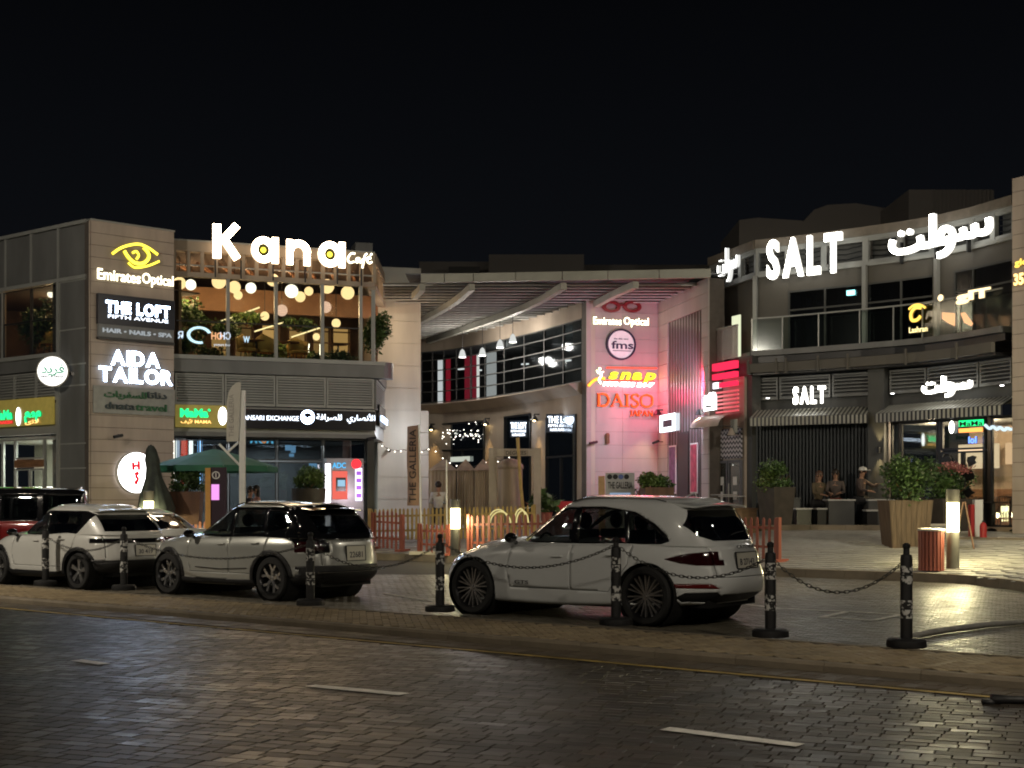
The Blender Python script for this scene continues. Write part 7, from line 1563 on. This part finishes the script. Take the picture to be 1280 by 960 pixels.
    for sg in (-1, 1):
        q = MB(); q.ball((mx, sg*(W+.07), mz), .12, 14, 8, (.55, 1, .62)); q.cyl((mx-.03, sg*(W-.08), mz-.07), (mx, sg*(W+.03), mz-.04), .03, 8)
        q.build('side_mirror', CM[S.get('mirror_mat', 'gloss')] if S.get('mirror_mat') != 'paint' else paint, root, smooth=True)
        for hx, hz in S.get('handles', []):
            q = MB(); hy = sg*(W-.022+S.get('handle_y', 0)); q.tube([(hx-.10, hy-sg*.01, hz), (hx-.08, hy+sg*.025, hz), (hx+.08, hy+sg*.025, hz+.004), (hx+.10, hy-sg*.01, hz+.004)], .014, 7)
            q.build('door_handle', CM['chrome'] if S.get('chrome_handles') else paint, root, smooth=True)
    return root

def plate(root, x, y, z, wd, ht, txt, tilt=0, parent_name='number_plate'):
    q = MB(); q.box(0, .012, -wd/2, wd/2, -ht/2, ht/2); p = q.build('number_plate', CM['plate'], root, loc=(x, y, z), rot=(0, -tilt, 0))
    f = MB()
    for a, b, c, d in ((-wd/2-.012, wd/2+.012, ht/2, ht/2+.012), (-wd/2-.012, wd/2+.012, -ht/2-.012, -ht/2), (-wd/2-.012, -wd/2, -ht/2, ht/2), (wd/2, wd/2+.012, -ht/2, ht/2)): f.box(-.004, .018, a, b, c, d)
    f.build('plate_frame', CM['trim'], p)
    if txt:
        me = text_mesh(txt, ht*.42, .002, .01, width=wd*.7)
        put(me, 'plate_number', CM['ink'], p, loc=(.014, 0, -ht*.3), rot=(0, 0, pi/2))
    return p

# ---- white sporty crossover seen three-quarter from behind
sp = dict(L=4.85, W=1.94, axles=(.92, 3.84), r=.385, rimr=.285, wheel='multi', spoke='rimm', rim='rimd', tyre_w=.29, flare=.03, hood_crown=.10, mirror=(1.72, 1.10), mirror_mat='gloss', chrome_handles=False, handles=[(2.44, .86), (3.34, .90)],
    body=[  # xf, xr, half width, n front, n rear, z along the length
        (.14, 4.62, .84, 3.2, 4.5, [.20, .20, .20, .24, .30]), (.05, 4.76, .93, 3.0, 4.2, [.26, .24, .23, .28, .38]), (.00, 4.84, .955, 3.0, 3.8, [.40, .36, .33, .38, .48]),
        (.00, 4.86, .965, 3.0, 3.6, [.55, .56, .55, .56, .62]), (.06, 4.80, .965, 2.9, 3.6, [.68, .74, .74, .76, .80]), (.16, 4.76, .955, 2.8, 3.6, [.78, .88, .88, .92, .94]),
        (.34, 4.73, .91, 2.8, 3.4, [.82, .97, 1.00, 1.04, 1.02]), (.46, 4.66, .85, 2.8, 3.2, [.84, 1.00, 1.03, 1.07, 1.07])],
    cabin=[(1.30, 4.70, .885, 3.0, 3.6, [1.0, .98, 1.00, 1.03, 1.02]), (1.60, 4.62, .86, 3.4, 4.0, [1.16, 1.16, 1.16, 1.17, 1.17]), (1.96, 4.50, .81, 3.8, 4.6, [1.36, 1.36, 1.38, 1.37, 1.36]), (2.24, 4.36, .745, 4.0, 5.0, [1.52, 1.53, 1.56, 1.55, 1.50]), (2.46, 4.24, .65, 4.0, 5.0, [1.58, 1.60, 1.645, 1.63, 1.575])],
    cabin_regions=[
        ('windscreen', 'glass', 'front', [(-.80, 1.03), (.80, 1.03), (.66, 1.56), (-.66, 1.56)], .004, False),
        ('window_frame', 'gloss', 'side', [(1.52, 1.03), (4.02, 1.05), (4.14, 1.09), (4.12, 1.16), (3.92, 1.32), (3.60, 1.47), (3.1, 1.54), (2.45, 1.535), (2.12, 1.42)], .004, True),
        ('window', 'glass', 'side', [(1.64, 1.055), (2.62, 1.06), (2.60, 1.505), (2.46, 1.50), (2.16, 1.385)], .010, True),
        ('window', 'glass', 'side', [(2.74, 1.06), (3.50, 1.07), (3.42, 1.49), (3.1, 1.51), (2.72, 1.51)], .010, True),
        ('quarter_window', 'glassd', 'side', [(3.56, 1.07), (3.98, 1.08), (4.08, 1.12), (3.88, 1.30), (3.58, 1.45), (3.49, 1.47)], .010, True),
        ('rear_window', 'glassd', 'rear', [(-.50, 1.10), (.50, 1.10), (.66, 1.16), (.74, 1.30), (.62, 1.50), (-.62, 1.50), (-.74, 1.30), (-.66, 1.16)], .010, False)],
    body_regions=[
        ('tail_light', 'tail', 'rear', [(.60, .855), (.64, .815), (.72, .795), (.98, .80), (.98, .95), (.76, .94), (.64, .90)], -.006, False, lambda c: c.x > 4.60),
        ('tail_light', 'tail', 'rear', [(-.60, .855), (-.64, .815), (-.72, .795), (-.98, .80), (-.98, .95), (-.76, .94), (-.64, .90)], -.006, False, lambda c: c.x > 4.60),
        ('tail_light', 'tail', 'side', [(4.10, .865), (4.30, .815), (4.5, .79), (4.9, .79), (4.9, .96), (4.62, .965), (4.36, .935)], -.006, True),
        ('rear_reflector', 'refl', 'rear', [(.58, .495), (.92, .50), (.92, .55), (.66, .555)], -.003, False), ('rear_reflector', 'refl', 'rear', [(-.58, .495), (-.92, .50), (-.92, .55), (-.66, .555)], -.003, False),
        ('exhaust_tip', 'well', 'rear', [(.50, .38), (.56, .31), (.80, .31), (.86, .37), (.82, .44), (.60, .455)], .01, False), ('exhaust_tip', 'well', 'rear', [(-.50, .38), (-.56, .31), (-.80, .31), (-.86, .37), (-.82, .44), (-.60, .455)], .01, False),
        ('headlight', 'lens', 'side', [(.18, .66), (.62, .74), (.66, .84), (.30, .80)], 0, True),
        ('diffuser', 'trim', 'rear', [(-.56, .10), (.56, .10), (.60, .36), (.50, .42), (-.50, .42), (-.60, .36)], .012, False)],
    doors=[('door', [(1.62, .98), (1.56, .66), (1.62, .42), (2.66, .42), (2.66, 1.02)]), ('door', [(2.67, 1.02), (2.67, .42), (3.28, .42), (3.42, .60), (3.58, .78), (3.62, 1.04)])],
    seams=[('side', (.55, .90), (1.30, .97)), ('rear', (-.60, 1.05), (-.60, .64)), ('rear', (.60, 1.05), (.60, .64)), ('rear', (-.60, .64), (.60, .64))])
def finish_white(r):
    m = MB()  # roof spoiler
    for sgn in (1,):
        vs = []; ys = [-.66, -.6, -.35, 0, .35, .6, .66]
        for y in ys:
            e = 1-(abs(y)/.66)**4; vs += [(4.02, y, 1.60+.03*e), (4.44+.05*e, y, 1.535+.035*e), (4.44+.05*e, y, 1.52+.03*e), (4.05, y, 1.54)]
        m.add(vs, [(j*4+k, j*4+(k+1) % 4, (j+1)*4+(k+1) % 4, (j+1)*4+k) for j in range(6) for k in range(4)]+[(0, 1, 2, 3), (27, 26, 25, 24)])
    m.build('roof_spoiler', WP, r)
    plate(r, 4.80, 0, .845, .52, .20, 'B 27143', .12)
    put(text_mesh('CAYENNE', .045, .006, .0, width=.46), 'badge_lettering', CM['chrome'], r, loc=(4.795, 0, 1.00), rot=(-.25, 0, pi/2))
    for s in (-1, 1):
        m = MB(); m.tube([(2.5, s*.66, 1.60), (2.7, s*.66, 1.645), (3.3, s*.66, 1.655), (3.85, s*.66, 1.635), (4.0, s*.66, 1.60)], .010, 6); m.build('roof_rail', CM['chrome'], r, smooth=True)
    m = MB(); m.tube([(3.95, -.12, 1.66), (4.1, -.12, 1.72), (4.14, -.12, 1.65)], .01, 5); m.build('antenna', WP, r)
    m = MB(); m.tube([(4.63, -.1, 1.17), (4.60, .12, 1.2), (4.57, .34, 1.21)], .009, 5); m.build('rear_wiper', CM['trim'], r)
    put(text_mesh('GTS', .05, .004, 0, width=.24), 'badge_lettering', CM['trim'], r, loc=(1.85, -.972, .47))
    return r
WP = CM['white']
white_suv = finish_white(car('parked_car', sp, 'large white sporty crossover with clean ten-spoke wheels parked nearest, right of centre', (0, 0, 0), 0, WP, 'cars parked behind the bollards'))

# ---- grey family crossover, black corner pillars and black cladding
sg_ = dict(L=4.77, W=1.91, axles=(.93, 3.65), r=.37, rimr=.255, wheel='five', spoke='rims', rim='rimd', tyre_w=.24, flare=.025, hood_crown=.10, mirror=(1.66, 1.10), handles=[(2.42, .93), (3.28, .96)], arch_trim=True, gc=.22, roof_mat=None,
    body=[(.14, 4.60, .84, 3.4, 4.5, [.26, .22, .22, .24, .32]), (.05, 4.70, .93, 3.2, 4.2, [.30, .27, .27, .30, .40]), (.00, 4.75, .95, 3.2, 4.2, [.44, .40, .38, .42, .48]),
        (.00, 4.76, .955, 3.2, 4.0, [.60, .58, .56, .58, .62]), (.04, 4.73, .955, 3.2, 4.0, [.74, .77, .77, .79, .80]), (.12, 4.70, .945, 3.0, 4.0, [.86, .92, .92, .95, .96]),
        (.30, 4.66, .90, 3.0, 4.0, [.92, 1.01, 1.03, 1.06, 1.04]), (.40, 4.62, .86, 3.0, 4.0, [.94, 1.04, 1.06, 1.10, 1.08])],
    clad=[(.0, .20), (4.8, .20), (4.8, .43), (4.3, .42), (3.1, .33), (1.5, .33), (.0, .42)],
    cabin=[(1.16, 4.68, .89, 3.2, 4.4, [1.02, 1.0, 1.02, 1.06, 1.04]), (1.50, 4.56, .865, 3.4, 4.6, [1.18, 1.18, 1.18, 1.20, 1.20]), (1.90, 4.38, .81, 3.8, 5.0, [1.37, 1.37, 1.38, 1.37, 1.36]), (2.22, 4.20, .75, 4.0, 5.0, [1.52, 1.53, 1.55, 1.53, 1.49]), (2.44, 4.06, .66, 4.0, 5.0, [1.58, 1.60, 1.635, 1.61, 1.54])],
    cabin_regions=[
        ('windscreen', 'glass', 'front', [(-.80, 1.05), (.80, 1.05), (.66, 1.58), (-.66, 1.58)], .004, False),
        ('window_frame', 'gloss', 'side', [(1.36, 1.0), (3.5, 1.0), (4.7, 1.0), (4.7, 1.60), (4.2, 1.585), (3.3, 1.585), (2.2, 1.57), (1.95, 1.47)], .003, True),
        ('window', 'glass', 'side', [(1.60, 1.09), (2.56, 1.10), (2.54, 1.52), (2.26, 1.51), (2.0, 1.40)], .010, True),
        ('window', 'glass', 'side', [(2.66, 1.10), (3.42, 1.13), (3.36, 1.52), (2.64, 1.525)], .010, True),
        ('quarter_window', 'glassd', 'side', [(3.50, 1.14), (4.0, 1.24), (3.92, 1.46), (3.74, 1.51), (3.44, 1.52)], .010, True),
        ('window_frame', 'gloss', 'rear', [(-1, 1.0), (1, 1.0), (.9, 1.62), (-.9, 1.62)], .003, False),
        ('rear_window', 'glassd', 'rear', [(-.62, 1.14), (.62, 1.14), (.60, 1.44), (-.60, 1.44)], .010, False)],
    body_regions=[
        ('window_frame', 'gloss', 'side', [(1.36, 1.075), (1.2, 1.2), (4.8, 1.2), (4.8, .84), (4.42, .78), (4.30, .84), (4.10, 1.00), (3.72, 1.12), (2.8, 1.08)], .0, True),
        ('window_frame', 'gloss', 'rear', [(-1, 1.03), (1, 1.03), (1, 1.3), (-1, 1.3)], 0, False),
        ('tail_light', 'tail', 'rear', [(.62, .86), (1, .80), (1, 1.02), (.62, .98)], -.006, False), ('tail_light', 'tail', 'rear', [(-.62, .86), (-1, .80), (-1, 1.02), (-.62, .98)], -.006, False),
        ('bumper_cladding', 'trim', 'rear', [(-1, .2), (1, .2), (1, .56), (.8, .60), (-.8, .60), (-1, .56)], -.006, False),
        ('headlight', 'lens', 'side', [(.10, .70), (.50, .74), (.50, .84), (.20, .82)], 0, True)],
    doors=[('door', [(1.54, 1.05), (1.50, .66), (1.58, .44), (2.60, .44), (2.60, 1.08)]), ('door', [(2.61, 1.08), (2.61, .44), (3.14, .44), (3.26, .66), (3.50, .84), (3.54, 1.10)])],
    seams=[('side', (.50, .94), (1.22, 1.0)), ('rear', (-.66, 1.02), (-.66, .62)), ('rear', (.66, 1.02), (.66, .62))])
grey = car('parked_car', sg_, 'grey crossover with black corner pillars and five-spoke wheels, second car from the front', (0, 0, 0), 0, CM['silver'], 'cars parked behind the bollards')
def spoiler(r, mt, x0, x1, z, hw, dz=.05):
    m = MB(); vs = []; ys = [-hw, -hw*.92, -hw*.5, 0, hw*.5, hw*.92, hw]
    for y in ys:
        e = 1-(abs(y)/hw)**4; vs += [(x0, y, z+.03*e), (x1+.05*e, y, z-dz+.03*e), (x1+.05*e, y, z-dz-.015+.03*e), (x0+.03, y, z-.07)]
    m.add(vs, [(j*4+k, j*4+(k+1) % 4, (j+1)*4+(k+1) % 4, (j+1)*4+k) for j in range(6) for k in range(4)]+[(0, 1, 2, 3), (27, 26, 25, 24)])
    m.build('roof_spoiler', mt, r)
spoiler(grey, CM['gloss'], 3.86, 4.30, 1.57, .62)
plate(grey, 4.735, 0, .80, .44, .24, '22681', .06)
put(text_mesh('TERRITORY', .035, .006, .0, width=.70), 'badge_lettering', CM['chrome'], grey, loc=(4.70, 0, 1.0), rot=(-.2, 0, pi/2))
for s in (-1, 1):
    m = MB(); m.tube([(2.5, s*.69, 1.585), (2.7, s*.69, 1.64), (3.6, s*.69, 1.63), (3.9, s*.69, 1.56)], .014, 6); m.build('roof_rail', CM['chrome'], grey, smooth=True)
m = MB(); m.tube([(4.765-.10*(abs(y)/.8)**3, y, .50) for y in (-.8, -.6, -.4, 0, .4, .6, .8)], .012, 6); m.build('bumper_strip', CM['chrome'], grey)
for s in (-1, 1):
    m = MB(); m.tube([(1.75, s*.965, .52), (2.4, s*.972, .50), (3.1, s*.965, .53)], .008, 5); m.build('door_moulding', CM['chrome'], grey)

# ---- white crossover at the far end with a black light bar across the tail
sw = dict(L=4.40, W=1.84, axles=(.85, 3.50), r=.345, rimr=.24, wheel='aero', spoke='rims', rim='rimd', tyre_w=.22, flare=.02, hood_crown=.10, mirror=(1.52, 1.06), mirror_mat='gloss', handles=[(2.20, .90), (3.0, .94)], arch_trim=True, gc=.2,
    body=[(.14, 4.24, .80, 3.2, 4.0, [.24, .20, .20, .24, .34]), (.05, 4.34, .89, 3.0, 3.8, [.30, .27, .26, .30, .42]), (.00, 4.39, .915, 3.0, 3.6, [.42, .38, .36, .40, .50]),
        (.00, 4.40, .92, 3.0, 3.5, [.56, .55, .54, .56, .64]), (.05, 4.37, .92, 2.9, 3.5, [.68, .73, .73, .76, .80]), (.14, 4.34, .91, 2.8, 3.5, [.80, .87, .88, .92, .94]),
        (.32, 4.30, .87, 2.8, 3.4, [.86, .96, .99, 1.04, 1.02]), (.42, 4.27, .82, 2.8, 3.4, [.88, .99, 1.02, 1.08, 1.06])],
    clad=[(.0, .18), (4.5, .18), (4.5, .56), (4.0, .50), (2.9, .32), (1.4, .32), (.0, .44)],
    cabin=[(1.10, 4.30, .85, 3.0, 3.6, [.98, .96, .98, 1.03, 1.03]), (1.42, 4.16, .82, 3.4, 3.8, [1.14, 1.14, 1.14, 1.16, 1.16]), (1.80, 3.94, .77, 3.8, 4.2, [1.32, 1.32, 1.34, 1.34, 1.32]), (2.06, 3.72, .70, 4.0, 4.4, [1.46, 1.47, 1.50, 1.49, 1.44]), (2.26, 3.56, .60, 4.0, 4.4, [1.52, 1.54, 1.575, 1.56, 1.50])],
    cabin_regions=[
        ('windscreen', 'glass', 'front', [(-.76, 1.0), (.76, 1.0), (.62, 1.50), (-.62, 1.50)], .004, False),
        ('window_frame', 'gloss', 'side', [(1.30, .99), (3.2, 1.0), (3.42, 1.06), (3.60, 1.24), (3.72, 1.42), (3.5, 1.49), (2.3, 1.495), (1.92, 1.38)], .003, True),
        ('window', 'glass', 'side', [(1.46, 1.03), (2.38, 1.04), (2.36, 1.45), (2.2, 1.44), (1.94, 1.34)], .010, True),
        ('window', 'glassd', 'side', [(2.46, 1.05), (3.16, 1.06), (3.34, 1.10), (3.50, 1.26), (3.40, 1.44), (2.44, 1.46)], .010, True),
        ('rear_window', 'glassd', 'rear', [(-.66, 1.10), (.66, 1.10), (.62, 1.42), (-.62, 1.42)], .010, False)],
    body_regions=[
        ('tail_light', 'gloss', 'rear', [(-1, .88), (1, .88), (1, .965), (-1, .965)], -.006, False), ('tail_light', 'gloss', 'side', [(4.0, .90), (4.5, .87), (4.5, .965), (4.05, .96)], -.006, True),
        ('bumper_cladding', 'trim', 'rear', [(-1, .2), (1, .2), (1, .58), (.7, .56), (-.7, .56), (-1, .58)], -.006, False)],
    doors=[('door', [(1.40, 1.0), (1.36, .62), (1.44, .42), (2.40, .42), (2.40, 1.03)]), ('door', [(2.41, 1.03), (2.41, .42), (2.98, .42), (3.10, .62), (3.34, .80), (3.38, 1.04)])],
    seams=[('rear', (-.70, 1.04), (-.70, .6)), ('rear', (.70, 1.04), (.70, .6))])
wcar = car('parked_car', sw, 'smaller white crossover with a dark light bar across its tail, parked leftmost by the bollards', (0, 0, 0), 0, CM['pearl'], 'cars parked behind the bollards')
spoiler(wcar, CM['pearl'], 3.42, 3.82, 1.53, .62)
plate(wcar, 4.385, 0, .74, .46, .20, '30 419', .05)

# ---- white saloon beyond it, mostly hidden
ss = dict(L=4.7, W=1.84, axles=(.95, 3.72), r=.33, rimr=.23, wheel='aero', spoke='rims', rim='rimd', tyre_w=.22, flare=.02, hood_crown=.07, mirror=(1.75, 1.0), mirror_mat='paint', handles=[(2.5, .84), (3.3, .87)], gc=.18, seats=0,
    body=[(.14, 4.56, .80, 3.2, 4.0, [.22, .18, .18, .20, .28]), (.0, 4.68, .90, 3.0, 3.6, [.40, .36, .34, .38, .48]), (.00, 4.70, .92, 3.0, 3.5, [.54, .54, .54, .56, .64]), (.10, 4.66, .91, 2.8, 3.5, [.72, .80, .82, .88, .92]),
        (.32, 4.62, .87, 2.8, 3.4, [.76, .88, .93, 1.0, 1.04]), (.42, 4.58, .82, 2.8, 3.4, [.78, .90, .96, 1.03, 1.08])],
    cabin=[(1.30, 4.36, .84, 3.0, 3.2, [.90, .90, .92, 1.0, 1.02]), (1.70, 4.05, .80, 3.4, 3.4, [1.10, 1.10, 1.10, 1.14, 1.14]), (2.05, 3.74, .74, 3.8, 3.8, [1.26, 1.26, 1.28, 1.28, 1.28]), (2.30, 3.46, .66, 4.0, 4.0, [1.38, 1.38, 1.40, 1.40, 1.39]), (2.50, 3.24, .58, 4.0, 4.0, [1.42, 1.43, 1.455, 1.455, 1.43])],
    cabin_regions=[('windscreen', 'glass', 'front', [(-.76, .96), (.76, .96), (.62, 1.38), (-.62, 1.38)], .004, False),
        ('window', 'glassd', 'side', [(1.66, .99), (3.7, 1.04), (3.62, 1.20), (3.3, 1.36), (2.4, 1.38), (2.1, 1.28)], .006, True),
        ('rear_window', 'glassd', 'rear', [(-.68, 1.06), (.68, 1.06), (.58, 1.39), (-.58, 1.39)], .008, False)],
    body_regions=[('tail_light', 'tail', 'rear', [(-1, .84), (1, .84), (1, .92), (-1, .92)], -.004, False)], doors=[('door', [(1.7, .90), (1.7, .3), (2.7, .3), (2.7, .93)])])
saloon = car('parked_car', ss, 'white saloon almost hidden behind the leftmost white crossover, only its sloping rear showing', (0, 0, 0), 0, CM['pearl'], 'cars parked behind the bollards')

# ---- boxy red off-roader with black hard top
sj = dict(L=4.6, W=1.88, axles=(.75, 3.70), r=.42, rimr=.24, wheel='five', spoke='rimd', rim='rimd', tyre_w=.27, flare=.04, hood_crown=.03, mirror=(1.55, 1.28), handles=[(2.3, 1.02), (3.1, 1.02)], arch_trim=True, gc=.35, roof_mat='gloss',
    body=[(.10, 4.5, .76, 6, 8, [.42]*5), (.05, 4.55, .84, 6, 8, [.5]*5), (.05, 4.58, .86, 6, 8, [.8]*5), (.06, 4.58, .86, 6, 8, [1.05]*5), (.10, 4.56, .84, 6, 8, [1.14, 1.16, 1.2, 1.2, 1.2])],
    cabin=[(1.42, 4.56, .84, 7, 9, [1.16, 1.17, 1.18, 1.18, 1.18]), (1.60, 4.54, .81, 7, 9, [1.5]*5), (1.74, 4.50, .77, 7, 9, [1.84]*5), (1.86, 4.46, .72, 6, 8, [1.92]*5), (2.0, 4.38, .64, 6, 8, [1.95]*5)],
    cabin_regions=[('windscreen', 'glass', 'front', [(-.72, 1.26), (.72, 1.26), (.66, 1.80), (-.66, 1.80)], .004, False),
        ('window', 'glassd', 'side', [(1.76, 1.26), (2.56, 1.26), (2.56, 1.80), (1.92, 1.80)], .01, True), ('window', 'glassd', 'side', [(2.66, 1.26), (3.42, 1.26), (3.42, 1.80), (2.66, 1.80)], .01, True),
        ('window', 'glassd', 'side', [(3.56, 1.26), (4.42, 1.26), (4.38, 1.80), (3.56, 1.80)], .01, True), ('rear_window', 'glassd', 'rear', [(-.62, 1.26), (.62, 1.26), (.60, 1.80), (-.60, 1.80)], .01, False)],
    body_regions=[('tail_light', 'tail', 'rear', [(.66, .85), (.84, .85), (.84, 1.08), (.66, 1.08)], -.02, False), ('tail_light', 'tail', 'rear', [(-.66, .85), (-.84, .85), (-.84, 1.08), (-.66, 1.08)], -.02, False)],
    doors=[('door', [(1.66, 1.15), (1.66, .55), (2.62, .55), (2.62, 1.17)]), ('door', [(2.64, 1.17), (2.64, .55), (3.2, .55), (3.48, .9), (3.48, 1.17)])])
jeep = car('off_roader', sj, 'boxy dark red off-roader with a black hard top at the left edge', (0, 0, 0), 0, CM['red'], None, 'off-roader')
m = MB(); m.lathe([(.12, 0), (.40, 0), (.42, .05), (.42, .2), (.39, .24), (.1, .24)], 28, Matrix.Rotation(pi/2, 4, 'Y')); m.build('spare_wheel', CM['tyre'], jeep, loc=(4.60, 0, 1.0), smooth=True)

def place(root, wf, wr, S, py0=None):
    """put a car so that its near wheels stand at the two ground points"""
    a = Vector((X(wf[0], 2924/(wf[1]-HY)), 2924/(wf[1]-HY))); b = Vector((X(wr[0], 2924/(wr[1]-HY)), 2924/(wr[1]-HY)))
    d = b-a; ang = atan2(d.y, d.x) if S is None else S[1]; S0 = S[0]
    u = Vector((cos(ang), sin(ang))); nn = Vector((-u.y, u.x)); mid = (a+b)/2
    xm = sum(S0['axles'])/2; p = mid-u*xm+nn*(S0['W']/2-.12)
    root.location = (p.x, p.y, .012); root.rotation_euler = (0, 0, ang)
ANG = radians(-38.5)
place(white_suv, (588, 767), (806, 782.5), (sp, ANG)); white_suv.scale = (1.045,)*3
place(grey, (213, 743), (344, 751), (sg_, radians(-37.5)))
place(wcar, (2, 731), (101, 737), (sw, radians(-37)))
saloon.location = (-10.6, 31.9, .012); saloon.rotation_euler = (0, 0, radians(-36))
jeep.location = (-14.45, 31.2, .012); jeep.rotation_euler = (0, 0, radians(15))

# ---- channel letters: bright faces, dim translucent returns
ret = {}
for o in list(bpy.data.objects):
    if o.type != 'MESH' or not o.parent or o.parent.get('category') not in ('sign',): continue
    me = o.data
    if not me.materials or me.users > 1: continue
    b = me.materials[0]; e = b.node_tree.nodes.get('Emission')
    if not e or e.inputs[1].default_value < 1.4 or me.polygons[0].material_index: continue
    if b.name not in ret: c = e.inputs[0].default_value; ret[b.name] = E(b.name+'_return', tuple(c[:3]), min(1.5, e.inputs[1].default_value*.17))
    me.materials.append(ret[b.name])
    for p in me.polygons:
        if p.normal.y > -.6: p.material_index = 1
